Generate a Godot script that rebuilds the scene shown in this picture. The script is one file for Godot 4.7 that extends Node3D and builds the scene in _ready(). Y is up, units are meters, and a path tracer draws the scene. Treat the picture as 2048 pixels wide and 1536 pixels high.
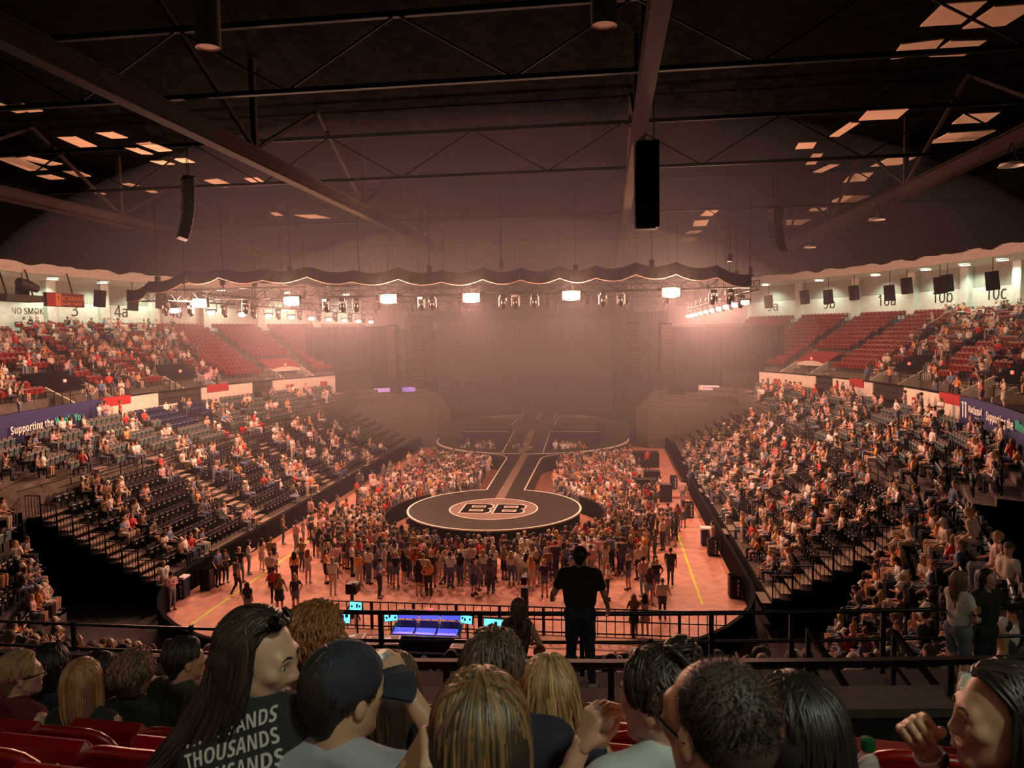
extends Node3D
# Arena before a concert, seen from the front rows of the upper bowl. y up, metres; the arena's long axis runs along -z at x = AX.

const AX := -7.0            # the arena's long axis
const CZ := -50.0           # centre of the oval
const EA := 27.3            # half axes of the oval wall under the upper bowl
const EB := 41.0
const EYE := Vector3(0, 12.2, 0)

var rng := RandomNumberGenerator.new()
var taken := {}
var mats := {}
var tex := {}

# ---------------------------------------------------------------- mesh builder
class MB:
	var v := PackedVector3Array()
	var n := PackedVector3Array()
	var c := PackedColorArray()
	var tint := Color.WHITE
	var use_c := false
	func _p(p: Vector3, nn: Vector3) -> void:
		v.append(p); n.append(nn)
		if use_c: c.append(tint)
	func tri(a: Vector3, b: Vector3, d: Vector3) -> void:
		var nn := (b - a).cross(d - a).normalized()
		_p(a, nn); _p(d, nn); _p(b, nn)
	func tri_s(a: Vector3, b: Vector3, d: Vector3, na: Vector3, nb: Vector3, nd: Vector3) -> void:
		_p(a, na); _p(d, nd); _p(b, nb)
	func quad(a: Vector3, b: Vector3, d: Vector3, e: Vector3) -> void:
		tri(a, b, d); tri(a, d, e)
	func box(at: Vector3, size: Vector3, bs := Basis.IDENTITY) -> MB:
		var h := size * 0.5
		var p := []
		for i in 8:
			p.append(at + bs * Vector3(h.x if i & 1 else -h.x, h.y if i & 2 else -h.y, h.z if i & 4 else -h.z))
		quad(p[0], p[2], p[3], p[1]); quad(p[4], p[5], p[7], p[6])
		quad(p[0], p[4], p[6], p[2]); quad(p[1], p[3], p[7], p[5])
		quad(p[0], p[1], p[5], p[4]); quad(p[2], p[6], p[7], p[3])
		return self
	func bbox(at: Vector3, size: Vector3, r: float, bs := Basis.IDENTITY) -> MB:   # box with chamfered edges
		var h := size * 0.5
		var q := {}
		for i in 8:
			var s := Vector3(1 if i & 1 else -1, 1 if i & 2 else -1, 1 if i & 4 else -1)
			for k in 3:
				var o := Vector3(h.x - r, h.y - r, h.z - r)
				o[k] = h[k]
				q[Vector2i(i, k)] = at + bs * (o * s)
		var f := [[0, 2, 3, 1, 2], [4, 5, 7, 6, 2], [0, 4, 6, 2, 0], [1, 3, 7, 5, 0], [0, 1, 5, 4, 1], [2, 6, 7, 3, 1]]
		for e in f:
			quad(q[Vector2i(e[0], e[4])], q[Vector2i(e[1], e[4])], q[Vector2i(e[2], e[4])], q[Vector2i(e[3], e[4])])
		for k in 3:
			var bit := 1 << k
			for i in 8:
				if i & bit: continue
				var j := i | bit
				var k1 := (k + 1) % 3
				var k2 := (k + 2) % 3
				var a: Vector3 = q[Vector2i(i, k1)]
				var b: Vector3 = q[Vector2i(j, k1)]
				var d: Vector3 = q[Vector2i(j, k2)]
				var e: Vector3 = q[Vector2i(i, k2)]
				if (b - a).cross(d - a).dot((a + d) * 0.5 - at) > 0: quad(a, b, d, e)
				else: quad(a, e, d, b)
		for i in 8:
			var a: Vector3 = q[Vector2i(i, 0)]
			var b: Vector3 = q[Vector2i(i, 1)]
			var d: Vector3 = q[Vector2i(i, 2)]
			if (b - a).cross(d - a).dot(a - at) > 0: tri(a, b, d)
			else: tri(a, d, b)
		return self
	func quad_panel(p: Vector3, q: Vector3, r: Vector3, s: Vector3, th := 0.08) -> MB:     # a four-cornered board with thickness
		var nn := (q - p).cross(s - p).normalized() * th
		quad(p, q, r, s); quad(s - nn, r - nn, q - nn, p - nn)
		quad(p - nn, q - nn, q, p); quad(q - nn, r - nn, r, q); quad(r - nn, s - nn, s, r); quad(s - nn, p - nn, p, s)
		return self
	func tube(pts: Array, r, seg := 8, closed := false, caps := true) -> MB:   # swept round profile; r is a number or an array
		var m := pts.size()
		var rings := []
		var nrm := []
		var up := Vector3.UP
		var t0: Vector3 = ((pts[1] as Vector3) - pts[0]).normalized()
		if absf(t0.dot(up)) > 0.95: up = Vector3.RIGHT
		var side := t0.cross(up).normalized()
		for i in m:
			var a: Vector3 = pts[(i - 1 + m) % m] if (i > 0 or closed) else pts[0]
			var b: Vector3 = pts[(i + 1) % m] if (i < m - 1 or closed) else pts[m - 1]
			var t := (b - a).normalized()
			side = (side - t * side.dot(t)).normalized()
			var u := t.cross(side)
			var rr: float = r[i] if r is Array else r
			var ring := []
			var rn := []
			for k in seg:
				var w := TAU * k / seg
				var d := side * cos(w) + u * sin(w)
				ring.append(pts[i] + d * rr); rn.append(d)
			rings.append(ring); nrm.append(rn)
		var last := m if closed else m - 1
		for i in last:
			var j := (i + 1) % m
			for k in seg:
				var l := (k + 1) % seg
				tri_s(rings[i][k], rings[i][l], rings[j][l], nrm[i][k], nrm[i][l], nrm[j][l])
				tri_s(rings[i][k], rings[j][l], rings[j][k], nrm[i][k], nrm[j][l], nrm[j][k])
		if caps and not closed:
			for k in range(1, seg - 1):
				tri(rings[0][0], rings[0][k + 1], rings[0][k])
				tri(rings[m - 1][0], rings[m - 1][k], rings[m - 1][k + 1])
		return self
	func bar(a: Vector3, b: Vector3, w: float, h := -1.0) -> MB:    # square bar between two points
		var d := b - a
		var up := Vector3.UP if absf(d.normalized().y) < 0.95 else Vector3.FORWARD
		var z := d.normalized()
		var x := up.cross(z).normalized()
		var y := z.cross(x)
		return box((a + b) * 0.5, Vector3(w, h if h > 0 else w, d.length()), Basis(x, y, z))
	func lathe(prof: Array, at := Vector3.ZERO, seg := 16, bs := Basis.IDENTITY) -> MB:   # [radius, height] pairs about y
		for i in prof.size() - 1:
			var a: Vector2 = prof[i]
			var b: Vector2 = prof[i + 1]
			var e := b - a
			var nn := Vector2(e.y, -e.x).normalized()
			for k in seg:
				var w := TAU * k / seg
				var x := TAU * (k + 1) / seg
				var d0 := Vector3(cos(w), 0, sin(w))
				var d1 := Vector3(cos(x), 0, sin(x))
				var p0 := at + bs * (d0 * a.x + Vector3(0, a.y, 0))
				var p1 := at + bs * (d1 * a.x + Vector3(0, a.y, 0))
				var p2 := at + bs * (d1 * b.x + Vector3(0, b.y, 0))
				var p3 := at + bs * (d0 * b.x + Vector3(0, b.y, 0))
				var n0 := bs * (d0 * nn.x + Vector3(0, nn.y, 0))
				var n1 := bs * (d1 * nn.x + Vector3(0, nn.y, 0))
				if b.x > 0.0001: tri_s(p0, p3, p2, n0, n0, n1)
				if a.x > 0.0001: tri_s(p0, p2, p1, n0, n1, n1)
		return self
	func prism(poly: Array, y0: float, y1: float) -> MB:    # a flat outline (x, z) raised from y0 to y1
		var pv := PackedVector2Array()
		for q in poly: pv.append(q)
		if not Geometry2D.is_polygon_clockwise(pv): pv.reverse()
		var idx := Geometry2D.triangulate_polygon(pv)
		for i in range(0, idx.size(), 3):
			var a := pv[idx[i]]
			var b := pv[idx[i + 1]]
			var d := pv[idx[i + 2]]
			if (b - a).cross(d - a) > 0:
				var sw := b; b = d; d = sw
			tri(Vector3(a.x, y1, a.y), Vector3(b.x, y1, b.y), Vector3(d.x, y1, d.y))
			tri(Vector3(a.x, y0, a.y), Vector3(d.x, y0, d.y), Vector3(b.x, y0, b.y))
		for i in pv.size():
			var a := pv[i]
			var b := pv[(i + 1) % pv.size()]
			quad(Vector3(a.x, y0, a.y), Vector3(b.x, y0, b.y), Vector3(b.x, y1, b.y), Vector3(a.x, y1, a.y))
		return self
	func prof_sweep(path: Array, prof: Array, closed := false) -> MB:   # path of (x, z) points, profile of (outward, y) points, outward = right of the path
		var m := path.size()
		var rows := []
		for i in m:
			var a: Vector2 = path[(i - 1 + m) % m] if (i > 0 or closed) else path[0]
			var b: Vector2 = path[(i + 1) % m] if (i < m - 1 or closed) else path[m - 1]
			var t := (b - a).normalized()
			var o := Vector2(-t.y, t.x)
			var row := []
			for q in prof:
				row.append(Vector3(path[i].x + o.x * q.x, q.y, path[i].y + o.y * q.x))
			rows.append(row)
		for i in (m if closed else m - 1):
			var j := (i + 1) % m
			for k in prof.size() - 1:
				quad(rows[i][k], rows[i][k + 1], rows[j][k + 1], rows[j][k])
		return self
	func add(o: MB, t := Transform3D.IDENTITY) -> MB:
		for i in o.v.size():
			v.append(t * o.v[i]); n.append((t.basis * o.n[i]).normalized())
			if use_c: c.append(tint)
		return self
	func mesh(uv := false) -> ArrayMesh:
		var a := []
		a.resize(Mesh.ARRAY_MAX)
		a[Mesh.ARRAY_VERTEX] = v
		a[Mesh.ARRAY_NORMAL] = n
		if use_c: a[Mesh.ARRAY_COLOR] = c
		var m := ArrayMesh.new()
		m.add_surface_from_arrays(Mesh.PRIMITIVE_TRIANGLES, a)
		return m

func mb() -> MB: return MB.new()

func join(parts: Array) -> ArrayMesh:      # [MB, material] pairs as surfaces of one mesh
	var m := ArrayMesh.new()
	for p in parts:
		var a := []
		a.resize(Mesh.ARRAY_MAX)
		a[Mesh.ARRAY_VERTEX] = p[0].v
		a[Mesh.ARRAY_NORMAL] = p[0].n
		m.add_surface_from_arrays(Mesh.PRIMITIVE_TRIANGLES, a)
		m.surface_set_material(m.get_surface_count() - 1, p[1])
	return m

# ---------------------------------------------------------------- objects
func numbered(called: String) -> String:
	if not taken.has(called):
		taken[called] = 0
		return called
	taken[called] += 1
	return "%s_%03d" % [called, taken[called]]

func tag(o: Node, label: String, category := "", group := "", kind := "") -> Node:
	if label: o.set_meta("label", label)
	if category: o.set_meta("category", category)
	if group: o.set_meta("group", group)
	if kind: o.set_meta("kind", kind)
	return o

func obj(called: String, m, material: Material = null, parent: Node = null) -> MeshInstance3D:
	var o := MeshInstance3D.new()
	o.mesh = m.mesh() if m is MB else m
	if material: o.material_override = material
	if parent:
		o.name = called
		parent.add_child(o, true)
	else:
		o.name = numbered(called)
		add_child(o, true)
	return o

func thing(called: String, label: String, category: String, at := Vector3.ZERO, turn := 0.0, group := "", kind := "") -> Node3D:
	var o := Node3D.new()
	o.name = numbered(called)
	add_child(o, true)
	o.position = at
	o.rotation.y = turn
	tag(o, label, category, group, kind)
	return o

func multi(called: String, m: Mesh, where: Array, material: Material = null, parent: Node = null) -> MultiMeshInstance3D:
	var mm := MultiMesh.new()
	mm.transform_format = MultiMesh.TRANSFORM_3D
	mm.mesh = m
	mm.instance_count = where.size()
	for i in where.size(): mm.set_instance_transform(i, where[i])
	var o := MultiMeshInstance3D.new()
	o.multimesh = mm
	if material: o.material_override = material
	o.set_meta("kind", "stuff")
	if parent:
		o.name = called
		parent.add_child(o, true)
	else:
		o.name = numbered(called)
		add_child(o, true)
	return o

# ---------------------------------------------------------------- materials
func noise_tex(key: String, freq: float, c0: Color, c1: Color, size := 256, kind := FastNoiseLite.TYPE_SIMPLEX, oct := 4, norm := false, bump := 4.0) -> NoiseTexture2D:
	if tex.has(key): return tex[key]
	var f := FastNoiseLite.new()
	f.noise_type = kind
	f.frequency = freq
	f.fractal_octaves = oct
	f.seed = hash(key) % 1000
	var t := NoiseTexture2D.new()
	t.width = size
	t.height = size
	t.seamless = true
	t.noise = f
	t.generate_mipmaps = false
	if norm:
		t.as_normal_map = true
		t.bump_strength = bump
	else:
		var g := Gradient.new()
		g.set_color(0, c0)
		g.set_color(1, c1)
		t.color_ramp = g
	tex[key] = t
	return t

func mat(key: String, col := Color.GRAY, rough := 0.7, metal := 0.0, t: Texture2D = null, scale := 1.0) -> StandardMaterial3D:
	if mats.has(key): return mats[key]
	var m := StandardMaterial3D.new()
	m.resource_name = key
	m.albedo_color = col
	m.roughness = rough
	m.metallic = metal
	if t:
		m.albedo_texture = t
		m.uv1_triplanar = true
		m.uv1_scale = Vector3.ONE * scale
	mats[key] = m
	return m

func glow(key: String, col: Color, energy: float) -> StandardMaterial3D:
	var m := mat(key, Color(0.9, 0.85, 0.8), 0.4)
	m.emission_enabled = true
	m.emission = col
	m.emission_energy_multiplier = energy
	return m

func bowl(off: float, deg: float, h := 0.0) -> Vector3:     # a point of the oval: 0 degrees = far end, + = right
	var t := deg_to_rad(deg)
	return Vector3(AX + (EA + off) * sin(t), h, CZ - (EB + off) * cos(t))

func inward(deg: float, off := 0.0) -> Vector3:
	var t := deg_to_rad(deg)
	return -Vector3(sin(t) / (EA + off), 0, -cos(t) / (EB + off)).normalized()

func facing(at: Vector3, dir: Vector3) -> Transform3D:       # local +z looks along dir
	var z := Vector3(dir.x, 0, dir.z).normalized()
	return Transform3D(Basis(Vector3.UP.cross(z), Vector3.UP, z), at)

func text_mesh(s: String, size: float, depth := 0.02, bold := true, font := "Droid Sans") -> TextMesh:
	var f := SystemFont.new()
	f.font_names = PackedStringArray([font])
	if bold: f.font_weight = 700
	var t := TextMesh.new()
	t.text = s
	t.font = f
	t.font_size = 64
	t.pixel_size = size / 64.0
	t.depth = depth
	t.curve_step = 2.0
	return t

# ---------------------------------------------------------------- the place itself
func setup() -> void:
	rng.seed = 20240817
	var cam := Camera3D.new()
	cam.name = "camera"
	cam.fov = rad_to_deg(2.0 * atan(768.0 / 1480.0))
	cam.near = 0.05
	cam.far = 400.0
	cam.position = EYE
	cam.basis = Basis(Vector3.UP, deg_to_rad(7.3)) * Basis(Vector3.RIGHT, deg_to_rad(-3.9)) * Basis(Vector3.BACK, deg_to_rad(-0.93))
	var lens := CameraAttributesPhysical.new()
	lens.frustum_focal_length = 12.0 * 1480.0 / 768.0
	lens.frustum_focus_distance = 45.0
	lens.frustum_near = 0.05
	lens.frustum_far = 400.0
	lens.exposure_aperture = 7.0
	cam.attributes = lens
	add_child(cam)
	cam.current = true
	var e := Environment.new()
	e.background_mode = Environment.BG_COLOR
	e.background_color = Color.BLACK
	e.tonemap_mode = Environment.TONE_MAPPER_LINEAR
	e.tonemap_exposure = 1.0
	e.sdfgi_enabled = true
	e.ssao_enabled = true
	e.ssil_enabled = true
	e.volumetric_fog_enabled = true
	e.volumetric_fog_density = 0.0
	var w := WorldEnvironment.new()
	w.name = "world_environment"
	w.environment = e
	add_child(w)

func omni(at: Vector3, col: Color, energy: float, size := 0.3) -> void:
	var l := OmniLight3D.new()
	l.name = "lamp_light"
	add_child(l, true)
	l.position = at
	l.light_color = col
	l.light_energy = energy
	l.light_size = size
	l.omni_range = 160.0
	l.omni_attenuation = 2.0
	l.shadow_enabled = true

func spot(at: Vector3, dir: Vector3, angle: float, col: Color, energy: float, size := 0.2, soft := 0.6) -> void:
	var l := SpotLight3D.new()
	l.name = "spot_light"
	add_child(l, true)
	l.position = at
	l.look_at_from_position(at, at + dir, Vector3.UP if absf(dir.normalized().y) < 0.98 else Vector3.RIGHT)
	l.spot_angle = angle
	l.spot_angle_attenuation = soft
	l.spot_range = 160.0
	l.spot_attenuation = 2.0
	l.light_color = col
	l.light_energy = energy
	l.light_size = size
	l.shadow_enabled = true

func rink(inset := 0.0) -> Array:          # outline of the arena floor, (x, z)
	var out := []
	var hw := 13.1 - inset
	var hl := 30.4 - inset
	var r := 8.5 - inset
	for q in 4:
		var cx: float = AX + (hw - r) * [1, 1, -1, -1][q]
		var cz: float = -55.0 + (hl - r) * [-1, 1, 1, -1][q]
		for i in 13:
			var a: float = deg_to_rad([-90, 0, 90, 180][q] + 90.0 * i / 12)
			out.append(Vector2(cx + r * cos(a), cz + r * sin(a)))
	return out

func clampx(p: Vector3) -> Vector3:        # the straight inner edge of the oval terraces behind the side stands
	if p.z < -28.0 and p.z > -78.0 and absf(p.x - AX) < 20.3:
		p.x = AX + 20.3 * signf(p.x - AX)
	return p

func terrace(off0: float, h0: float, depth: float, rise: float, rows: int, a0: float, a1: float, step := 2.5, clamped := false, base := -1.0) -> MB:
	var m := mb()
	var steps := int(ceil(absf(a1 - a0) / step))
	for k in rows:
		var o0 := off0 + k * depth
		var h := h0 + k * rise
		for i in steps:
			var t0 := lerpf(a0, a1, float(i) / steps)
			var t1 := lerpf(a0, a1, float(i + 1) / steps)
			var a := bowl(o0, t0, h)
			var b := bowl(o0, t1, h)
			var c := bowl(o0 + depth, t1, h)
			var d := bowl(o0 + depth, t0, h)
			if clamped:
				a = clampx(a); b = clampx(b); c = clampx(c); d = clampx(d)
			m.quad(a, b, c, d)
			var low := rise if k > 0 else h0 - base
			m.quad(a - Vector3(0, low, 0), b - Vector3(0, low, 0), b, a)
	return m

func ring(off: float, h0: float, h1: float, thick: float, a0: float, a1: float, step := 2.0) -> MB:    # a curved wall segment with thickness
	var m := mb()
	var n := maxi(1, int(ceil(absf(a1 - a0) / step)))
	for i in n:
		var t0 := lerpf(a0, a1, float(i) / n)
		var t1 := lerpf(a0, a1, float(i + 1) / n)
		var a := bowl(off, t0)
		var b := bowl(off, t1)
		var c := bowl(off + thick, t1)
		var d := bowl(off + thick, t0)
		var y0 := Vector3(0, h0, 0)
		var y1 := Vector3(0, h1, 0)
		m.quad(a + y0, b + y0, b + y1, a + y1)
		m.quad(d + y1, c + y1, c + y0, d + y0)
		m.quad(a + y1, b + y1, c + y1, d + y1)
		m.quad(a + y0, d + y0, c + y0, b + y0)
		if i == 0: m.quad(d + y0, a + y0, a + y1, d + y1)
		if i == n - 1: m.quad(b + y0, c + y0, c + y1, b + y1)
	return m

func slope_ring(o0: float, h0: float, o1: float, h1: float, a0: float, a1: float, thick := 0.1, step := 3.0) -> MB:   # a sloping band, e.g. a soffit
	var m := mb()
	var n := int(ceil(absf(a1 - a0) / step))
	for i in n:
		var t0 := lerpf(a0, a1, float(i) / n)
		var t1 := lerpf(a0, a1, float(i + 1) / n)
		m.quad(bowl(o0, t0, h0), bowl(o0, t1, h0), bowl(o1, t1, h1), bowl(o1, t0, h1))
		m.quad(bowl(o0, t1, h0 + thick), bowl(o0, t0, h0 + thick), bowl(o1, t0, h1 + thick), bowl(o1, t1, h1 + thick))
	return m

func structure_materials() -> void:
	mat("plywood", Color(0.81, 0.575, 0.50), 0.62, 0.0, noise_tex("ply", 0.012, Color(0.82, 0.78, 0.74), Color(1, 0.99, 0.97), 512, FastNoiseLite.TYPE_SIMPLEX, 5), 0.22)
	mat("concrete", Color(0.42, 0.38, 0.35), 0.85, 0.0, noise_tex("conc", 0.02, Color(0.7, 0.7, 0.7), Color(1, 1, 1), 256), 0.4)
	mat("dark_concrete", Color(0.27, 0.25, 0.24), 0.85, 0.0, noise_tex("conc", 0.02, Color(0.7, 0.7, 0.7), Color(1, 1, 1), 256), 0.4)
	mat("black_cloth", Color(0.07, 0.066, 0.066), 0.95)
	mat("black_paint", Color(0.085, 0.08, 0.08), 0.6)
	mat("black_metal", Color(0.07, 0.068, 0.068), 0.38, 0.2)
	mat("girder_steel", Color(0.15, 0.125, 0.11), 0.75).metallic_specular = 0.12
	mat("bright_metal", Color(0.55, 0.54, 0.52), 0.35, 0.9)
	mat("steel", Color(0.075, 0.07, 0.066), 0.6, 0.2)
	mat("cream_wall", Color(0.86, 0.83, 0.77), 0.85, 0.0, noise_tex("wallmottle", 0.02, Color(0.9, 0.9, 0.9), Color(1, 1, 1), 256), 0.3)
	mat("white_block", Color(0.84, 0.84, 0.80), 0.85, 0.0, noise_tex("wallmottle", 0.02, Color(0.9, 0.9, 0.9), Color(1, 1, 1), 256), 0.3)
	mat("grey_block", Color(0.62, 0.61, 0.57), 0.9, 0.0, noise_tex("wallmottle", 0.02, Color(0.9, 0.9, 0.9), Color(1, 1, 1), 256), 0.3)
	mat("red_paint", Color(0.62, 0.05, 0.06), 0.6)
	mat("navy_banner", Color(0.09, 0.13, 0.36), 0.7)
	mat("letter_white", Color(0.92, 0.92, 0.90), 0.7)
	mat("letter_teal", Color(0.25, 0.78, 0.68), 0.7)
	mat("letter_black", Color(0.03, 0.03, 0.03), 0.7)
	mat("ceiling_black", Color(0.06, 0.053, 0.05), 0.95, 0.0, noise_tex("ceil", 0.03, Color(0.6, 0.6, 0.6), Color(1, 1, 1), 256), 0.1)
	for k in ["ceiling_black", "black_cloth", "steel", "black_paint"]: mats[k].metallic_specular = 0.06
	mat("panel_cream", Color(0.80, 0.70, 0.60), 0.9)
	mat("tape_yellow", Color(0.80, 0.86, 0.18), 0.7)
	mat("tape_white", Color(0.88, 0.87, 0.83), 0.6)

func build_structure() -> void:
	structure_materials()
	# floor and slab
	var f := obj("floor", mb().prism(rink(), -0.25, 0.0), mats.plywood)
	tag(f, "brown plywood arena floor inside the rounded black boards", "floor", "", "structure")
	var slab := mb().box(Vector3(AX, -0.36, CZ), Vector3(96, 0.2, 124))
	tag(obj("floor", slab, mats.dark_concrete), "dark concrete slab under the stands around the plywood floor", "floor", "", "structure")
	var o := obj("dasher_board", mb().prof_sweep(rink(-0.01), [Vector2(0, 0), Vector2(0, 1.12), Vector2(-0.03, 1.15), Vector2(-0.2, 1.15), Vector2(-0.2, 0.0), Vector2(0, 0)], true), mats.black_paint)
	tag(o, "black boards curving round the edge of the arena floor", "boards", "", "structure")
	# tape lines
	for t in [[Vector2(-17.72, -56), Vector2(-17.72, -27.6), 0.11, "tape_yellow"], [Vector2(4.17, -51.5), Vector2(4.17, -33.0), 0.11, "tape_yellow"], [Vector2(4.17, -51.5), Vector2(1.3, -52.2), 0.09, "tape_white"], [Vector2(-16.9, -56.2), Vector2(-14.6, -55.6), 0.09, "tape_white"]]:
		var a: Vector2 = t[0]
		var b: Vector2 = t[1]
		var tp := obj("floor_tape", mb().bar(Vector3(a.x, 0.003, a.y), Vector3(b.x, 0.003, b.y), t[2], 0.006), mats[t[3]])
		tag(tp, ("long yellow tape line on the floor along the %s boards" % ("left" if a.x < AX else "right")) if t[3] == "tape_yellow" else ("short white tape line on the floor near the %s boards" % ("left" if a.x < AX else "right")), "tape")
	# oval terraces: fixed lower rows (sides, then the near end down to the floor), cross aisle, upper rows
	for s in [-1, 1]:
		var side: String = "left" if s < 0 else "right"
		var tr := obj("seating_terrace", terrace(-7.2, 4.2, 0.85, 0.3, 8, 30.0 * s, 124.0 * s, 2.0, true, 0.0), mats.concrete)
		tag(tr, "concrete steps of the %s lower fixed seating" % side, "terrace", "", "structure")
		var up := obj("seating_terrace", terrace(3.7, 8.3, 0.83, 0.39, 13, 20.0 * s, 128.0 * s, 2.5, false, 7.6), mats.concrete)
		tag(up, "concrete steps of the %s upper seating bowl" % side, "terrace", "", "structure")
		var cr := mb()
		for i in 60:
			var t0: float = s * lerpf(20, 128, i / 60.0)
			var t1: float = s * lerpf(20, 128, (i + 1) / 60.0)
			cr.quad(bowl(0, t0, 7.6), bowl(0, t1, 7.6), bowl(3.7, t1, 7.6), bowl(3.7, t0, 7.6))
		tag(obj("walkway", cr, mats.dark_concrete), "concrete cross aisle at the foot of the %s upper bowl" % side, "walkway", "", "structure")
	var nb := Node3D.new()
	nb.name = numbered("seating_terrace")
	add_child(nb)
	tag(nb, "dark steps of the near end seating between aisle and floor", "terrace", "", "structure")
	for k in 16:
		var h := 6.3 - 0.4 * k
		var tread := mb()
		var riser := mb()
		for i in 38:
			var xa := -27.0 + i
			var xb := xa + 1.0
			var a := Vector3(xa, h, near_row(xa, k + 0.5))
			var b_ := Vector3(xb, h, near_row(xb, k + 0.5))
			if a.z < -27.5 or b_.z < -27.5: continue
			var c := Vector3(xb, h, near_row(xb, k - 0.5))
			var d := Vector3(xa, h, near_row(xa, k - 0.5))
			tread.quad(a, b_, c, d)
			var low := Vector3(0, 0.4 if k < 15 else 0.6, 0)
			riser.quad(a - low, b_ - low, b_, a)
		obj("tread", tread, mats.dark_concrete, nb)
		obj("riser", riser, mats.dark_concrete, nb)
	# the upper wall behind the last row, soffit, fascia, drapes and the dark ceiling
	for s in [-1, 1]:
		var side: String = "left" if s < 0 else "right"
		var w := Node3D.new()
		w.name = "wall_" + side
		add_child(w)
		tag(w, "white block wall with painted section numbers above the %s upper seats" % side, "wall", "", "structure")
		obj("lower_blockwork", ring(14.5, 13.0, 15.55, 0.35, 15.0 * s, 180.0 * s), mats.white_block, w)
		obj("upper_blockwork", ring(14.53, 15.58, 17.9, 0.35, 15.0 * s, 180.0 * s), mats.grey_block, w)
		var ps := [22.0, 28.0, 35.5, 44.6, 53.4, 61.4, 68.3, 74.5, 80.5, 87, 94, 101, 108, 115, 122, 129, 136, 143, 150, 157, 164, 171, 178]
		for a in ps:
			var x := facing(bowl(14.3, a * s, 15.3), inward(a * s, 14.5))
			obj("pillar", mb().bbox(Vector3.ZERO, Vector3(0.95, 4.8, 0.6), 0.04), mats.white_block, w).transform = x
		obj("soffit", slope_ring(14.9, 17.35, 11.2, 17.65, 15.0 * s, 180.0 * s), mats.cream_wall, w)
		obj("fascia", ring(10.95, 17.6, 18.45, 0.25, 15.0 * s, 180.0 * s), mats.cream_wall, w)
	# numbers painted on the wall
	for d in [[40.0, "9a"], [49.1, "9b"], [57.6, "10a"], [65.1, "10b"], [71.6, "10c"], [-86.2, "2"], [-77.6, "3"], [-72.2, "4a"], [-65.3, "4b"]]:
		var par: Node = get_node("wall_right" if d[0] > 0 else "wall_left")
		var n := obj("number", text_mesh(d[1], 1.55, 0.03, false), mats.letter_black, par)
		n.transform = facing(bowl(14.48, d[0], 14.95), inward(d[0], 14.5))
	var ns := obj("lettering", text_mesh("NO SMOKING", 0.72, 0.03, false), mats.letter_black, get_node("wall_left"))
	ns.transform = facing(bowl(14.48, -82.0, 14.75), inward(-82.0, 14.5))
	# far-end wall and enclosing shell
	var shell := mb()
	for i in 72:
		var t0 := i * 5.0
		var t1 := t0 + 5.0
		shell.quad(bowl(15.2, t0, -0.3), bowl(15.2, t1, -0.3), bowl(15.2, t1, 25.2), bowl(15.2, t0, 25.2))
		shell.quad(bowl(15.6, t1, -0.3), bowl(15.6, t0, -0.3), bowl(15.6, t0, 25.2), bowl(15.6, t1, 25.2))
	tag(obj("wall_outer", shell, mats.black_paint), "dark outer shell of the arena", "wall", "", "structure")
	var ce := mb()
	for i in 72:
		var t0 := i * 5.0
		ce.tri(Vector3(AX, 24.6, CZ), bowl(15.6, t0, 24.6), bowl(15.6, t0 + 5, 24.6))
		ce.tri(Vector3(AX, 25.0, CZ), bowl(15.6, t0 + 5, 25.0), bowl(15.6, t0, 25.0))
	tag(obj("ceiling", ce, mats.ceiling_black), "black ceiling high above the arena", "ceiling", "", "structure")
	# black drapes hung round the rim of the ceiling
	for s in [-1, 1]:
		var dm := mb()
		var prev := Vector3.ZERO
		for i in 541:
			var a: float = s * lerpf(15.0, 180.0, i / 540.0)
			var sag := 0.22 * absf(sin(i * 0.19)) + 0.08 * sin(i * 0.53)
			var p := bowl(10.75 - 0.12 * sin(i * 1.1), a, 18.2 + sag)
			if i > 0:
				var pa := bowl(11.6, s * lerpf(15.0, 180.0, (i - 1) / 540.0), 24.5)
				dm.quad(prev, p, bowl(11.6, a, 24.5), pa)
			prev = p
		tag(obj("ceiling_drape", dm, mats.black_cloth), "black cloth hung from the ceiling along the %s wall rim" % ("left" if s < 0 else "right"), "drape", "", "structure")
	lower_wall()
	vomitories()

func hung_cloth(a0: float, a1: float, h0: float, h1: float) -> MB:      # pleated cloth hung in the wall line
	var m := mb()
	var n := int(absf(a1 - a0) * 6.0)
	for i in n:
		var t0 := lerpf(a0, a1, float(i) / n)
		var t1 := lerpf(a0, a1, float(i + 1) / n)
		var o0 := 0.12 + 0.05 * sin(i * 1.9)
		var o1 := 0.12 + 0.05 * sin((i + 1) * 1.9)
		m.quad(bowl(o0, t0, h0), bowl(o1, t1, h0), bowl(o1, t1, h1), bowl(o0, t0, h1))
		m.quad(bowl(o1 + 0.03, t1, h0), bowl(o0 + 0.03, t0, h0), bowl(o0 + 0.03, t0, h1), bowl(o1 + 0.03, t1, h1))
	return m

func near_row(x: float, k: float) -> float:       # rows of the near end: gently curved, bending back round the corners of the floor
	var e := absf(x - AX)
	return -6.15 - 0.0065 * e * e - 3.9 - 0.85 * k - 0.33 * pow(maxf(0.0, e - 11.5), 2.0)

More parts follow.
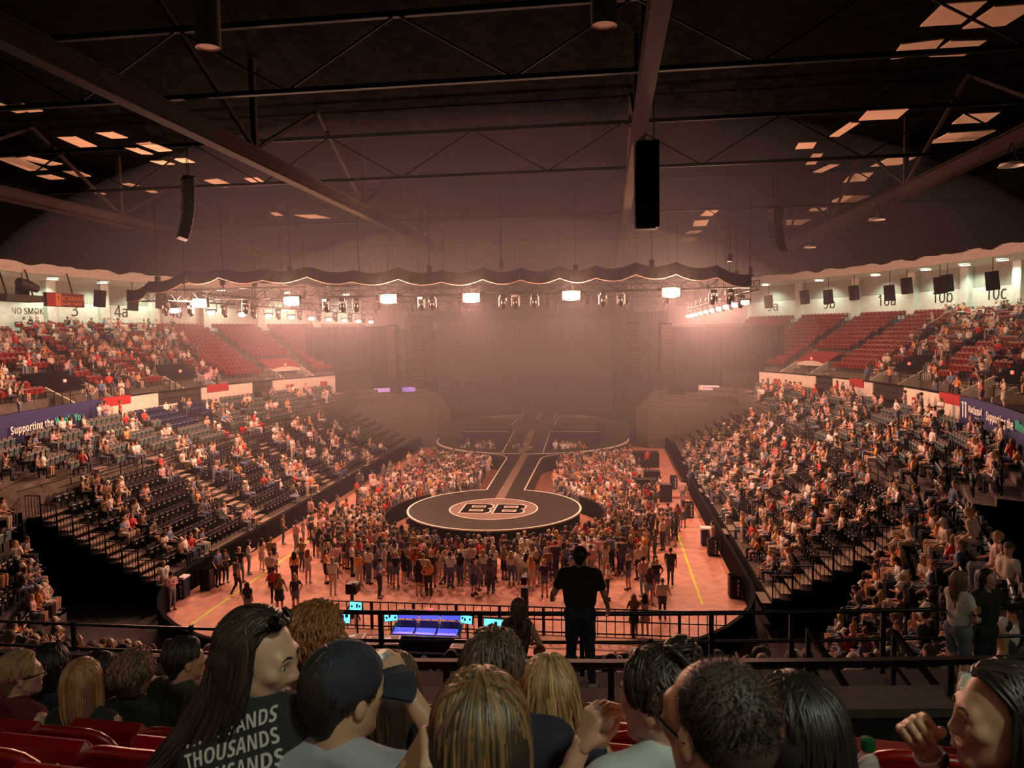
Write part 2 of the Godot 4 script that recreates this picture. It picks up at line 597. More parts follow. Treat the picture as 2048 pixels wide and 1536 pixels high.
func lower_wall() -> void:
	# the wall between lower seats and upper bowl: cream, charcoal cloth hung between the panels, red headers, blue banners, seen from the arena
	for s in [-1, 1]:
		var side: String = "left" if s < 0 else "right"
		var w := Node3D.new()
		w.name = "wall_lower_" + side
		add_child(w)
		tag(w, "cream wall with dark hung cloths between %s lower and upper seats" % side, "wall", "", "structure")
		var segs := []
		if s < 0:
			segs = [[-125, -95.2, "cream_wall"], [-95.2, -91, "cream_wall"], [-91, -86, "cream_wall"], [-86, -78.5, "black_paint"], [-78.5, -69, "cream_wall"], [-69, -65, "black_paint"], [-65, -52, "cream_wall"], [-52, -30, "black_paint"]]
		else:
			segs = [[30, 53, "black_paint"], [53, 66, "cream_wall"], [66, 69.8, "black_paint"], [69.8, 78.5, "cream_wall"], [78.5, 85, "black_paint"], [85, 93, "cream_wall"], [93, 97, "cream_wall"], [97, 125, "cream_wall"]]
		for q in segs:
			var back: float = 0.0 if q[2] == "cream_wall" else 0.25
			if q[2] == "cream_wall": obj("wall_panel", ring(back, 4.5, 8.1, 0.3, q[0], q[1]), mats[q[2]], w)
			else: obj("hung_cloth", hung_cloth(q[0], q[1], 4.5, 8.08), mat("charcoal_cloth", Color(0.19, 0.17, 0.155), 0.95), w)
			if back > 0 and absf(q[0]) > 53 or back > 0 and absf(q[1]) > 53: obj("counter", ring(-0.25, 7.0, 7.06, 0.6, q[0], q[1]), mats.steel, w)
		for q in ([[-95, -90.6], [-77.5, -73.6]] if s < 0 else [[73.6, 76.6], [92.6, 96.9]]):
			obj("red_header", ring(-0.06, 7.62, 8.22, 0.4, q[0], q[1]), mats.red_paint, w)
		for q in ([-54.5, -61.6, -88.6] if s < 0 else [57.2, 87.6]):
			var dr := obj("red_door", mb().bbox(Vector3.ZERO, Vector3(0.95, 1.2, 0.06), 0.02), mats.red_paint, w)
			dr.transform = facing(bowl(-0.03, q, 6.95), inward(q))
			if absf(q) > 87: dr.visible = q > 0
		obj("coping", ring(-0.05, 8.1, 8.16, 0.4, 30.0 * s, 125.0 * s), mats.steel, w)
	# blue banners with their lettering
	var bl := thing("wall_banner", "long dark blue advertising banner with white and teal words, left stand", "banner", Vector3.ZERO)
	obj("banner_cloth", ring(-0.12, 6.25, 8.2, 0.08, -121.0, -95.3, 1.5), mats.navy_banner, bl)
	letters(bl, "Supporting the", 0.6, -106.0, 7.28, mats.letter_white, -1)
	letters(bl, "Whole You", 0.6, -100.6, 7.3, mats.letter_teal, -1)
	var br := thing("wall_banner", "long dark blue advertising banner with white emblem and words, right stand", "banner", Vector3.ZERO)
	obj("banner_cloth", ring(-0.12, 6.25, 8.25, 0.08, 97.2, 121.0, 1.5), mats.navy_banner, br)
	letters(br, "National", 0.5, 100.7, 7.66, mats.letter_white, 1, "Droid Sans", -0.18)
	obj("emblem_plate", mb().box(Vector3.ZERO, Vector3(0.85, 0.2, 0.01)), mats.letter_white, br).transform = facing(bowl(-0.14, 100.8, 7.36), inward(100.8))
	letters(br, "UNIVERSITY", 0.2, 100.8, 7.36, mats.navy_banner, 1, "Droid Sans", -0.18)
	for q in [97.95, 98.55]:      # two bent white bars of the emblem
		obj("emblem_bar", mb().bbox(Vector3.ZERO, Vector3(0.17, 0.85, 0.012), 0.004, Basis(Vector3.BACK, 0.06)), mats.letter_white, br).transform = facing(bowl(-0.14, q, 7.52), inward(q))
		obj("emblem_foot", mb().bbox(Vector3.ZERO, Vector3(0.3, 0.1, 0.012), 0.004), mats.letter_white, br).transform = facing(bowl(-0.14, q - 0.1, 7.92), inward(q))
	letters(br, "Supporting the", 0.6, 106.4, 7.6, mats.letter_white, 1)
	letters(br, "Whole You", 0.6, 112.2, 7.7, mats.letter_teal, 1)
	# pale strip with dark lettering before the left suites
	var ps := thing("advertising_strip", "cream advertising strip with dark lettering above navy seats, left stand", "sign", Vector3.ZERO)
	obj("board", ring(-0.75, 6.55, 7.2, 0.06, -92.6, -84.2, 1.0), mats.cream_wall, ps)
	obj("emblem", mb().box(Vector3.ZERO, Vector3(0.3, 0.5, 0.01)), mats.letter_black, ps).transform = facing(bowl(-0.78, -91.2, 6.88), inward(-91.2))
	letters(ps, "PECHANGA", 0.36, -90.0, 6.97, mats.letter_black, -1, "Droid Sans", -0.86)
	letters(ps, "RESORT CASINO", 0.19, -90.0, 6.7, mats.letter_black, -1, "Droid Sans", -0.86)
	letters(ps, "PECHANGA.COM", 0.44, -86.3, 6.9, mats.letter_black, -1, "Droid Sans", -0.86)
	# hung spotlight booth with its red sign, before the left wall
	var bt := thing("spotlight_booth", "grey spotlight booth with red sign hung before the left upper wall", "booth", Vector3.ZERO)
	obj("platform", ring(9.6, 15.25, 15.75, 1.6, -90.2, -85.9, 1.5), mat("booth_grey", Color(0.25, 0.23, 0.22), 0.7), bt)
	obj("sign_box", ring(9.4, 14.95, 16.05, 0.3, -86.1, -81.7, 1.5), mat("sign_maroon", Color(0.42, 0.05, 0.06), 0.6), bt)
	obj("sign_red", ring(9.37, 14.98, 16.02, 0.03, -86.1, -85.1, 1.0), mats.red_paint, bt)
	obj("sign_emblem", ring(9.36, 15.0, 16.0, 0.02, -85.1, -84.45, 1.0), mat("sign_orange", Color(0.85, 0.5, 0.25), 0.6), bt)
	letters(bt, "PECHANGA", 0.5, -83.35, 15.62, mats.sign_orange, -1, "Droid Sans", 9.27)
	letters(bt, "RESORT CASINO", 0.28, -83.35, 15.2, mats.sign_orange, -1, "Droid Sans", 9.27)
	for q in [-89.4, -86.6, -82.0]: obj("hanger", mb().bar(bowl(10.2, q, 15.7), bowl(10.8, q, 17.8), 0.08), mats.black_metal, bt)
	var fs := facing(bowl(10.3, -87.0, 16.55), inward(-87.0))
	obj("follow_spot", mb().lathe([Vector2(0, -0.95), Vector2(0.3, -0.9), Vector2(0.42, 0.1), Vector2(0.34, 0.9), Vector2(0, 0.95)], Vector3.ZERO, 14, Basis(Vector3.BACK, 1.3)), mat("booth_dark", Color(0.18, 0.16, 0.15), 0.6), bt).transform = fs

func letters(parent: Node, s: String, size: float, deg: float, h: float, m: Material, side: int, font := "Droid Sans", off := -0.27) -> void:
	var o := obj("lettering", text_mesh(s, size, 0.02, true, font), m, parent)
	o.transform = facing(bowl(off, deg, h), inward(deg))

func vomitories() -> void:
	for a in [-57.5, -75.5, -92.0, 57.5, 75.5, 92.0]:
		var x := facing(bowl(4.2, a, 7.6), inward(a, 4.0))
		var v := thing("vomitory", "%s stair opening in the %s upper bowl, %s of three" % ["cream and red" if absf(a) < 60 else "black and cream", "left" if a < 0 else "right", {57: "farthest", 75: "middle", 92: "nearest"}[int(absf(a))]], "vomitory", Vector3.ZERO, 0.0, "", "structure")
		v.transform = x
		for s in [-1, 1]: obj("passage_wall", mb().box(Vector3(s * 1.9, 0.75, -1.0), Vector3(0.12, 1.5, 1.9)), mats.cream_wall, v)
		var arch := mb()
		for i in 10:
			var u0 := -2.0 + i * 0.4
			var u1 := u0 + 0.4
			var y0 := 1.25 + 0.28 * (1.0 - u0 * u0 / 4.0)
			var y1 := 1.25 + 0.28 * (1.0 - u1 * u1 / 4.0)
			arch.quad(Vector3(u0, 1.05, 0.12), Vector3(u1, 1.05, 0.12), Vector3(u1, y1, 0.12), Vector3(u0, y0, 0.12))
			arch.quad(Vector3(u0, y0, 0.12), Vector3(u1, y1, 0.12), Vector3(u1, y1, -0.2), Vector3(u0, y0, -0.2))
		obj("arched_header", arch, mats.cream_wall if absf(a) < 60 else mats.black_paint, v)
		obj("red_roof", mb().quad_panel(Vector3(-2.1, 1.45, 0.05), Vector3(2.1, 1.45, 0.05), Vector3(2.1, 2.35, -1.8), Vector3(-2.1, 2.35, -1.8)), mats.red_paint if absf(a) < 60 else mats.black_paint, v)
		for s in [-1, 1]:
			obj("cheek_wall", mb().prism([Vector2(0, 0), Vector2(0, 1.5), Vector2(2.2, 0.4), Vector2(2.2, 0)], 0.0, 0.18), mats.cream_wall, v).transform = Transform3D(Basis(Vector3(0, 0, 1), Vector3(1, 0, 0), Vector3(0, 1, 0)) * Basis.IDENTITY, Vector3(s * 2.1, 0, -0.1)) * Transform3D(Basis.IDENTITY, Vector3.ZERO)
			for k in 4: obj("rail_post", mb().box(Vector3(s * (2.2 - 0.0), 0.55, 0.2 + k * 0.6), Vector3(0.05, 1.1, 0.05)), mats.black_metal, v)
			obj("side_rail", mb().bar(Vector3(s * 2.2, 1.1, 0.1), Vector3(s * 2.2, 1.1, 2.1), 0.05), mats.black_metal, v)
		obj("exit_box", mb().bbox(Vector3(0, 1.75, 0.0), Vector3(0.3, 0.22, 0.08), 0.02), glow("exit_glow", Color(1.0, 0.12, 0.1), 2.0), v)
	# yellow ropes that close off the empty sections
	for s in [-1, 1]:
		var pts := []
		for i in 12: pts.append(bowl(14.0 - i * 0.9, s * (67.2 + 0.1 * i), 13.9 - i * 0.42 + 0.06 * sin(i * 2.0)))
		tag(obj("barrier_rope", mb().tube(pts, 0.03, 5), mat("rope_yellow", Color(0.75, 0.55, 0.12), 0.7)), "yellow rope closing off the empty %s upper seats" % ("left" if s < 0 else "right"), "rope")
	# glowing ribbon boards low beside the stage
	for q in [["purple", Color(0.42, 0.33, 0.95), Vector3(-25.4, 6.15, -78.6), Vector3(-21.4, 6.15, -81.0)], ["red and white", Color(1.0, 0.16, 0.16), Vector3(8.2, 6.2, -80.2), Vector3(11.6, 6.2, -78.6)]]:
		var r := thing("ribbon_board", "long %s glowing ribbon board low beside the stage" % q[0], "sign", Vector3.ZERO)
		var a: Vector3 = q[2]
		var c: Vector3 = q[3]
		obj("frame", mb().bar(a, c, 0.12, 0.66), mats.black_metal, r)
		var d := (c - a).normalized()
		var nrm := d.cross(Vector3.UP)
		if nrm.z < 0: nrm = -nrm
		var half := c if q[0] == "purple" else a.lerp(c, 0.5)
		obj("glowing_face", mb().bar(a + nrm * 0.08, half + nrm * 0.08, 0.02, 0.52), glow("ribbon_" + q[0].left(3), q[1], 0.6), r)
		if q[0] != "purple":
			obj("glowing_face", mb().bar(half + nrm * 0.08, c + nrm * 0.08, 0.02, 0.52), glow("ribbon_white", Color(1.0, 0.75, 0.75), 0.55), r)
			var l := obj("lettering", text_mesh("PECHANGA", 0.3, 0.02), mat("ribbon_ink", Color(0.2, 0.1, 0.14), 0.6), r)
			l.transform = facing(half.lerp(c, 0.5) + nrm * 0.1, nrm)

# ---------------------------------------------------------------- seats and stands
var seats := []        # every place to sit: {t, kind, where, row, n, th, z, occ}
var seat_mesh := {}

func seat_shapes() -> void:
	var red := mat("red_plastic", Color(0.47, 0.05, 0.045), 0.42)
	var teal := mat("teal_plastic", Color(0.31, 0.39, 0.39), 0.5)
	var grey := mat("grey_plastic", Color(0.36, 0.33, 0.32), 0.5)
	var blk := mat("black_plastic", Color(0.075, 0.07, 0.07), 0.45)
	var navy := mat("navy_plastic", Color(0.10, 0.14, 0.27), 0.45)
	var pale := mat("seat_tag", Color(0.75, 0.72, 0.68), 0.6)
	seat_mesh.red = join([[seat_back(0.47, 0.46, 0.40).add(seat_up(0.44, 0.36)), red], [seat_arms(0.25), blk]])
	seat_mesh.teal = join([[seat_back(0.49, 0.46, 0.44), grey], [seat_up(0.46, 0.40), teal], [seat_arms(0.26), blk]])
	seat_mesh.navy = join([[seat_back(0.49, 0.46, 0.44).add(seat_up(0.46, 0.38)), navy], [seat_arms(0.26), blk]])
	seat_mesh.scarlet = join([[seat_back(0.44, 0.42, 0.40).add(seat_up(0.42, 0.36)), mat("scarlet_plastic", Color(0.75, 0.05, 0.04), 0.4)], [seat_arms(0.24), blk]])
	var tagm := mb().box(Vector3(0, 0.46, 0.115), Vector3(0.10, 0.07, 0.01))
	seat_mesh.black = join([[seat_back(0.42, 0.36, 0.44).add(seat_up(0.40, 0.30)).add(seat_arms(0.23)), blk], [tagm, pale]])

func seat_back(w: float, h: float, y: float) -> MB:        # a shell with a rounded top, slightly leaning back
	var m := mb()
	var prof := []
	for i in 9:
		var a := PI * i / 8.0
		prof.append(Vector2(cos(a) * w * 0.5, y + h - 0.13 + sin(a) * 0.13))
	prof.append(Vector2(-w * 0.46, y)); prof.append(Vector2(w * 0.46, y))
	var n := prof.size()
	for i in n:
		var a: Vector2 = prof[i]
		var b: Vector2 = prof[(i + 1) % n]
		var za := -0.16 * (a.y - y)
		var zb := -0.16 * (b.y - y)
		m.quad(Vector3(a.x, a.y, za + 0.025), Vector3(a.x, a.y, za - 0.035), Vector3(b.x, b.y, zb - 0.035), Vector3(b.x, b.y, zb + 0.025))
		var c := Vector3(0, y + h * 0.5, -0.08 * h)
		m.tri(c + Vector3(0, 0, 0.005), Vector3(a.x, a.y, za + 0.025), Vector3(b.x, b.y, zb + 0.025))
		m.tri(c - Vector3(0, 0, 0.055), Vector3(b.x, b.y, zb - 0.035), Vector3(a.x, a.y, za - 0.035))
	return m

func seat_up(w: float, d: float) -> MB:       # the seat, tipped up in front of the back
	return mb().bbox(Vector3(0, 0.42 + d * 0.5 - 0.06, 0.075), Vector3(w, d, 0.07), 0.025, Basis(Vector3.RIGHT, 0.12))

func seat_arms(x: float) -> MB:
	var m := mb()
	m.box(Vector3(x, 0.32, 0.03), Vector3(0.035, 0.64, 0.07))
	m.bbox(Vector3(x, 0.645, 0.12), Vector3(0.045, 0.035, 0.28), 0.01)
	return m

func add_seat(kind: String, p: Vector3, dir: Vector3, where: String, row: int, n: int, th: float) -> void:
	if where == "left lower stand":
		if row >= 7 and p.z < -51.5 and p.z > -57.0: kind = "scarlet"
		elif row <= 4 and th > -92.0 and th < -80.5: kind = "navy"
	seats.append({"t": facing(p, dir), "kind": kind, "where": where, "row": row, "n": n, "th": th, "occ": false, "d": p.distance_to(EYE)})

func row_seats(kind: String, where: String, off: float, h: float, a0: float, a1: float, row: int, pitch: float, aisles: Array, keep: Callable) -> void:
	var s := signf(a1 - a0)
	var t := a0
	var n := 0
	while (a1 - t) * s > 0:
		var r := deg_to_rad(t)
		var ds := Vector2((EA + off) * cos(r), (EB + off) * sin(r)).length()
		var p := bowl(off, t, h)
		var ok: bool = keep.call(p)
		for al in aisles:
			if absf(t - al) * deg_to_rad(1.0) * ds < 0.62: ok = false
		if ok:
			n += 1
			add_seat(kind, p, inward(t, off), where, row, n, t)
		t += s * rad_to_deg(pitch / ds)

func near_vomitory(p: Vector3) -> bool:
	for a in [-57.5, -75.5, -92.0, 57.5, 75.5, 92.0]:
		if p.distance_to(bowl(5.0, a, p.y)) < 2.9: return true
	return false

const AISLES := [35.5, 44.6, 53.4, 61.4, 69.5, 77.5, 85.5, 94.0, 102.0, 110.0, 118.0, 126.0, 134.0, 142.0, 150.0, 158.0, 166.0, 174.0]

func build_stands() -> void:
	seat_shapes()
	near_seats()
	var step_mat := mat("step_wood", Color(0.62, 0.54, 0.47), 0.7, 0.0, noise_tex("conc", 0.02, Color(0.7, 0.7, 0.7), Color(1, 1, 1), 256), 0.8)
	for s in [-1, 1]:
		var side: String = "left" if s < 0 else "right"
		var al := AISLES.map(func(a): return a * s)
		# upper bowl
		for k in 13:
			row_seats("red", side + " upper bowl", 3.7 + 0.83 * k + 0.2, 8.3 + 0.39 * k, 110.0 * s, 36.0 * s, k + 1, 0.53, al, func(p: Vector3): return k > 3 or not near_vomitory(p))
		# fixed lower rows
		for k in 8:
			var off := -7.2 + 0.85 * k + 0.2
			row_seats("teal", side + " lower stand", off, 4.2 + 0.3 * k, 123.5 * s, 46.0 * s, 8 - k, 0.56, al, func(p: Vector3): return p.z < -28.5 and absf(p.x - AX) > 20.75)
		side_stand(s, side, step_mat)
		# aisle steps of the oval bowls
		var steps := thing("aisle_stairs", "pale concrete aisle steps between the %s seat sections" % side, "stairs", Vector3.ZERO, 0.0, "", "structure")
		for a in al:
			if absf(a) > 112: continue
			var m := mb()
			for k in 13:
				for q in 2:
					var x := facing(bowl(3.7 + 0.83 * k + 0.06 - 0.40 * q + 0.41, a, 8.3 + 0.39 * k - 0.195 * q - 0.195 + 0.01), inward(a, 3.7))
					if q == 0: continue
					m.box(x.origin + Vector3(0, 0.1, 0), Vector3(1.1, 0.2, 0.42), x.basis)
			obj("steps", m, step_mat, steps)
			if absf(a) > 46:
				var lm := mb()
				for k in 8:
					var p := bowl(-7.2 + 0.85 * k - 0.2, a, 4.2 + 0.3 * k - 0.15)
					if absf(p.x - AX) < 20.6 or p.z > -29: continue
					lm.box(p + Vector3(0, 0.075, 0), Vector3(1.1, 0.15, 0.4), facing(p, inward(a)).basis)
				if lm.v.size(): obj("steps", lm, step_mat, steps)

func near_seats() -> void:
	for k in 15:
		var h := 6.3 - 0.4 * k
		var pitch := 0.56 if k < 7 else 0.5
		for s in [-1, 1]:
			var n := 0
			var e := 0.28
			while e < 20.0:
				var x: float = AX + s * e
				var z := near_row(x, k) + 0.15
				var slope := (near_row(x + 0.1, k) - near_row(x - 0.1, k)) / 0.2
				var aisle := absf(fmod(e, 7.5) - 3.7) < 0.55
				if z > -26.8 and not aisle and not (k > 12 and e > 13.5) and not (absf(slope) > 1.0 and k % 2 == 1):
					n += 1
					add_seat("teal" if k < 7 else "black", Vector3(x, h, z), Vector3(slope, 0, -1.0), ("left" if s < 0 else "right") + " near end block", k + 1, n, 180.0)
				e += pitch / sqrt(1.0 + slope * slope)

func side_stand(s: int, side: String, step_mat: Material) -> void:
	var st := thing("retractable_stand", "black stepped stand beside the %s boards of the floor" % side, "stand", Vector3.ZERO, 0.0, "", "structure")
	var z0 := -31.2
	var z1 := -77.0
	for k in 8:
		var x: float = AX + s * (13.75 + 0.8 * k)
		var h := 0.95 + 0.42 * k
		obj("tier", mb().box(Vector3(x + s * 0.4, h * 0.5, (z0 + z1) * 0.5), Vector3(0.8, h, z0 - z1)), mats.black_paint if k % 2 else mat("tier_black", Color(0.13, 0.115, 0.105), 0.7), st)
		obj("tread", mb().box(Vector3(x + s * 0.4, h + 0.012, (z0 + z1) * 0.5), Vector3(0.78, 0.024, z0 - z1 - 0.05)), mat("tread_brown", Color(0.30, 0.25, 0.22), 0.75), st)
		var n := 0
		var z := z0 - 1.75
		while z > -72.5:
			var gap := false
			for a in [-42.5, -53.6, -64.8]:
				if absf(z - a) < 0.75: gap = true
			if not gap:
				n += 1
				add_seat("black", Vector3(x + s * 0.62, h + 0.02, z), Vector3(-s, 0, 0), side + " floor-side stand", k + 1, n, z)
			z -= 0.49
		# stair treads at the near end and in the aisles
		for a in [z0 - 0.75, -42.5, -53.6, -64.8]:
			var wd := 1.35 if a > -35 else 1.2
			obj("step", mb().box(Vector3(x + s * 0.2, h + 0.05, a), Vector3(0.39, 0.05, wd)), step_mat, st)
			obj("step", mb().box(Vector3(x - s * 0.2, h - 0.17, a), Vector3(0.39, 0.05, wd)), step_mat, st)
	# black masking on the near end
	var poly := [Vector2(0, -0.2)]
	for k in 8:
		poly.append(Vector2(0.8 * k, 0.9 + 0.42 * k)); poly.append(Vector2(0.8 * k + 0.8, 0.9 + 0.42 * k))
	poly.append(Vector2(6.4, -0.2))
	var dr := mb().prism(poly, 0.0, 0.06)
	var o := obj("end_drape", dr, mats.black_cloth, st)
	o.transform = Transform3D(Basis(Vector3(s, 0, 0), Vector3(0, 0, 1), Vector3(0, 1, 0)), Vector3(AX + s * 13.75, 0, z0 + 0.02))
	# railings: near end with balusters, and the long rail at the top of the stand
	var rl := thing("stair_railing", "black barred railing down the near end of the %s floor-side stand" % side, "railing")
	var bal := mb().box(Vector3(0, 0.5, 0), Vector3(0.022, 1.0, 0.022)).mesh()
	for k in 8:
		var x: float = AX + s * (13.75 + 0.8 * k)
		var h := 0.95 + 0.42 * k
		obj("post", mb().box(Vector3(x + s * 0.02, h + 0.55, z0 + 0.06), Vector3(0.05, 1.1, 0.05)), mats.black_metal, rl)
		obj("top_rail", mb().bar(Vector3(x, h + 1.08, z0 + 0.06), Vector3(x + s * 0.8, h + 1.08, z0 + 0.06), 0.045), mats.black_metal, rl)
		for j in 5:
			obj("baluster", bal, mats.black_metal, rl).position = Vector3(x + s * (0.16 * j + 0.14), h + 0.05, z0 + 0.06)
	for a in [-43.3, -54.4, -65.6]:
		for k in [1, 3, 5]:
			var x: float = AX + s * (13.75 + 0.8 * k)
			var h: float = 0.95 + 0.42 * k
			var lp := thing("aisle_handrail", "black loop handrail, %s step of the %s aisle, %s stand" % [ord_(k + 1), {-43.3: "nearest", -54.4: "middle", -65.6: "farthest"}[a], side], "handrail", Vector3.ZERO, 0.0, "loop handrails in the %s stand aisles" % side)
			obj("loop", mb().tube([Vector3(x, h, a), Vector3(x, h + 0.85, a), Vector3(x + s * 0.1, h + 0.95, a), Vector3(x + s * 0.95, h + 1.35, a), Vector3(x + s * 1.05, h + 1.3, a), Vector3(x + s * 1.05, h + 0.4, a)], 0.025, 6), mats.black_metal, lp)
	var tr := thing("long_railing", "black rail along the top of the %s floor-side stand" % side, "railing")
	var xr: float = AX + s * 20.35
	for y in [4.5, 4.85, 5.2]:
		obj("rail", mb().bar(Vector3(xr, y, -30.5), Vector3(xr, y, -72.0), 0.04), mats.black_metal, tr)
	for i in 22:
		obj("post", mb().box(Vector3(xr, 4.7, -30.5 - i * 1.97), Vector3(0.045, 1.0, 0.045)), mats.black_metal, tr)

# ---------------------------------------------------------------- the stage
const BX := -7.0
const BZ := -45.0
const MX := -7.6
const MZ := -75.2
const MR := 9.8

func circle(cx: float, cz: float, r: float, a0 := 0.0, a1 := 360.0, n := 64) -> Array:
	var out := []
	for i in n + 1:
		var a := deg_to_rad(lerpf(a0, a1, float(i) / n))
		out.append(Vector2(cx + r * cos(a), cz + r * sin(a)))
	return out

func flat_ring(cx: float, cz: float, r0: float, r1: float, y0: float, y1: float, a0 := 0.0, a1 := 360.0, n := 64) -> MB:
	var m := mb()
	for i in n:
		var a := deg_to_rad(lerpf(a0, a1, float(i) / n))
		var b := deg_to_rad(lerpf(a0, a1, float(i + 1) / n))
		var p := [Vector3(cx + r0 * cos(a), 0, cz + r0 * sin(a)), Vector3(cx + r1 * cos(a), 0, cz + r1 * sin(a)), Vector3(cx + r1 * cos(b), 0, cz + r1 * sin(b)), Vector3(cx + r0 * cos(b), 0, cz + r0 * sin(b))]
		var u := Vector3(0, y1, 0)
		var d := Vector3(0, y0, 0)
		m.quad(p[0] + u, p[3] + u, p[2] + u, p[1] + u)
		m.quad(p[1] + d, p[1] + u, p[2] + u, p[2] + d)
		m.quad(p[0] + d, p[3] + d, p[3] + u, p[0] + u)
		if i == 0 and absf(a1 - a0) < 359: m.quad(p[0] + d, p[0] + u, p[1] + u, p[1] + d)
		if i == n - 1 and absf(a1 - a0) < 359: m.quad(p[3] + d, p[2] + d, p[2] + u, p[3] + u)
	return m

func bee(x: float, w: float, hh: float, inset: float) -> Array:     # a blocky letter B lying on the stage, foot towards the camera; (x, z)
	var p := [Vector2(-0.5, -0.5), Vector2(0.34, -0.5), Vector2(0.5, -0.36), Vector2(0.5, -0.12), Vector2(0.38, 0.0), Vector2(0.5, 0.12), Vector2(0.5, 0.36), Vector2(0.34, 0.5), Vector2(-0.5, 0.5)]
	var out := []
	for q in p:
		var zz: float = BZ + 0.35 + q.y * (hh - inset)
		out.append(Vector2(BX + x + q.x * (w - inset)  , zz))
	return out

func build_stage() -> void:
	var deck := mat("stage_deck", Color(0.215, 0.19, 0.185), 0.5, 0.0, noise_tex("deck", 0.05, Color(0.75, 0.75, 0.75), Color(1, 1, 1), 256), 0.5)
	var line := mat("stage_line", Color(0.86, 0.83, 0.78), 0.5)
	var silver := mat("stage_silver", Color(0.62, 0.54, 0.49), 0.36, 0.45)
	# B stage
	var b := thing("b_stage", "round black satellite stage with white rim and silver disc in the crowd", "stage", Vector3.ZERO)
	obj("skirt", flat_ring(BX, BZ, 5.2, 5.3, 0.0, 1.36), mats.black_cloth, b)
	obj("deck", flat_ring(BX, BZ, 0.0, 5.4, 1.3, 1.4), deck, b)
	obj("rim_line", flat_ring(BX, BZ, 5.3, 5.42, 1.34, 1.408, -75, 255), line, b)
	obj("silver_disc", flat_ring(BX, BZ + 0.3, 0.0, 2.72, 1.4, 1.406), silver, b)
	obj("disc_rim", flat_ring(BX, BZ + 0.3, 2.68, 2.76, 1.4, 1.410), line, b)
	for x in [-1.02, 1.02]:
		var l := obj("letter_b", mb().prism(bee(x, 1.92, 2.5, 0.0), 1.406, 1.410), line, b)
		obj("letter_fill", mb().prism(bee(x, 1.92, 2.5, 0.17), 1.410, 1.414), mats.black_paint, l)
		for z in [-0.5, 0.5]:
			obj("counter_outline", mb().box(Vector3(BX + x + 0.02, 1.416, BZ + 0.35 + z), Vector3(0.86, 0.004, 0.5)), line, l)
			obj("counter", mb().box(Vector3(BX + x + 0.02, 1.418, BZ + 0.35 + z), Vector3(0.72, 0.006, 0.36)), silver, l)
	for i in 14:      # low fixtures and struts under the rim
		var a := deg_to_rad(15.0 + i * 11.5)
		obj("under_light", mb().bbox(Vector3(BX + 5.32 * cos(a), 0.55 + 0.25 * (i % 2), BZ + 5.32 * sin(a)), Vector3(0.3, 0.3, 0.3), 0.05, Basis(Vector3.UP, -a)), mats.black_metal, b)
	# catwalk with its flare into the main stage
	var c := thing("catwalk", "black catwalk with silver centre stripe joining round stage and main stage", "catwalk", Vector3.ZERO)
	var right := []
	for i in 9:
		var t := i / 8.0
		right.append(Vector2(1.35 + 3.6 * t * t * t, -61.0 - 5.4 * sqrt(t) * (0.75 + 0.25 * t)))
	var poly := [Vector2(BX - 1.35, -49.9), Vector2(BX + 1.35, -49.9)]
	for q in right: poly.append(Vector2(BX + q.x, q.y))
	poly.append(Vector2(BX + 4.0, -68)); poly.append(Vector2(BX - 4.4, -68))
	for i in right.size(): poly.append(Vector2(BX - 0.3 - right[right.size() - 1 - i].x, right[right.size() - 1 - i].y))
	obj("deck", mb().prism(poly, 0.0, 1.398), deck, c)
	obj("centre_stripe", mb().bar(Vector3(BX - 0.02, 1.402, BZ - 2.3), Vector3(BX - 0.3, 1.402, -65.9), 0.62, 0.012), silver, c)
	for s in [-1, 1]:
		var pts := [Vector3(BX + s * 1.31, 1.40, -50.1)]
		for q in right: pts.append(Vector3(BX - (0.3 if s < 0 else 0.0) + s * (q.x - 0.04), 1.40, q.y))
		var em := mb()
		for i in pts.size() - 1: em.bar(pts[i], pts[i + 1], 0.09, 0.02)
		obj("edge_line", em, line, c)
	# main stage: ring walk, side steps, pits, rising runway and upper deck
	var m := thing("main_stage", "large round black main stage with white outlines and side steps", "stage", Vector3.ZERO)
	obj("ring_walk", flat_ring(MX, MZ, 7.7, MR, 0.0, 1.4, -8, 188, 48), deck, m)
	obj("ring_line", flat_ring(MX, MZ, MR - 0.1, MR + 0.02, 1.3, 1.43, -8, 188, 48), line, m)
	for s in [-1, 1]:
		for k in 6:
			var a0: float = (-8.0 - 7.0 * k) if s > 0 else (188.0 + 7.0 * k)
			var a1: float = a0 - 7.0 if s > 0 else a0 + 7.0
			var h := 1.62 + 0.22 * k
			obj("ring_step", flat_ring(MX, MZ, 7.4, MR, 0.0, h, minf(a0, a1), maxf(a0, a1), 4), deck, m)
			obj("step_line", flat_ring(MX, MZ, MR - 0.09, MR + 0.02, h - 0.1, h + 0.02, minf(a0, a1), maxf(a0, a1), 4), line, m)
			var aa := deg_to_rad(a0)
			obj("step_edge", mb().bar(Vector3(MX + 7.4 * cos(aa), h + 0.005, MZ + 7.4 * sin(aa)), Vector3(MX + MR * cos(aa), h + 0.005, MZ + MR * sin(aa)), 0.06, 0.02), mat("step_edge", Color(0.42, 0.37, 0.33), 0.6), m)
	var back := circle(MX, MZ, MR, 180.0, 360.0, 40)
	obj("upper_deck", mb().prism(back, 0.0, 2.75), deck, m)
	obj("upper_deck_line", flat_ring(MX, MZ, MR - 0.1, MR + 0.02, 2.65, 2.78, 228, 312, 30), line, m)
	var rw := mb()
	var r0 := [Vector3(MX - 1.9, 1.4, -66.2), Vector3(MX + 1.9, 1.4, -66.2), Vector3(MX + 1.9, 3.1, -84.6), Vector3(MX - 1.9, 3.1, -84.6)]
	rw.quad(r0[0], r0[1], r0[2], r0[3])
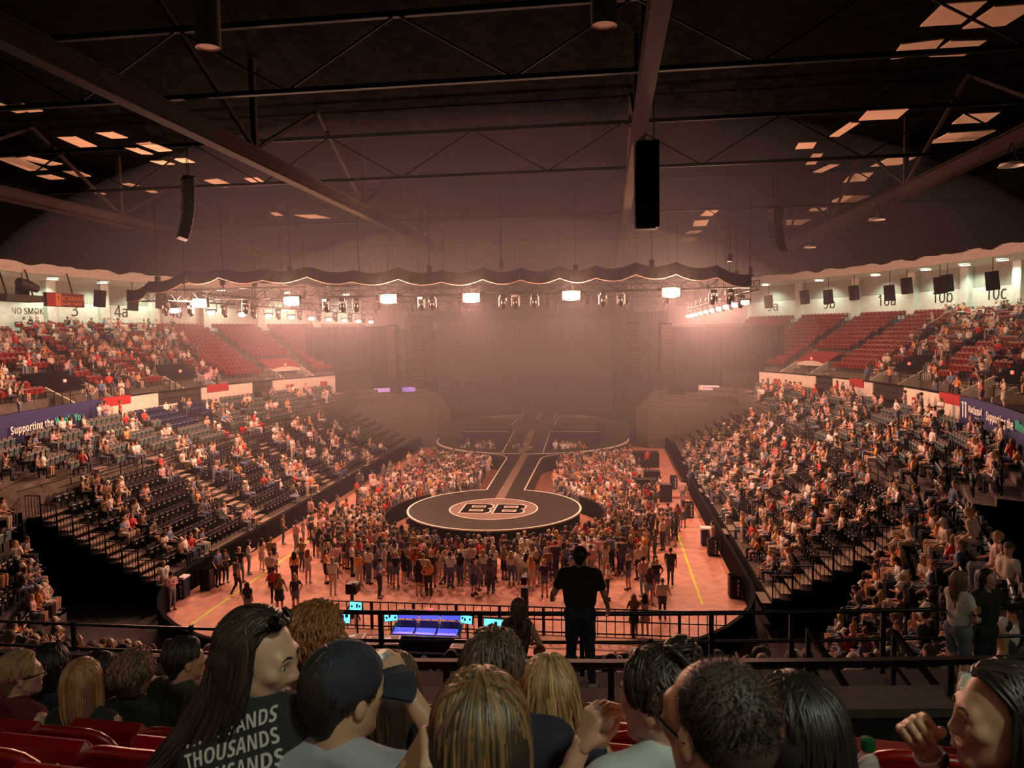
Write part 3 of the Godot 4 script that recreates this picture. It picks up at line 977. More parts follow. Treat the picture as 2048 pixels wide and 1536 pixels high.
	for i in 4:
		var p: Vector3 = r0[i]
		var q: Vector3 = r0[(i + 1) % 4]
		rw.quad(Vector3(p.x, 0, p.z), Vector3(q.x, 0, q.z), q, p)
	obj("runway", rw, deck, m)
	obj("runway_stripe", mb().bar(Vector3(MX, 1.41, -66.2), Vector3(MX, 3.11, -84.6), 0.62, 0.02), silver, m)
	for x in [-1.85, 1.85]: obj("runway_line", mb().bar(Vector3(MX + x, 1.41, -66.2), Vector3(MX + x, 3.11, -84.6), 0.07, 0.03), line, m)
	for s in [-1, 1]:      # dark risers and outlined panels left and right of the runway
		var x0: float = MX + s * 2.1
		var x1: float = MX + s * 6.9
		obj("riser", mb().box(Vector3((x0 + x1) * 0.5, 1.2, -74.5), Vector3(4.8, 2.4, 3.0)), mats.black_paint, m)
		obj("riser_line", mb().bar(Vector3(x0, 2.41, -73.05), Vector3(x1, 2.41, -73.05), 0.07, 0.03), line, m)
		obj("panel_line", mb().bar(Vector3(x0, 2.77, -82.5), Vector3(x1 - s * 1.5, 2.77, -82.5), 0.06, 0.03), line, m)
		obj("panel_line", mb().bar(Vector3(x0 + s * 0.1, 2.77, -75.4), Vector3(x0 + s * 0.1, 2.77, -82.5), 0.06, 0.03), line, m)
	# drum kit on the runway's foot
	drum_kit(Vector3(-7.6, 1.4, -65.4))
	# video wall
	var vw := thing("video_wall", "tall dark video wall of narrow vertical columns behind the stage", "screen", Vector3.ZERO)
	var col := mb().bbox(Vector3.ZERO, Vector3(0.335, 10.9, 0.22), 0.03).mesh()
	var vm := mat("led_dark", Color(0.20, 0.16, 0.145), 0.55)
	for i in 58: obj("led_column", col, vm, vw).position = Vector3(-19.7 + i * 0.355, 8.35, -86.2)
	obj("backing", mb().box(Vector3(-9.5, 8.4, -86.6), Vector3(20.8, 11.2, 0.3)), mats.black_paint, vw)
	obj("header", mb().box(Vector3(-9.5, 14.4, -86.2), Vector3(21.6, 1.2, 0.6)), mats.black_cloth, vw)
	# black masking curtains at the sides of the stage
	for q in [[-33.4, -22.4, 5.5, 13.25, -79.5, "left"], [6.4, 18.2, 5.5, 12.6, -79.5, "right"], [-23.0, -19.6, 0.0, 14.5, -83.0, "far left"], [0.6, 6.6, 0.0, 14.4, -83.0, "far right"]]:
		var cm := mb()
		var n := 60
		for i in n:
			var xa := lerpf(q[0], q[1], float(i) / n)
			var xb := lerpf(q[0], q[1], float(i + 1) / n)
			var za: float = q[4] + 0.12 * sin(i * 1.7)
			var zb: float = q[4] + 0.12 * sin((i + 1) * 1.7)
			cm.quad(Vector3(xa, q[2], za), Vector3(xb, q[2], zb), Vector3(xb, q[3], zb), Vector3(xa, q[3], za))
			cm.quad(Vector3(xb, q[2], zb - 0.05), Vector3(xa, q[2], za - 0.05), Vector3(xa, q[3], za - 0.05), Vector3(xb, q[3], zb - 0.05))
		tag(obj("masking_curtain", cm, mats.black_cloth), "black masking curtain hung beside the video wall, %s" % q[5], "curtain", "masking curtains")
	# crowd barricade round the B stage
	var bar := thing("crowd_barricade", "black curved crowd barricade round the satellite stage", "barricade", Vector3.ZERO)
	for s in [-1, 1]:
		for i in 17:
			var a0: float = deg_to_rad(90.0 - s * (12.0 + i * 7.0))
			var a1: float = deg_to_rad(90.0 - s * (12.0 + (i + 1) * 7.0))
			var r := 6.8
			var p := Vector3(BX + r * cos(a0), 0, BZ + r * sin(a0))
			var q := Vector3(BX + r * cos(a1), 0, BZ + r * sin(a1))
			var pn := obj("barricade_panel", mb().bar(p + Vector3(0, 0.58, 0), q + Vector3(0, 0.58, 0), 0.05, 1.1), mats.black_paint, bar)
			obj("cap_rail", mb().bar(p + Vector3(0, 1.16, 0), q + Vector3(0, 1.16, 0), 0.09, 0.06), mats.black_metal, pn)

func drum_kit(at: Vector3) -> void:
	var d := thing("drum_kit", "drum kit with cymbals at the foot of the main stage runway", "drum kit", at)
	var shell := mat("drum_shell", Color(0.55, 0.5, 0.46), 0.3, 0.5)
	var skin := mat("drum_skin", Color(0.8, 0.78, 0.74), 0.5)
	var brass := mat("brass", Color(0.72, 0.55, 0.28), 0.3, 0.9)
	var rot := Basis(Vector3.RIGHT, PI / 2)
	obj("bass_drum", mb().lathe([Vector2(0.0, -0.2), Vector2(0.29, -0.2), Vector2(0.3, 0.2), Vector2(0.0, 0.2)], Vector3(0, 0.32, 0.2), 18, rot), shell, d)
	for q in [[-0.28, 0.78, 0.1, 0.15], [0.28, 0.78, 0.1, 0.15], [0.75, 0.5, -0.1, 0.22], [-0.7, 0.6, -0.15, 0.18]]:
		var dr := obj("drum", mb().lathe([Vector2(0, -0.13), Vector2(q[3], -0.13), Vector2(q[3], 0.13)], Vector3(q[0], q[1], q[2]), 14), shell, d)
		obj("drum_head", mb().lathe([Vector2(q[3], 0), Vector2(0, 0.005)], Vector3(q[0], q[1] + 0.13, q[2]), 14), skin, dr)
	for q in [[-1.0, 1.15, 0.1, 0.25], [1.05, 1.2, 0.1, 0.26], [-0.55, 1.35, 0.2, 0.22], [0.6, 1.38, 0.2, 0.24], [-1.05, 0.9, -0.3, 0.18]]:
		var cy := obj("cymbal", mb().lathe([Vector2(q[3], -0.02), Vector2(q[3] * 0.3, 0.01), Vector2(0, 0.03)], Vector3(q[0], q[1], q[2]), 14, Basis(Vector3.RIGHT, 0.2)), brass, d)
		obj("stand", mb().tube([Vector3(q[0], 0, q[2]), Vector3(q[0], q[1], q[2])], 0.014, 5), mats.bright_metal, cy)
	obj("stool", mb().lathe([Vector2(0.02, 0), Vector2(0.02, 0.5), Vector2(0.17, 0.52), Vector2(0.17, 0.58), Vector2(0, 0.6)], Vector3(0, 0, -0.5), 12), mats.black_metal, d)

# ---------------------------------------------------------------- rigging, lamps, ceiling steel
const WARM := Color(1.0, 0.72, 0.60)

func truss(called: String, label: String, a: Vector3, b: Vector3, w := 0.6, h := 0.6, bay := 0.8, material := "black_metal") -> Node3D:
	var t := thing(called, label, "truss", Vector3.ZERO)
	var d := (b - a).normalized()
	var side := d.cross(Vector3.UP).normalized() * w * 0.5
	var up := Vector3(0, h, 0)
	for q in [side, -side, side + up, -side + up]:
		obj("chord", mb().bar(a + q, b + q, 0.06), mats[material], t)
	var n := int(round(a.distance_to(b) / bay))
	var m := mb()
	for i in n:
		var p := a.lerp(b, float(i) / n)
		var r := a.lerp(b, float(i + 1) / n)
		for s in [side, -side]:
			if i % 2: m.bar(p + s, r + s + up, 0.03)
			else: m.bar(p + s + up, r + s, 0.03)
		m.bar(p + side, p - side, 0.03); m.bar(p + side + up, p - side + up, 0.03)
		m.bar(p + side, p + side + up, 0.03)
	var l := obj("lattice", m, mats[material], t)
	l.set_meta("kind", "stuff")
	var m2 := int(round(a.distance_to(b) / 5.0))
	for i in m2 + 1:
		var p := a.lerp(b, (i + 0.3) / (m2 + 0.6)) + up
		obj("hoist_chain", mb().bar(p, Vector3(p.x, 20.8, p.z), 0.035), mats.steel, t)
		obj("hoist_motor", mb().bbox(p + Vector3(0, 0.7 + 0.2 * (i % 3), 0), Vector3(0.3, 0.45, 0.3), 0.04), mats[material], t)
	return t

func blinder(at: Vector3, aim: Vector3, label: String, group: String, w: float, energy: float, col: Color, watt: float, name_ := "blinder_lamp") -> void:
	var t := thing(name_, label, "lamp", at, 0.0, group)
	var z := aim.normalized()
	var x := Vector3.UP.cross(z).normalized()
	var bs := Basis(x, z.cross(x), z)
	obj("housing", mb().bbox(bs * Vector3(0, 0, -0.16), Vector3(w + 0.12, w * 0.55 + 0.1, 0.3), 0.04, bs), mats.black_metal, t)
	var lens := mb()
	var n := 20
	for i in n:
		var a := TAU * i / n
		var b := TAU * (i + 1) / n
		var sq := func(q): return Vector3(signf(cos(q)) * pow(absf(cos(q)), 0.6) * w * 0.5, signf(sin(q)) * pow(absf(sin(q)), 0.6) * w * 0.29, 0.01)
		lens.tri(bs * Vector3(0, 0, 0.05), bs * sq.call(a), bs * sq.call(b))
	obj("lens", lens, glow("lamp_glow_%d" % int(energy), col, energy), t)
	for s in [-1, 1]:
		obj("yoke", mb().bar(bs * Vector3(s * (w * 0.5 + 0.09), 0, -0.15), Vector3(0, 0.55, 0) + bs * Vector3(s * (w * 0.5 + 0.09), 0, -0.15), 0.035), mats.steel, t)
	omni(at + z * 0.35, WARM, watt, w * 0.4)

func moving_head(at: Vector3, turn: float, label: String, group: String) -> void:
	var t := thing("moving_head_light", label, "stage light", at, turn, group)
	obj("base", mb().bbox(Vector3(0, -0.12, 0), Vector3(0.42, 0.2, 0.36), 0.03), mats.black_metal, t)
	for s in [-1, 1]: obj("arm", mb().bbox(Vector3(s * 0.23, -0.45, 0), Vector3(0.07, 0.6, 0.16), 0.02), mat("yoke_grey", Color(0.35, 0.31, 0.29), 0.35, 0.4), t)
	obj("head", mb().lathe([Vector2(0, -0.26), Vector2(0.15, -0.26), Vector2(0.17, 0.1), Vector2(0.12, 0.24), Vector2(0, 0.26)], Vector3(0, -0.62, 0), 12, Basis(Vector3.RIGHT, 0.5)), mats.black_metal, t)

func line_array(at: Vector3, turn: float, n: int, w: float, curve: float, label: String, called := "line_array_speaker") -> void:
	var t := thing(called, label, "speaker", at, turn)
	var p := Vector3.ZERO
	var ang := 0.0
	for i in n:
		var bs := Basis(Vector3.RIGHT, ang)
		var box := obj("cabinet", mb().bbox(p + bs * Vector3(0, -0.17, 0), Vector3(w, 0.33, 0.5), 0.03, bs), mat("cabinet_black", Color(0.10, 0.09, 0.088), 0.6), t)
		obj("grille", mb().box(p + bs * Vector3(0, -0.17, 0.256), Vector3(w * 0.9, 0.27, 0.012), bs), mat("grille_brown", Color(0.22, 0.18, 0.16), 0.7), box)
		p += bs * Vector3(0, -0.345, 0)
		ang += curve * (0.3 + 1.4 * i / n)
	obj("fly_frame", mb().bbox(Vector3(0, 0.08, 0), Vector3(w, 0.1, 0.6), 0.02), mats.steel, t)
	for x in [-0.3, 0.3]: obj("chain", mb().bar(Vector3(x, 0.1, 0), Vector3(x, 23.5 - at.y, 0), 0.03), mats.steel, t)

const PANELS := [[12.2, -28.7, 1.4, 1.9], [14.0, -29.2, 1.5, 2.1], [12.3, -32.0, 1.5, 1.5], [13.9, -32.2, 1.4, 1.5], [14.3, -41.3, 1.9, 2.2], [13.2, -44.0, 0.5, 2.8], [19.5, -42.9, 1.7, 1.6], [20.6, -46.9, 2.6, 2.7], [19.1, -52.5, 1.9, 3.6], [18.4, -57.9, 1.5, 2.4], [20.7, -67.3, 2.2, 3.2], [19.5, -72.5, 1.3, 2.3], [9.7, -72.0, 1.1, 3.2], [9.7, -78.8, 1.4, 3.6], [9.8, -85.8, 1.5, 3.6], [10.0, -92.8, 1.6, 3.6], [13.5, -51.1, 0.6, 2.6], [15.1, -54.2, 0.6, 3.0], [12.0, -47.3, 1.0, 1.6], [19.1, -80.6, 3.0, 2.8], [-27.9, -32.3, 0.5, 1.8], [-27.1, -32.6, 0.7, 1.3], [-29.0, -38.5, 1.0, 1.9], [-26.3, -37.6, 1.0, 1.2], [-27.0, -41.0, 0.7, 1.9], [-25.6, -40.3, 0.9, 1.9], [-35.9, -42.6, 1.2, 3.0], [-34.3, -42.1, 0.9, 2.6], [-37.0, -46.3, 1.0, 1.4], [-34.6, -45.7, 1.0, 1.4], [-27.4, -43.9, 0.9, 1.2], [-25.8, -43.6, 0.8, 1.4], [-27.1, -50.4, 1.1, 2.2], [-24.3, -49.9, 0.9, 1.4], [-33.5, -49.6, 0.6, 1.2], [-33.5, -52.0, 0.6, 1.2], [-37.6, -51.7, 0.6, 1.3], [-26.6, -65.9, 2.1, 3.0], [-29.2, -63.9, 0.7, 1.7]]

func build_rig() -> void:
	# front truss across the hall with its swagged border
	var a := Vector3(-31.0, 14.75, -46.3)
	var b := Vector3(8.8, 14.75, -46.3)
	truss("lighting_truss", "long black lighting truss across the hall above the round stage", a, b, 0.7, 0.7, 0.9)
	var sw := thing("truss_border", "black swagged cloth border with pale hem along the front truss", "border", Vector3.ZERO)
	var drops := [[-31.6, 14.9], [-30.0, 15.4], [-27.4, 16.05], [-25.0, 16.25], [-22.0, 16.0], [-19.0, 16.15], [-16.0, 15.75], [-13.0, 15.85], [-10.2, 15.6], [-7.6, 15.7], [-5.2, 15.6], [-2.8, 15.65], [-0.6, 15.6], [1.8, 15.75], [4.2, 15.7], [6.6, 15.45], [8.9, 14.9]]
	var cloth := mb()
	var hem := []
	for i in drops.size() - 1:
		for j in 8:
			var t := j / 8.0
			var x := lerpf(drops[i][0], drops[i + 1][0], t)
			var y := lerpf(drops[i][1], drops[i + 1][1], t) - 0.28 * sin(PI * t) - 0.1
			hem.append(Vector3(x, y, -45.75 + 0.05 * sin(x * 5.0)))
	for i in hem.size() - 1:
		var p: Vector3 = hem[i]
		var q: Vector3 = hem[i + 1]
		var tp := Vector3(p.x, minf(p.y + 0.75, 16.65), -45.9)
		var tq := Vector3(q.x, minf(q.y + 0.75, 16.65), -45.9)
		cloth.quad(p, q, tq, tp)
		cloth.quad(q + Vector3(0, 0, -0.04), p + Vector3(0, 0, -0.04), tp + Vector3(0, 0, -0.04), tq + Vector3(0, 0, -0.04))
	obj("cloth", cloth, mats.black_cloth, sw)
	obj("hem", mb().tube(hem, 0.035, 5), mat("hem_pale", Color(0.42, 0.33, 0.29), 0.6), sw)
	var lamps := [Vector3(-26.3, 14.5, -45.5), Vector3(-20.0, 14.5, -45.5), Vector3(-13.6, 14.5, -45.5), Vector3(-8.3, 14.45, -45.5), Vector3(-2.1, 14.45, -45.5), Vector3(3.9, 14.5, -45.5)]
	var ords := ["first", "second", "third", "fourth", "fifth", "sixth"]
	for i in 6:
		blinder(lamps[i], Vector3(0, -0.18, 1), "bright warm blinder lamp, %s from the left on the front truss" % ords[i], "blinder lamps on the front truss", 1.0, 60.0, Color(1.0, 0.72, 0.45), LAMP_FRONT)
	var mh := [-29.0, -23.4, -17.9, -16.8, -15.9, -11.6, -10.9, -6.4, -5.6, -4.4, -0.2, 0.9, 6.4, 7.4]
	for i in mh.size():
		moving_head(Vector3(mh[i], 14.65, -46.1), 0.4 * sin(i * 2.1), "black moving head light hung under front truss, %s from the left" % ord_(i + 1), "moving heads under the front truss")
	# side trusses running to the stage
	for s in [-1, 1]:
		var side: String = "left" if s < 0 else "right"
		var x := -26.6 if s < 0 else 9.0
		truss("lighting_truss", "black side lighting truss running to the stage on the %s" % side, Vector3(x, 14.6, -43.0 if s < 0 else -47.0), Vector3(x, 14.6, -84.0), 0.6, 0.6, 0.9)
		for i in 10:
			var z: float = (-43.0 if s < 0 else -49.5) - i * (4.3 if s < 0 else 3.7)
			blinder(Vector3(x - s * 0.1, 13.95 - 0.02 * i, z), Vector3(-s * 0.35, -0.35, 1.0), "warm spotlight on the %s side truss, %s counted from the front" % [side, ord_(i + 1)], "spotlights on the %s side truss" % side, 0.5, 32.0, Color(1.0, 0.66, 0.36), LAMP_SIDE, "truss_spotlight")
			if i < 9: moving_head(Vector3(x, 14.55, z - 2.0), 0.5 * s, "dark moving head on the %s side truss, %s counted from the front" % [side, ord_(i + 1)], "moving heads on the side trusses")
	for z in [-60.0, -70.0, -80.0]:
		truss("lighting_truss", "black cross truss above the stage, %s" % ("nearest" if z > -61 else "middle" if z > -71 else "farthest"), Vector3(-24, 15.4, z), Vector3(7, 15.4, z), 0.6, 0.6, 1.0)
		for i in 9:
			moving_head(Vector3(-22.0 + i * 3.4 + 0.3 * sin(z + i), 15.3, z), 0.3, "dark moving head on the cross truss at %s of stage, %s from left" % ["front" if z > -61 else "middle" if z > -71 else "back", ord_(i + 1)], "moving heads above the stage")
	# speaker hangs
	line_array(Vector3(-17.2, 12.9, -66.5), 0.05, 16, 1.25, 0.006, "tall line array of speakers hung left of the video wall")
	line_array(Vector3(2.4, 12.9, -66.5), -0.05, 14, 1.05, 0.006, "tall line array of speakers hung right of the video wall")
	line_array(Vector3(-20.6, 13.1, -70.0), -0.5, 15, 1.2, 0.006, "outer line array of speakers hung beside the left masking curtain")
	line_array(Vector3(5.4, 12.8, -70.0), 0.5, 13, 1.2, 0.006, "outer line array of speakers hung beside the right masking curtain")
	line_array(Vector3(-21.4, 20.4, -36.5), -0.9, 9, 1.1, -0.05, "curved delay line array hanging under the ceiling on the left", "delay_speaker")
	line_array(Vector3(10.4, 19.6, -48.0), 0.9, 8, 1.1, -0.06, "curved delay line array hanging under the ceiling on the right", "delay_speaker")
	var sl := thing("speaker_cluster", "tall black speaker cluster hung near the middle of the ceiling", "speaker", Vector3(1.7, 18.2, -31.5), 0.05)
	obj("body", mb().bbox(Vector3.ZERO, Vector3(0.95, 3.5, 0.9), 0.03), mats.black_paint, sl)
	obj("edge_strip", mb().bar(Vector3(-0.49, -1.75, 0.46), Vector3(-0.49, 0.6, 0.46), 0.03), mats.steel, sl)
	obj("bottom_plate", mb().box(Vector3(-0.1, -1.79, 0.2), Vector3(0.8, 0.05, 0.6)), mats.steel, sl)
	for x in [-0.3, 0.3]: obj("chain", mb().bar(Vector3(x, 1.75, 0), Vector3(x, 5.8, 0), 0.03), mats.steel, sl)
	# roof steel
	var names := ["far left", "left of centre", "right of centre", "far right"]
	var gx := [-32.5, -15.5, 1.35, 17.6]
	for i in 4:
		var g := thing("roof_girder", "long steel roof girder running towards the stage, %s" % names[i], "girder", Vector3.ZERO, 0.0, "roof girders")
		var x: float = gx[i]
		obj("bottom_flange", mb().box(Vector3(x, 19.9, -46), Vector3(0.5, 0.05, 100)), mats.girder_steel, g)
		obj("web", mb().box(Vector3(x, 20.25, -46), Vector3(0.06, 0.7, 100)), mats.girder_steel, g)
		obj("top_flange", mb().box(Vector3(x, 20.6, -46), Vector3(0.5, 0.05, 100)), mats.girder_steel, g)
		for k in 7:
			var z := -2.0 - 15.0 * k
			obj("post", mb().bar(Vector3(x, 20.6, z), Vector3(x, 24.5, z), 0.25), mats.girder_steel, g)
			obj("brace", mb().bar(Vector3(x, 20.6, z), Vector3(x, 24.4, z - 7.5), 0.16), mats.girder_steel, g)
			obj("brace", mb().bar(Vector3(x, 20.6, z - 15.0), Vector3(x, 24.4, z - 7.5), 0.16), mats.girder_steel, g)
	for k in 7:
		var z := -11.0 - 15.0 * k
		var c := thing("roof_beam", "dark cross beam under the ceiling, %s counted from the camera" % ord_(k + 1), "beam", Vector3.ZERO, 0.0, "roof cross beams")
		obj("lower_chord", mb().box(Vector3(AX, 21.0, z), Vector3(66, 0.16, 0.2)), mats.steel, c)
		obj("upper_chord", mb().box(Vector3(AX, 23.4, z), Vector3(66, 0.2, 0.2)), mats.steel, c)
		for j in 16:
			var x := -40.0 + j * 4.1
			obj("brace", mb().bar(Vector3(x, 21.0 if j % 2 else 23.4, z), Vector3(x + 4.1, 23.4 if j % 2 else 21.0, z), 0.07), mats.steel, c)
	for i in PANELS.size():
		var q: Array = PANELS[i]
		var p := obj("ceiling_panel", mb().box(Vector3.ZERO, Vector3(q[2], 0.05, q[3])), mats.panel_cream)
		p.position = Vector3(q[0], 23.2, q[1])
		p.rotation = Vector3(0.05 * sin(i * 1.9), 0.12 * sin(i * 2.7), 0.04 * sin(i))
		tag(p, "cream ceiling panel between dark beams, %s side, %s counted from near" % ["right" if q[0] > 0 else "left", ord_(i + 1 if i < 20 else i - 19)], "ceiling panel", "cream ceiling panels")
	for q in [[-9.9, -18.1, "left"], [0.0, -18.4, "right"]]:
		var can := thing("ceiling_can_light", "long dark cylinder light hanging from the ceiling, %s of two" % q[2], "ceiling light", Vector3(q[0], 19.5, q[1]))
		obj("tube", mb().lathe([Vector2(0.29, 0.02), Vector2(0.31, 0.0), Vector2(0.31, 5.0)], Vector3.ZERO, 24), mat("can_brown", Color(0.20, 0.15, 0.13), 0.6), can)
		obj("disc", mb().lathe([Vector2(0, 0.03), Vector2(0.295, 0.03)], Vector3.ZERO, 24), mat("can_disc", Color(0.85, 0.72, 0.62), 0.7), can)
	for q in [[16.8, -64.6], [16.8, -49.3], [17.0, -34.2]]:
		var h := thing("hanging_light", "small white hanging ceiling light under the right girder, %s" % ("nearest" if q[1] > -40 else "middle" if q[1] > -55 else "farthest"), "ceiling light", Vector3(q[0], 18.9, q[1]))
		obj("shade", mb().lathe([Vector2(0.5, 0.0), Vector2(0.42, 0.12), Vector2(0.1, 0.2), Vector2(0, 0.2)], Vector3.ZERO, 12), mat("shade_white", Color(0.9, 0.88, 0.84), 0.5), h)
		for x in [-0.3, 0.3]: obj("wire", mb().bar(Vector3(x, 0.1, 0), Vector3(0, 1.0, 0), 0.03), mats.steel, h)
	# downlights in the soffit, all the way round
	for s in [-1, 1]:
		var side: String = "left" if s < 0 else "right"
		var list := [40.0, 48.9, 57.6, 64.7, 69.8, 74.4, 81.0, 88.0, 96.0, 104.0, 112.0, 120.0, 150.0, 166.0] if s > 0 else [40.0, 50.0, 60.0, 70.1, 75.8, 81.5, 87.6, 96.0, 104.0, 112.0, 120.0, 150.0, 166.0]
		for i in list.size():
			var t: float = list[i] * s
			var l := thing("soffit_downlight", "round white downlight in the %s soffit, %s from the far end" % [side, ord_(i + 1)], "ceiling light", bowl(12.8, t, 17.42), 0.0, "downlights in the %s soffit" % side)
			obj("trim_ring", mb().lathe([Vector2(0.42, 0.06), Vector2(0.5, 0.0), Vector2(0.42, -0.02)], Vector3.ZERO, 20), mats.cream_wall, l)
			obj("lens", mb().lathe([Vector2(0, -0.03), Vector2(0.43, -0.02)], Vector3.ZERO, 20), glow("downlight_glow", Color(0.93, 1.0, 0.92), 7.0), l)
			spot(bowl(12.8, t, 17.36), Vector3(0, -1, 0) - inward(t) * 0.12, 68.0, Color(0.93, 1.0, 0.88), LAMP_SOFFIT, 0.35)
	# hanging speakers in front of the upper wall
	var sp := [[41.5, 15.39], [47.7, 15.66], [51.6, 15.55], [55.7, 15.78], [61.1, 15.51], [63.6, 16.03], [68.2, 15.81], [69.2, 15.93], [75.0, 15.77], [-77.5, 15.91], [-86.2, 16.25], [-73.4, 15.68], [-69.7, 15.94], [-68.3, 15.68]]
	for i in sp.size():
		var x := facing(bowl(11.5, sp[i][0], sp[i][1]), inward(sp[i][0]))
		var h := thing("hanging_speaker", "black box speaker hung before the %s wall, %s of the row" % ["right" if sp[i][0] > 0 else "left", ord_(i + 1 if i < 9 else i - 8)], "speaker", x.origin, 0.0, "speakers hung before the upper wall")
		h.transform = x
		obj("cabinet", mb().bbox(Vector3.ZERO, Vector3(0.75, 1.5, 0.7), 0.04, Basis(Vector3.RIGHT, 0.12)), mats.black_paint, h)
		obj("bracket", mb().bar(Vector3(0, 0.75, 0), Vector3(0, 17.6 - sp[i][1], 0), 0.05), mats.black_metal, h)

func build_haze() -> void:
	# soft-edged: wide thin banks with thicker ones inside them
	var banks := [[Vector3(-8, 11.5, -72), Vector3(90, 37, 90), 0.30], [Vector3(-8.5, 11.8, -71), Vector3(54, 21.5, 52), 0.55]]
	for q in banks:
		var f := FogVolume.new()
		f.name = numbered("stage_haze")
		f.shape = RenderingServer.FOG_VOLUME_SHAPE_BOX if q[1].x > 90 else RenderingServer.FOG_VOLUME_SHAPE_ELLIPSOID
		f.size = q[1]
		f.position = q[0]
		var m := FogMaterial.new()
		m.density = HAZE * q[2]
		m.albedo = Color(0.92, 0.92, 0.97)
		f.material = m
		add_child(f)
		tag(f, "thin warm haze hanging in the air round the stage", "haze", "stage haze", "stuff")

# ---------------------------------------------------------------- bodies: smooth-joined tapered bones, meshed as surface nets
# bone: [a, b, ra, rb, role, blend]; an ellipsoid is [centre, radii, basis, role, blend] (five entries)
func nets(bones: Array, cell: float, sub: Array = []) -> Dictionary:
	var lo := Vector3(1e9, 1e9, 1e9)
	var hi := -lo
	for b in bones:
		var r: float
		if b.size() == 6:
			r = maxf(b[2], b[3])
			lo = lo.min(b[0] - Vector3.ONE * r).min(b[1] - Vector3.ONE * r)
			hi = hi.max(b[0] + Vector3.ONE * r).max(b[1] + Vector3.ONE * r)
		else:
			r = maxf(b[1].x, maxf(b[1].y, b[1].z))
			lo = lo.min(b[0] - Vector3.ONE * r)
			hi = hi.max(b[0] + Vector3.ONE * r)
	lo -= Vector3.ONE * cell * 3.0
	hi += Vector3.ONE * cell * 3.0
	var nx := int(ceil((hi.x - lo.x) / cell)) + 1
	var ny := int(ceil((hi.y - lo.y) / cell)) + 1
	var nz := int(ceil((hi.z - lo.z) / cell)) + 1
	var sy := nx
	var sz := nx * ny
	var f := PackedFloat32Array()
	f.resize(nx * ny * nz)
	f.fill(9.0)
	var dmin := f.duplicate()
	var role := PackedByteArray()
	role.resize(f.size())
	for pass_ in 2:
		for b in (bones if pass_ == 0 else sub):
			var cap: bool = b.size() == 6
			var a: Vector3 = b[0]
			var e: Vector3 = b[1] if cap else b[0]
			var k: float = b[5] if cap else b[4]
			var rl: int = b[4] if cap else b[3]
			var ra: float = b[2] if cap else maxf(b[1].x, maxf(b[1].y, b[1].z))
			var rb: float = b[3] if cap else ra
			var m := maxf(ra, rb) + cell * 2.5 + k
			var p0 := (a.min(e) - Vector3.ONE * m - lo) / cell
			var p1 := (a.max(e) + Vector3.ONE * m - lo) / cell
			var ba := e - a
			var inv := 1.0 / maxf(ba.dot(ba), 1e-9)
			var dr := rb - ra
			var rad: Vector3 = Vector3.ONE if cap else b[1]
			var bt: Basis = Basis.IDENTITY if cap else (b[2] as Basis).transposed()
			var rmin := minf(rad.x, minf(rad.y, rad.z))
			var ik := 1.0 / maxf(k, 1e-6)
			for z in range(maxi(0, int(p0.z)), mini(nz, int(p1.z) + 1)):
				for y in range(maxi(0, int(p0.y)), mini(ny, int(p1.y) + 1)):
					var i0 := y * sy + z * sz
					for x in range(maxi(0, int(p0.x)), mini(nx, int(p1.x) + 1)):
						var pa := lo + Vector3(x, y, z) * cell - a
						var d: float
						if cap:
							var h := clampf(pa.dot(ba) * inv, 0.0, 1.0)
							d = (pa - ba * h).length() - ra - dr * h
						else:
							var q := bt * pa
							var l := (q / rad).length()
							var g := (q / (rad * rad)).length()
							d = (l - 1.0) * l / g if g > 1e-6 else -rmin
						var i := i0 + x
						if pass_ == 0:
							if d < dmin[i]:
								dmin[i] = d
								role[i] = rl
							var w := f[i]
							var hh := maxf(k - absf(w - d), 0.0) * ik
							f[i] = minf(w, d) - hh * hh * k * 0.25
						else:
							var w := f[i]
							var hh := maxf(k - absf(w + d), 0.0) * ik
							f[i] = maxf(w, -d) + hh * hh * k * 0.25
							if -d > w: role[i] = rl
	# vertices
	var vid := {}
	var v := PackedVector3Array()
	var rr := PackedByteArray()
	var off := [0, 1, sy, sy + 1, sz, sz + 1, sz + sy, sz + sy + 1]
	var edges := [[0, 1], [2, 3], [4, 5], [6, 7], [0, 2], [1, 3], [4, 6], [5, 7], [0, 4], [1, 5], [2, 6], [3, 7]]
	var co := []
	for i in 8: co.append(Vector3(i & 1, (i >> 1) & 1, (i >> 2) & 1))
	var quads := PackedInt32Array()
	var thr := cell * 1.9
	for z in nz - 1:
		for y in ny - 1:
			var base := y * sy + z * sz
			for x in nx - 1:
				var i := base + x
				var w := f[i]
				if w > thr or w < -thr: continue
				var mask := 0
				for q in 8:
					if f[i + off[q]] < 0.0: mask |= 1 << q
				if mask == 0 or mask == 255: continue
				var s := Vector3.ZERO
				var cnt := 0
				for ed in edges:
					var m0: int = (mask >> ed[0]) & 1
					if m0 == (mask >> ed[1]) & 1: continue
					var fa := f[i + off[ed[0]]]
					var fb := f[i + off[ed[1]]]
					s += (co[ed[0]] as Vector3).lerp(co[ed[1]], fa / (fa - fb))
					cnt += 1
				s /= cnt
				vid[i] = v.size()
				v.append(lo + (Vector3(x, y, z) + s) * cell)
				var near := i + (1 if s.x > 0.5 else 0) + (sy if s.y > 0.5 else 0) + (sz if s.z > 0.5 else 0)
				rr.append(role[near])
				quads.append(i); quads.append(mask)
	var idx := PackedInt32Array()
	var n := PackedVector3Array()
	n.resize(v.size())
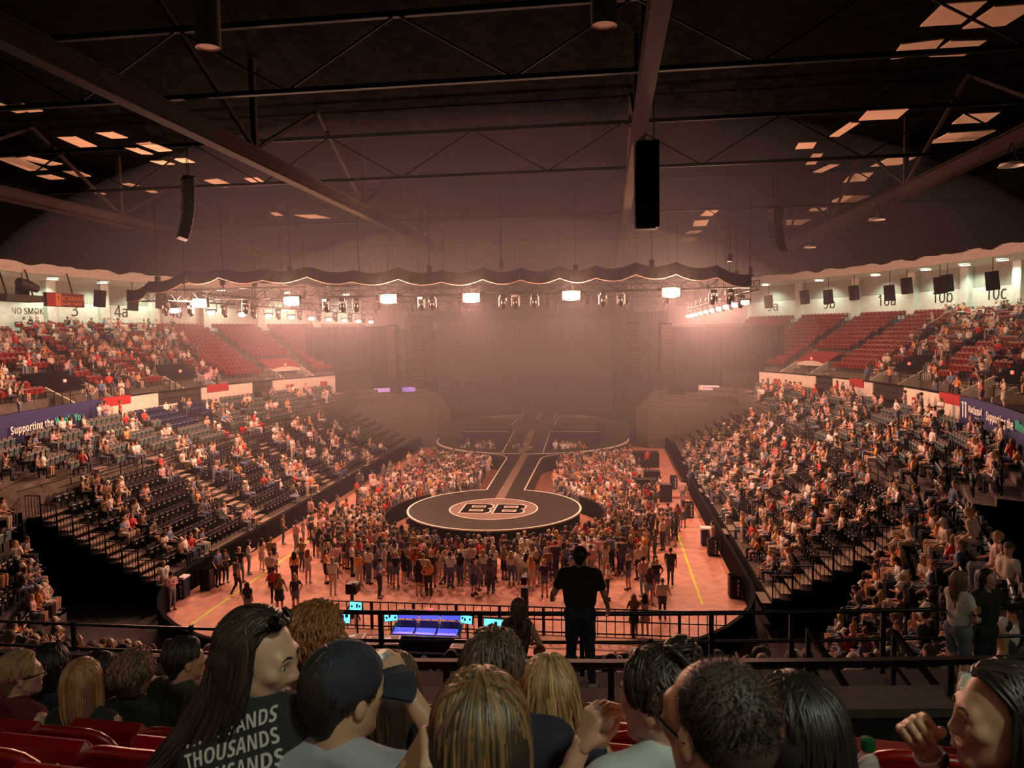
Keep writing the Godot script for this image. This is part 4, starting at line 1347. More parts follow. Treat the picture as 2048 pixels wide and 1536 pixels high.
	for qi in range(0, quads.size(), 2):
		var i := quads[qi]
		var mask := quads[qi + 1]
		var in0 := mask & 1
		for ax in 3:
			var bit: int = [1, 2, 4][ax]
			if in0 == ((mask >> bit) & 1): continue
			var u: int = [sy, sz, 1][ax]
			var w: int = [sz, 1, sy][ax]
			var i1 := i - u
			var i2 := i - u - w
			var i3 := i - w
			if not (vid.has(i1) and vid.has(i2) and vid.has(i3)): continue
			var a: int = vid[i]
			var b: int = vid[i1]
			var c: int = vid[i2]
			var d: int = vid[i3]
			if in0 == 0:
				var t := b; b = d; d = t
			# outward normal = (c - a) x (b - a) for clockwise faces
			var nn := (v[c] - v[a]).cross(v[d] - v[b])
			if in0 == 1: pass
			n[a] += nn; n[b] += nn; n[c] += nn; n[d] += nn
			idx.append(a); idx.append(c); idx.append(b)
			idx.append(a); idx.append(d); idx.append(c)
	var cen := PackedVector3Array()
	for i in n.size(): n[i] = n[i].normalized()
	return {"v": v, "n": n, "i": idx, "r": rr}

func skin_mesh(g: Dictionary, cols: Array) -> ArrayMesh:       # one continuous mesh; the colours of skin, hair and clothes per vertex (linear)
	var c := PackedColorArray()
	c.resize(g.v.size())
	for i in g.v.size(): c[i] = cols[g.r[i]]
	var a := []
	a.resize(Mesh.ARRAY_MAX)
	a[Mesh.ARRAY_VERTEX] = g.v
	a[Mesh.ARRAY_NORMAL] = g.n
	a[Mesh.ARRAY_COLOR] = c
	a[Mesh.ARRAY_INDEX] = g.i
	var m := ArrayMesh.new()
	m.add_surface_from_arrays(Mesh.PRIMITIVE_TRIANGLES, a)
	m.surface_set_material(0, person_mat)
	return m

func plain_mesh(g: Dictionary, material: Material = null) -> ArrayMesh:
	var a := []
	a.resize(Mesh.ARRAY_MAX)
	a[Mesh.ARRAY_VERTEX] = g.v
	a[Mesh.ARRAY_NORMAL] = g.n
	a[Mesh.ARRAY_INDEX] = g.i
	var m := ArrayMesh.new()
	m.add_surface_from_arrays(Mesh.PRIMITIVE_TRIANGLES, a)
	if material: m.surface_set_material(0, material)
	return m

var person_mat: StandardMaterial3D

# roles: 0 skin, 1 hair, 2 top, 3 bottom, 4 shoes, 5 shin (skin or trousers), 6 forearm (skin or sleeve), 7 hat
func figure(p: Dictionary) -> Array:
	var sit: bool = p.get("sit", false)
	var fem: bool = p.get("fem", false)
	var lean: float = p.get("lean", 0.0)       # forward lean of the trunk
	var twist: float = p.get("twist", 0.0)
	var look: float = p.get("look", 0.0)
	var nod: float = p.get("nod", 0.0)
	var w: float = 0.165 if fem else 0.195
	var pel: Vector3 = p.get("pel", Vector3(0, 0.52, 0.12) if sit else Vector3(0, 0.95, 0))
	var tb := Basis(Vector3.UP, twist) * Basis(Vector3.BACK, p.get("roll", 0.0)) * Basis(Vector3.RIGHT, lean)
	var wai := pel + tb * Vector3(0, 0.15, 0)
	var che := pel + tb * Vector3(0, 0.36, 0.01)
	var nek := pel + tb * Vector3(0, 0.53, 0.0)
	var hb := Basis(Vector3.UP, twist + look) * Basis(Vector3.RIGHT, lean * 0.4 + nod)
	var hd := nek + Basis(Vector3.RIGHT, lean * 0.5 + nod * 0.5) * Vector3(0, 0.085, 0.0) + hb * Vector3(0, 0.065, 0.02)
	var o := []
	if p.has("joints"): p.joints.merge({"hd": hd, "hb": hb, "nek": nek, "tb": tb, "che": che, "pel": pel}, true)
	var fine: bool = p.has("joints")
	var tw := 0.062 if fem else 0.085
	for s in [-1, 1]:
		o.append([wai + tb * Vector3(s * tw, 0, 0), che + tb * Vector3(s * (tw + 0.012), 0, 0), 0.088 if fem else 0.105, 0.102 if fem else 0.115, 2, 0.06])
		o.append([che + tb * Vector3(s * 0.05, 0.08, 0), nek + tb * Vector3(s * (w - 0.03), -0.055, 0), 0.08, 0.06, 2, 0.06])
		if fem: o.append([che + tb * Vector3(s * 0.065, -0.01, 0.06), che + tb * Vector3(s * 0.065, -0.02, 0.075), 0.055, 0.055, 2, 0.04])
	o.append([pel + Vector3(-0.07, 0, 0), pel + Vector3(0.07, 0, 0), 0.125 if fem else 0.12, 0.125 if fem else 0.12, 3, 0.05])
	o.append([pel, wai, 0.11, 0.10, 2, 0.05])
	if fine:
		for s in [-1, 1]: o.append([nek + tb * Vector3(s * 0.035, 0.015, -0.018), nek + tb * Vector3(s * (w - 0.05), -0.045, -0.01), 0.048, 0.056, 2, 0.05])
	o.append([nek - tb * Vector3(0, 0.03, 0), hd - hb * Vector3(0, 0.06, 0.02), 0.055, 0.05, 0, 0.03])
	if not fine: o.append([hd + hb * Vector3(0, -0.055, 0.025), hd + hb * Vector3(0, 0.03, 0.0), 0.068, 0.088, 0, 0.02])
	if not fine: o.append([hd + hb * Vector3(0, -0.02, 0.09), hd + hb * Vector3(0, 0.0, 0.085), 0.018, 0.014, 0, 0.02])
	# hair and hats
	var hair: String = "none" if fine else p.get("hair", "short")
	if not fine: o.append([hd + hb * Vector3(0, 0.035, -0.028), hd + hb * Vector3(0, 0.055, 0.004), 0.098, 0.088, 1, 0.01])
	if hair == "long":
		for s in [-1, 0, 1]:
			o.append([hd + hb * Vector3(s * 0.055, 0.0, -0.04), nek + tb * Vector3(s * 0.085, -0.13, -0.07 if s == 0 else -0.03), 0.062, 0.05, 1, 0.03])
	elif hair == "bun":
		o.append([hd + hb * Vector3(0, 0.12, -0.07), hd + hb * Vector3(0, 0.14, -0.08), 0.05, 0.05, 1, 0.02])
	elif hair == "cap":
		o.append([hd + hb * Vector3(0, 0.045, 0.0), hd + hb * Vector3(0, 0.06, 0.0), 0.102, 0.098, 7, 0.01])
		o.append([hd + hb * Vector3(0, 0.035, 0.1), hd + hb * Vector3(0, 0.03, 0.15), 0.045, 0.03, 7, 0.02])
	elif hair == "hat":
		o.append([hd + hb * Vector3(0, 0.06, -0.01), hd + hb * Vector3(0, 0.12, -0.01), 0.1, 0.085, 7, 0.01])
		o.append([hd + hb * Vector3(0, 0.05, 0.0), Vector3(0.2, 0.025, 0.2), hb, 7, 0.02])
	# arms: elbow and hand are given from the shoulder, x outward
	for s in [-1, 1]:
		var sh := nek + tb * Vector3(s * w, -0.055, 0)
		var key: String = "arm_l" if s < 0 else "arm_r"
		var am: Array = p.get(key, [Vector3(0.05, -0.27, -0.04), Vector3(0.04, -0.5, 0.06)])
		var el: Vector3 = sh + tb * Vector3(am[0].x * s, am[0].y, am[0].z)
		var ha: Vector3 = sh + tb * Vector3(am[1].x * s, am[1].y, am[1].z)
		var slv: float = p.get("sleeve", 0.55)
		if slv > 0.0: o.append([sh, sh.lerp(el, slv), 0.06 if fem else 0.068, 0.055, 2, 0.03])
		if slv <= 0.0: o.append([sh, sh.lerp(el, 0.5), 0.052, 0.046, 6, 0.03])
		o.append([sh.lerp(el, 0.5), el, 0.044, 0.04, 6, 0.02])
		o.append([el, ha, 0.04, 0.028, 6, 0.015])
		if fine: p.joints[key] = [sh, el, ha]
		else: o.append([ha, ha + (ha - el).normalized() * 0.09, 0.036, 0.024, 0, 0.02])
	# legs
	var skirt: bool = p.get("skirt", false)
	for s in [-1, 1]:
		var key: String = "leg_l" if s < 0 else "leg_r"
		var hip := pel + Vector3(s * 0.085, -0.03, 0.0)
		var lg: Array
		if sit: lg = p.get(key, [Vector3(0.11, 0.5, 0.55), Vector3(0.11, 0.08, 0.53)])
		else: lg = p.get(key, [Vector3(0.1, 0.5, 0.02), Vector3(0.11, 0.085, -0.03)])
		var kn := Vector3(lg[0].x * s, lg[0].y, lg[0].z)
		var an := Vector3(lg[1].x * s, lg[1].y, lg[1].z)
		o.append([hip, hip.lerp(kn, 0.6), 0.098 if fem else 0.092, 0.08, 3, 0.04])
		o.append([hip.lerp(kn, 0.55), kn, 0.072, 0.058, 5, 0.02])
		o.append([kn, kn.lerp(an, 0.35), 0.056, 0.058, 5, 0.02])
		o.append([kn.lerp(an, 0.35), an, 0.056, 0.04, 5, 0.02])
		var fd := Vector3(0.12 * s, 0, 1).normalized()
		if lg.size() > 2: fd = lg[2]
		o.append([an + Vector3(0, -0.03, -0.02), an + fd * 0.15 + Vector3(0, -0.045, 0), 0.05, 0.04, 4, 0.02])
		if skirt: o.append([pel, Vector3(kn.x * 0.9, kn.y + 0.12, kn.z), 0.13, 0.14, 3, 0.06])
	for x in p.get("extra", []): o.append(x)
	return o

const SKINS := [Color(0.64, 0.36, 0.25), Color(0.56, 0.29, 0.19), Color(0.72, 0.44, 0.33), Color(0.33, 0.18, 0.11)]
const HAIRS := [Color(0.025, 0.018, 0.014), Color(0.05, 0.03, 0.02), Color(0.10, 0.055, 0.03), Color(0.42, 0.27, 0.13), Color(0.015, 0.012, 0.012), Color(0.20, 0.10, 0.05)]
const HAIRN := ["black", "dark brown", "brown", "blond", "jet black", "auburn"]
const TOPS := [Color(0.78, 0.76, 0.72), Color(0.03, 0.03, 0.032), Color(0.05, 0.048, 0.05), Color(0.55, 0.03, 0.03), Color(0.62, 0.52, 0.42), Color(0.72, 0.68, 0.62), Color(0.16, 0.15, 0.15), Color(0.10, 0.16, 0.27), Color(0.75, 0.32, 0.10), Color(0.60, 0.36, 0.36), Color(0.02, 0.02, 0.022), Color(0.24, 0.14, 0.09)]
const TOPN := ["white", "black", "charcoal", "red", "beige", "cream", "grey", "denim blue", "orange", "pink", "black", "brown"]
const BOTS := [Color(0.03, 0.03, 0.035), Color(0.11, 0.15, 0.22), Color(0.06, 0.08, 0.12), Color(0.55, 0.48, 0.40), Color(0.20, 0.24, 0.30), Color(0.02, 0.02, 0.022)]
const BOTN := ["black trousers", "blue jeans", "dark jeans", "pale trousers", "light jeans", "black shorts"]

var crowd_sets := {"sit": [], "stand": []}      # entries: {meshes: [mesh], desc: [..], pose}

func scheme(ti: int, bi: int, si: int, hi: int, bare: bool, sleeve: bool) -> Array:
	var sk: Color = SKINS[si]
	return [sk, HAIRS[hi], TOPS[ti], BOTS[bi], Color(0.5, 0.48, 0.46) if (ti + bi) % 2 else Color(0.03, 0.03, 0.03), sk if bare else BOTS[bi], TOPS[ti] if sleeve else sk, [Color(0.03, 0.03, 0.03), Color(0.75, 0.72, 0.66), Color(0.06, 0.08, 0.14)][(ti + hi) % 3]]

func build_figures() -> void:
	person_mat = StandardMaterial3D.new()
	person_mat.resource_name = "skin_hair_and_clothes"
	person_mat.vertex_color_use_as_albedo = true
	person_mat.roughness = 0.75
	var lap := [Vector3(0.05, -0.26, 0.02), Vector3(-0.03, -0.36, 0.26)]
	var phone := [Vector3(0.04, -0.25, 0.06), Vector3(-0.12, -0.17, 0.27)]
	var chin := [Vector3(0.03, -0.24, 0.14), Vector3(-0.12, 0.02, 0.16)]
	var cross_ := [Vector3(0.06, -0.24, 0.06), Vector3(-0.2, -0.2, 0.2)]
	var up := [Vector3(0.12, 0.05, 0.12), Vector3(0.02, 0.32, 0.14)]
	var side := [Vector3(0.1, -0.25, -0.02), Vector3(0.16, -0.42, 0.16)]
	var hip := [Vector3(0.17, -0.24, -0.05), Vector3(0.02, -0.4, 0.05)]
	var sits := [
		{"fem": true, "hair": "long", "arm_l": lap, "arm_r": lap, "lean": -0.08}, {"hair": "short", "arm_l": lap, "arm_r": side, "lean": -0.12, "look": 0.4},
		{"fem": true, "hair": "long", "arm_l": phone, "arm_r": phone, "lean": 0.12, "nod": 0.35}, {"hair": "cap", "arm_l": phone, "arm_r": lap, "lean": 0.05, "nod": 0.15},
		{"fem": true, "hair": "bun", "arm_l": cross_, "arm_r": cross_, "lean": 0.25, "look": -0.5}, {"hair": "short", "arm_l": chin, "arm_r": lap, "lean": 0.35, "look": 0.2},
		{"fem": true, "hair": "long", "arm_l": side, "arm_r": chin, "lean": 0.0, "look": -0.9, "twist": -0.3}, {"fem": true, "hair": "long", "arm_l": up, "arm_r": phone, "lean": -0.05, "look": 0.6}]
	var walk_l := [Vector3(0.08, 0.52, 0.14), Vector3(0.08, 0.09, 0.12)]
	var walk_r := [Vector3(0.08, 0.5, 0.02), Vector3(0.09, 0.13, -0.26)]
	var stands := [
		{"fem": true, "hair": "long"}, {"hair": "short", "arm_l": side}, {"fem": true, "hair": "long", "arm_l": phone, "arm_r": phone, "nod": 0.25},
		{"hair": "cap", "arm_l": cross_, "arm_r": cross_}, {"fem": true, "hair": "bun", "arm_r": hip, "look": 0.5}, {"fem": true, "hair": "long", "skirt": true, "arm_l": chin, "arm_r": side},
		{"hair": "short", "leg_l": walk_l, "leg_r": walk_r, "arm_l": [Vector3(0.06, -0.25, -0.12), Vector3(0.05, -0.46, -0.1)], "arm_r": [Vector3(0.06, -0.25, 0.08), Vector3(0.03, -0.42, 0.24)]},
		{"fem": true, "hair": "long", "arm_r": up, "look": -0.3}, {"fem": true, "hair": "long", "arm_l": lap, "arm_r": hip, "twist": 0.3, "look": 0.6}]
	var k := 0
	for s in 2:
		for q in (sits if s == 0 else stands):
			if s == 0: q.sit = true
			var g := nets(figure(q), 0.027 if s == 0 else 0.025)
			var e := {"m": [], "d": [], "fem": q.get("fem", false), "hair": q.hair}
			for j in 6:
				var ti := (k * 5 + j * 7 + (k / 3)) % TOPS.size()
				var bi := (k + j * 2 + (j / 3)) % BOTS.size()
				var si := (k * 3 + j) % 7
				si = [0, 1, 2, 0, 1, 2, 3][si]
				var hi := (k + j * 5) % HAIRS.size()
				var bare: bool = q.get("skirt", false) or (q.get("fem", false) and (j + k) % 3 == 0)
				e.m.append(skin_mesh(g, scheme(ti, bi, si, hi, bare, (j + k) % 4 == 0)))
				e.d.append([TOPN[ti], "bare legs" if bare else BOTN[bi], HAIRN[hi]])
			k += 1
			crowd_sets["sit" if s == 0 else "stand"].append(e)

# ---------------------------------------------------------------- the crowd
var people := []       # {t, set, pose, var, where, d}

const ORD := ["first", "second", "third", "fourth", "fifth", "sixth", "seventh", "eighth", "ninth", "tenth", "eleventh", "twelfth", "thirteenth", "fourteenth", "fifteenth", "sixteenth", "seventeenth", "eighteenth", "nineteenth"]
const TENS := ["", "", "twent", "thirt", "fort", "fift", "sixt", "sevent", "eight", "ninet"]
func ord_(n: int) -> String:
	n = maxi(n, 1)
	if n > 99: return "hundred-and-" + ord_(n - 100) if n > 100 else "hundredth"
	if n < 20: return ORD[n - 1]
	if n % 10 == 0: return TENS[n / 10] + "ieth"
	return TENS[n / 10] + "y-" + ORD[n % 10 - 1]

func in_view(p: Vector3) -> Vector3:          # where a point falls in the frame, and its depth: only to rank what shows largest
	var b := Basis(Vector3.UP, deg_to_rad(7.3)) * Basis(Vector3.RIGHT, deg_to_rad(-3.9)) * Basis(Vector3.BACK, deg_to_rad(-0.93))
	var q := b.transposed() * (p - EYE)
	return Vector3(1024.0 - 1480.0 * q.x / q.z, 768.0 + 1480.0 * q.y / q.z, -q.z)

func put_person(kind: String, t: Transform3D, where: String, pose := -1, vr := -1, size := 0.0) -> void:
	var sets: Array = crowd_sets[kind]
	var ps := rng.randi_range(0, sets.size() - 1) if pose < 0 else pose
	var v := rng.randi_range(0, 5) if vr < 0 else vr
	var sc := size if size > 0 else (rng.randf_range(0.93, 1.02) if sets[ps].fem else rng.randf_range(1.0, 1.08))
	people.append({"t": t * Transform3D(Basis.from_scale(Vector3.ONE * sc), Vector3.ZERO), "kind": kind, "pose": ps, "v": v, "where": where, "d": t.origin.distance_to(EYE)})

func fill_of(q: Dictionary) -> float:
	var w: String = q.where
	if w.ends_with("upper bowl"):
		if absf(q.th) < 66.0 + 0.35 * (13 - q.row): return 0.0
		return 0.55 if q.th < 0 and absf(q.th) < 92 else (0.44 if q.th > 0 else 0.36)
	if w.ends_with("lower stand"):
		if absf(q.th) < 56: return 0.0
		return 0.28 if q.th < 0 else 0.44
	if w.ends_with("floor-side stand"):
		if q.th < -68: return 0.0
		return 0.38 if w.begins_with("left") else 0.52
	return 0.55 if absf(q.t.origin.x - AX) < 12.5 else 0.45

func seat_people() -> void:
	var row := ""
	var run := 0
	var gap := 0
	for q in seats:
		var f := fill_of(q)
		if f <= 0.0: continue
		if q.where.ends_with("block") and absf(q.t.origin.x + 4.0) < 7.5 and q.row > 9: continue      # the rows behind the mixing desk stay empty
		var key := "%s%d" % [q.where, q.row]
		if key != row:
			row = key
			run = 0
			gap = rng.randi_range(0, 4)
		if gap > 0:
			gap -= 1
			continue
		if run == 0: run = rng.randi_range(2, 5)
		q.occ = true
		var t: Transform3D = q.t
		var yaw := rng.randfn(0.0, 0.28)
		t = t * Transform3D(Basis(Vector3.UP, yaw), Vector3(rng.randf_range(-0.04, 0.04), -0.02, rng.randf_range(-0.02, 0.05)))
		if rng.randf() < 0.04 and not q.where.ends_with("block"): put_person("stand", t * Transform3D(Basis(), Vector3(0, 0, 0.25)), q.where)
		else: put_person("sit", t, q.where)
		run -= 1
		if run == 0:
			var mean := 3.5 * (1.0 - f) / f
			gap = int(round(rng.randf_range(0.3, 1.7) * mean))

func floor_people() -> void:
	var grid := {}
	var place := func(x: float, z: float, gap: float) -> bool:
		var c := Vector2i(int(floor(x / 0.5)), int(floor(z / 0.5)))
		for i in range(-1, 2):
			for j in range(-1, 2):
				for p in grid.get(c + Vector2i(i, j), []):
					if p.distance_to(Vector2(x, z)) < gap: return false
		if not grid.has(c): grid[c] = []
		grid[c].append(Vector2(x, z))
		return true
	# people who stand apart on the open floor: x, z, pose, variant, heading
	var singles := [[-12.89, -32.88, 1, 0, 180], [-15.32, -34.09, 0, 2, 200], [-14.76, -34.42, 2, 5, 170], [-17.45, -36.08, 6, 3, 200], [-18.03, -36.2, 5, 1, 160], [-17.5, -32.51, 6, 4, 150], [-19.08, -33.64, 1, 1, 80], [-18.93, -34.09, 2, 3, 60], [-15.47, -29.59, 0, 1, 185], [-14.55, -30.71, 5, 2, 30], [-13.75, -30.6, 4, 3, 40], [-19.03, -40.96, 1, 5, 120], [-8.83, -33.21, 0, 4, 180], [-8.32, -33.12, 8, 1, 180], [-6.24, -33.42, 5, 3, 60], [-5.49, -33.62, 0, 0, 185], [-7.84, -34.97, 1, 4, 180], [-7.22, -35.62, 3, 2, 180], [-3.89, -34.64, 7, 3, 180], [-4.66, -34.94, 0, 5, 185], [-2.91, -35.66, 4, 1, 180], [-2.2, -36.62, 2, 0, 190], [-0.33, -37.56, 1, 3, 180], [0.73, -37.01, 3, 4, 180], [0.15, -37.6, 1, 1, 175], [1.53, -40.47, 0, 2, 180], [1.96, -40.31, 6, 3, 180], [3.05, -44.42, 7, 4, 180], [3.62, -44.9, 6, 1, 180], [4.22, -45.28, 0, 3, 180], [4.65, -46.24, 5, 0, 180], [1.84, -32.93, 0, 1, 160], [2.22, -34.11, 4, 3, 10], [2.28, -31.22, 1, 4, 180], [1.46, -29.57, 5, 1, 185], [1.02, -29.43, 5, 2, 175], [-0.03, -33.28, 2, 1, 90], [-10.57, -32.74, 3, 3, 90], [-10.65, -34.6, 7, 2, 150], [-13.38, -36.56, 0, 0, 160], [-13.71, -36.7, 4, 3, 150], [-15.93, -39.96, 7, 4, 170], [-16.15, -38.8, 2, 1, 180], [-15.81, -38.55, 0, 4, 190], [-19.09, -45.31, 1, 3, 150], [5.65, -40.58, 1, 3, 250], [6.19, -56.46, 3, 3, 240], [5.22, -52.32, 1, 3, 180], [-19.18, -55.15, 6, 0, 200], [-17.25, -52.64, 1, 4, 200], [-20.69, -31.71, 1, 0, 60], [-19.51, -30.42, 3, 5, 60]]
	for q in singles:
		var p := Vector3(q[0], 0, q[1])
		place.call(p.x, p.z, 0.1)
		put_person("stand", Transform3D(Basis(Vector3.UP, deg_to_rad(q[4] + 180.0) + PI), p), "open floor", q[2], q[3])
	var spots := []
	for i in 5200:
		var x := rng.randf_range(-18.5, 4.0)
		var z := rng.randf_range(-68.0, -31.0)
		var r := Vector2(x - BX, z - BZ).length()
		if r < 7.15: continue
		if z < -49.5 and absf(x - BX) < 3.0: continue
		if Vector2(x - MX, z - MZ).length() < MR + 1.4: continue
		var dens := 0.0
		if z > -45.0:
			dens = 1.0 if r < 9.6 else (0.55 if r < 11.2 else 0.09)
			if z > -36.5: dens *= 0.8
			if z > -33.6: dens *= 0.06
		else:
			var e := absf(x - BX)
			dens = 0.95 if e < 8.0 else (0.45 if e < 9.2 else 0.05)
			if x < BX and z < -62: dens *= 0.7
		if rng.randf() > dens: continue
		if not place.call(x, z, 0.40): continue
		var aim := Vector3(BX - x, 0, BZ - z - 4.0)
		var yaw := atan2(aim.x, aim.z) + rng.randfn(0.0, 0.55)
		put_person("stand", Transform3D(Basis(Vector3.UP, yaw), Vector3(x, 0, z)), "stage crowd")
	for i in 26:      # heads in the pits of the main stage
		var s := -1.0 if i < 15 else 1.0
		put_person("stand", Transform3D(Basis(Vector3.UP, rng.randf_range(-1, 1) + PI), Vector3(MX + s * rng.randf_range(2.4, 6.3), 0.15, rng.randf_range(-71.5, -68.9))), "stage pit")
	for q in [[-95.5, 0.6, "left"], [-92.5, 1.2, "left"], [-90.3, 0.8, "left"], [-88.2, 1.4, "left"], [-76.0, 1.0, "left"], [-74.5, 1.6, "left"], [-104.0, 1.2, "left"], [75.0, 0.9, "right"], [78.0, 1.5, "right"], [89.0, 0.8, "right"], [91.0, 1.1, "right"], [93.5, 0.7, "right"], [95.0, 1.5, "right"], [97.5, 0.9, "right"], [99.0, 1.6, "right"]]:
		put_person("stand", facing(bowl(q[1], q[0], 7.6), inward(q[0])).rotated_local(Vector3.UP, rng.randf_range(-1.2, 1.2)), "%s cross aisle" % q[2])
	for q in [[-93.8, -0.7, "left"], [-97.2, -0.7, "left"], [-96.4, -0.8, "left"], [88.0, -0.8, "right"], [90.5, -0.7, "right"], [92.0, -0.9, "right"], [95.6, -0.7, "right"], [72.5, -0.7, "right"], [74.0, -0.8, "right"], [76.0, -0.7, "right"]]:
		put_person("stand", facing(bowl(q[1], q[0], 6.3), inward(q[0])).rotated_local(Vector3.UP, rng.randf_range(-1.0, 1.0)), "%s wall foot" % q[2])

func emit_people() -> void:
	# the 262 that show largest are single persons, the rest one mass per area
	for p in people:
		var h: Vector3 = p.t.origin + Vector3(0, 1.0, 0)
		var px := in_view(h)
		p.px = px
		p.rank = px.z if px.x > 8 and px.x < 2040 and px.y > 0 and px.y < (1500 if px.x < 420 or px.x > 1380 else 1330) and px.z > 0 else 1e6
	people.sort_custom(func(a, b): return a.rank < b.rank)
	var used := {}
	for i in mini(262, people.size()):
		var p: Dictionary = people[i]
		var e: Dictionary = crowd_sets[p.kind][p.pose]
		var d: Array = e.d[p.v]
		var o := obj("person", e.m[p.v])
		o.transform = p.t
		var hair: String = "cap" if e.hair == "cap" else "%s %s hair" % ["long" if e.hair == "long" else "tied-up" if e.hair == "bun" else "short", d[2].replace(" ", "-")]
		var base := "%s, %s top, %s, %s, %s" % [hair, d[0].replace(" ", "-"), d[1], {"sit": "seated", "stand": "standing"}[p.kind], p.where]
		if not used.has(base): used[base] = []
		used[base].append([o, p.px.x])
		tag(o, base, "person", "people in the " + p.where)
	for k in used:
		if used[k].size() > 1:
			used[k].sort_custom(func(a, b): return a[1] < b[1])
			for j in used[k].size(): used[k][j][0].set_meta("label", "%s, %s from left" % [k, ord_(j + 1)])
	var mass := {}
	for i in range(262, people.size()):
		var p: Dictionary = people[i]
		var key := [p.kind, p.pose, p.v]
		if not mass.has(key): mass[key] = []
		mass[key].append(p.t)
	var root := thing("crowd", "hundreds of small distant people filling the stands and the floor", "crowd", Vector3.ZERO, 0.0, "", "stuff")
	for key in mass:
		multi("crowd_people", crowd_sets[key[0]][key[1]].m[key[2]], mass[key], null, root)

const SEATN := {"red": "red tip-up stadium seat", "teal": "grey and teal tip-up seat", "black": "small black tip-up chair", "navy": "navy blue tip-up seat", "scarlet": "bright red tip-up chair"}

func emit_seats() -> void:
	for kind in seat_mesh:
		var list := []
		for q in seats:
			if q.kind != kind: continue
			var px := in_view(q.t.origin + Vector3(0, 0.6, 0))
			q.rank = px.z if (not q.occ and px.x > 10 and px.x < 2038 and px.z > 0 and px.y > 0 and px.y < (1180 if kind == "teal" else 1300)) else 1e6
			if px.x > 380 and px.x < 1420 and px.y > 1220: q.rank = 1e6
			list.append(q)
		if list.is_empty(): continue
		list.sort_custom(func(a, b): return a.rank < b.rank)
		var n := mini(290, list.size())
		for i in n:
			var q: Dictionary = list[i]
			var o := obj("stadium_seat" if kind == "red" else kind + "_seat" if kind != "black" else "folding_chair", seat_mesh[kind])
			o.transform = q.t
			tag(o, "%s, %s row of %s, %s from near end" % [SEATN[kind], ord_(q.row), q.where, ord_(q.n)], "seat", "%s seats of the %s" % [kind, q.where])
		var w := []
		for i in range(n, list.size()): w.append(list[i].t)
		if w.size():
			var m := multi("distant_seats", seat_mesh[kind], w)
			tag(m, "many small distant %s seats in rows" % kind, "seats")

# ---------------------------------------------------------------- near end: parapet, rails, red seats, mixing desk, bins
func red_seat_near(at: Transform3D, label: String) -> void:
	var t := thing("red_theatre_seat", label, "seat", Vector3.ZERO, 0.0, "red seats of the near upper rows")
	t.transform = at
	var red := mat("red_gloss", Color(0.50, 0.045, 0.035), 0.3)
	var wood := mat("arm_brown", Color(0.20, 0.13, 0.09), 0.5)
	# curved shell with a rounded, rolled top
	var m := mb()
	var nx := 12
	var ny := 8
	var pt := func(u: float, v: float, back: float) -> Vector3:
		var x := (u - 0.5) * 0.50
		var top := 0.50 - 0.10 * pow(absf(u - 0.5) * 2.0, 4.0)
		var y := 0.40 + v * top
		var z := -0.06 - 0.10 * v + 0.035 * pow(absf(u - 0.5) * 2.0, 2.0)
		return Vector3(x, y, z - back)
	for i in nx:
		for j in ny:
			var u0 := float(i) / nx
			var u1 := float(i + 1) / nx
			var v0 := float(j) / ny
			var v1 := float(j + 1) / ny
			var f := [pt.call(u0, v0, 0.0), pt.call(u1, v0, 0.0), pt.call(u1, v1, 0.0), pt.call(u0, v1, 0.0)]
			var b := [pt.call(u0, v0, 0.035), pt.call(u1, v0, 0.035), pt.call(u1, v1, 0.035), pt.call(u0, v1, 0.035)]
			m.quad(f[0], f[1], f[2], f[3]); m.quad(b[1], b[0], b[3], b[2])
	obj("backrest", m, red, t)
	var rim := []
	for i in nx + 1: rim.append(pt.call(float(i) / nx, 1.0, 0.017))
	var full := [pt.call(0.0, 0.0, 0.017), pt.call(0.0, 0.5, 0.017)] + rim + [pt.call(1.0, 0.5, 0.017), pt.call(1.0, 0.0, 0.017)]
	obj("rolled_rim", mb().tube(full, 0.022, 8), red, t)
	obj("seat_pan", mb().bbox(Vector3(0, 0.60, 0.08), Vector3(0.44, 0.40, 0.07), 0.03, Basis(Vector3.RIGHT, 0.14)), red, t)
	obj("armrest", mb().bbox(Vector3(0.265, 0.65, 0.12), Vector3(0.06, 0.035, 0.36), 0.012, Basis(Vector3.RIGHT, -0.08)), wood, t)
	obj("bracket", mb().bbox(Vector3(0.265, 0.33, 0.02), Vector3(0.04, 0.62, 0.10), 0.01), mats.black_metal, t)

func near_z(x: float) -> float: return -6.15 - 0.0065 * (x - AX) * (x - AX)      # the gentle curve of the near end, at the parapet

func near_band(z0: float, h0: float, z1: float, h1: float, x0 := -15.0, x1 := 11.0) -> MB:       # a strip along that curve
	var m := mb()
	for i in 26:
		var xa := lerpf(x0, x1, i / 26.0)
		var xb := lerpf(x0, x1, (i + 1) / 26.0)
		m.quad(Vector3(xa, h0, near_z(xa) + z0), Vector3(xa, h1, near_z(xa) + z1), Vector3(xb, h1, near_z(xb) + z1), Vector3(xb, h0, near_z(xb) + z0))
	return m

func near_line(z: float, h: float, n := 26, x0 := -15.0, x1 := 11.0) -> Array:
	var out := []
	for i in n + 1:
		var x := lerpf(x0, x1, float(i) / n)
		out.append(Vector3(x, h, near_z(x) + z))
	return out

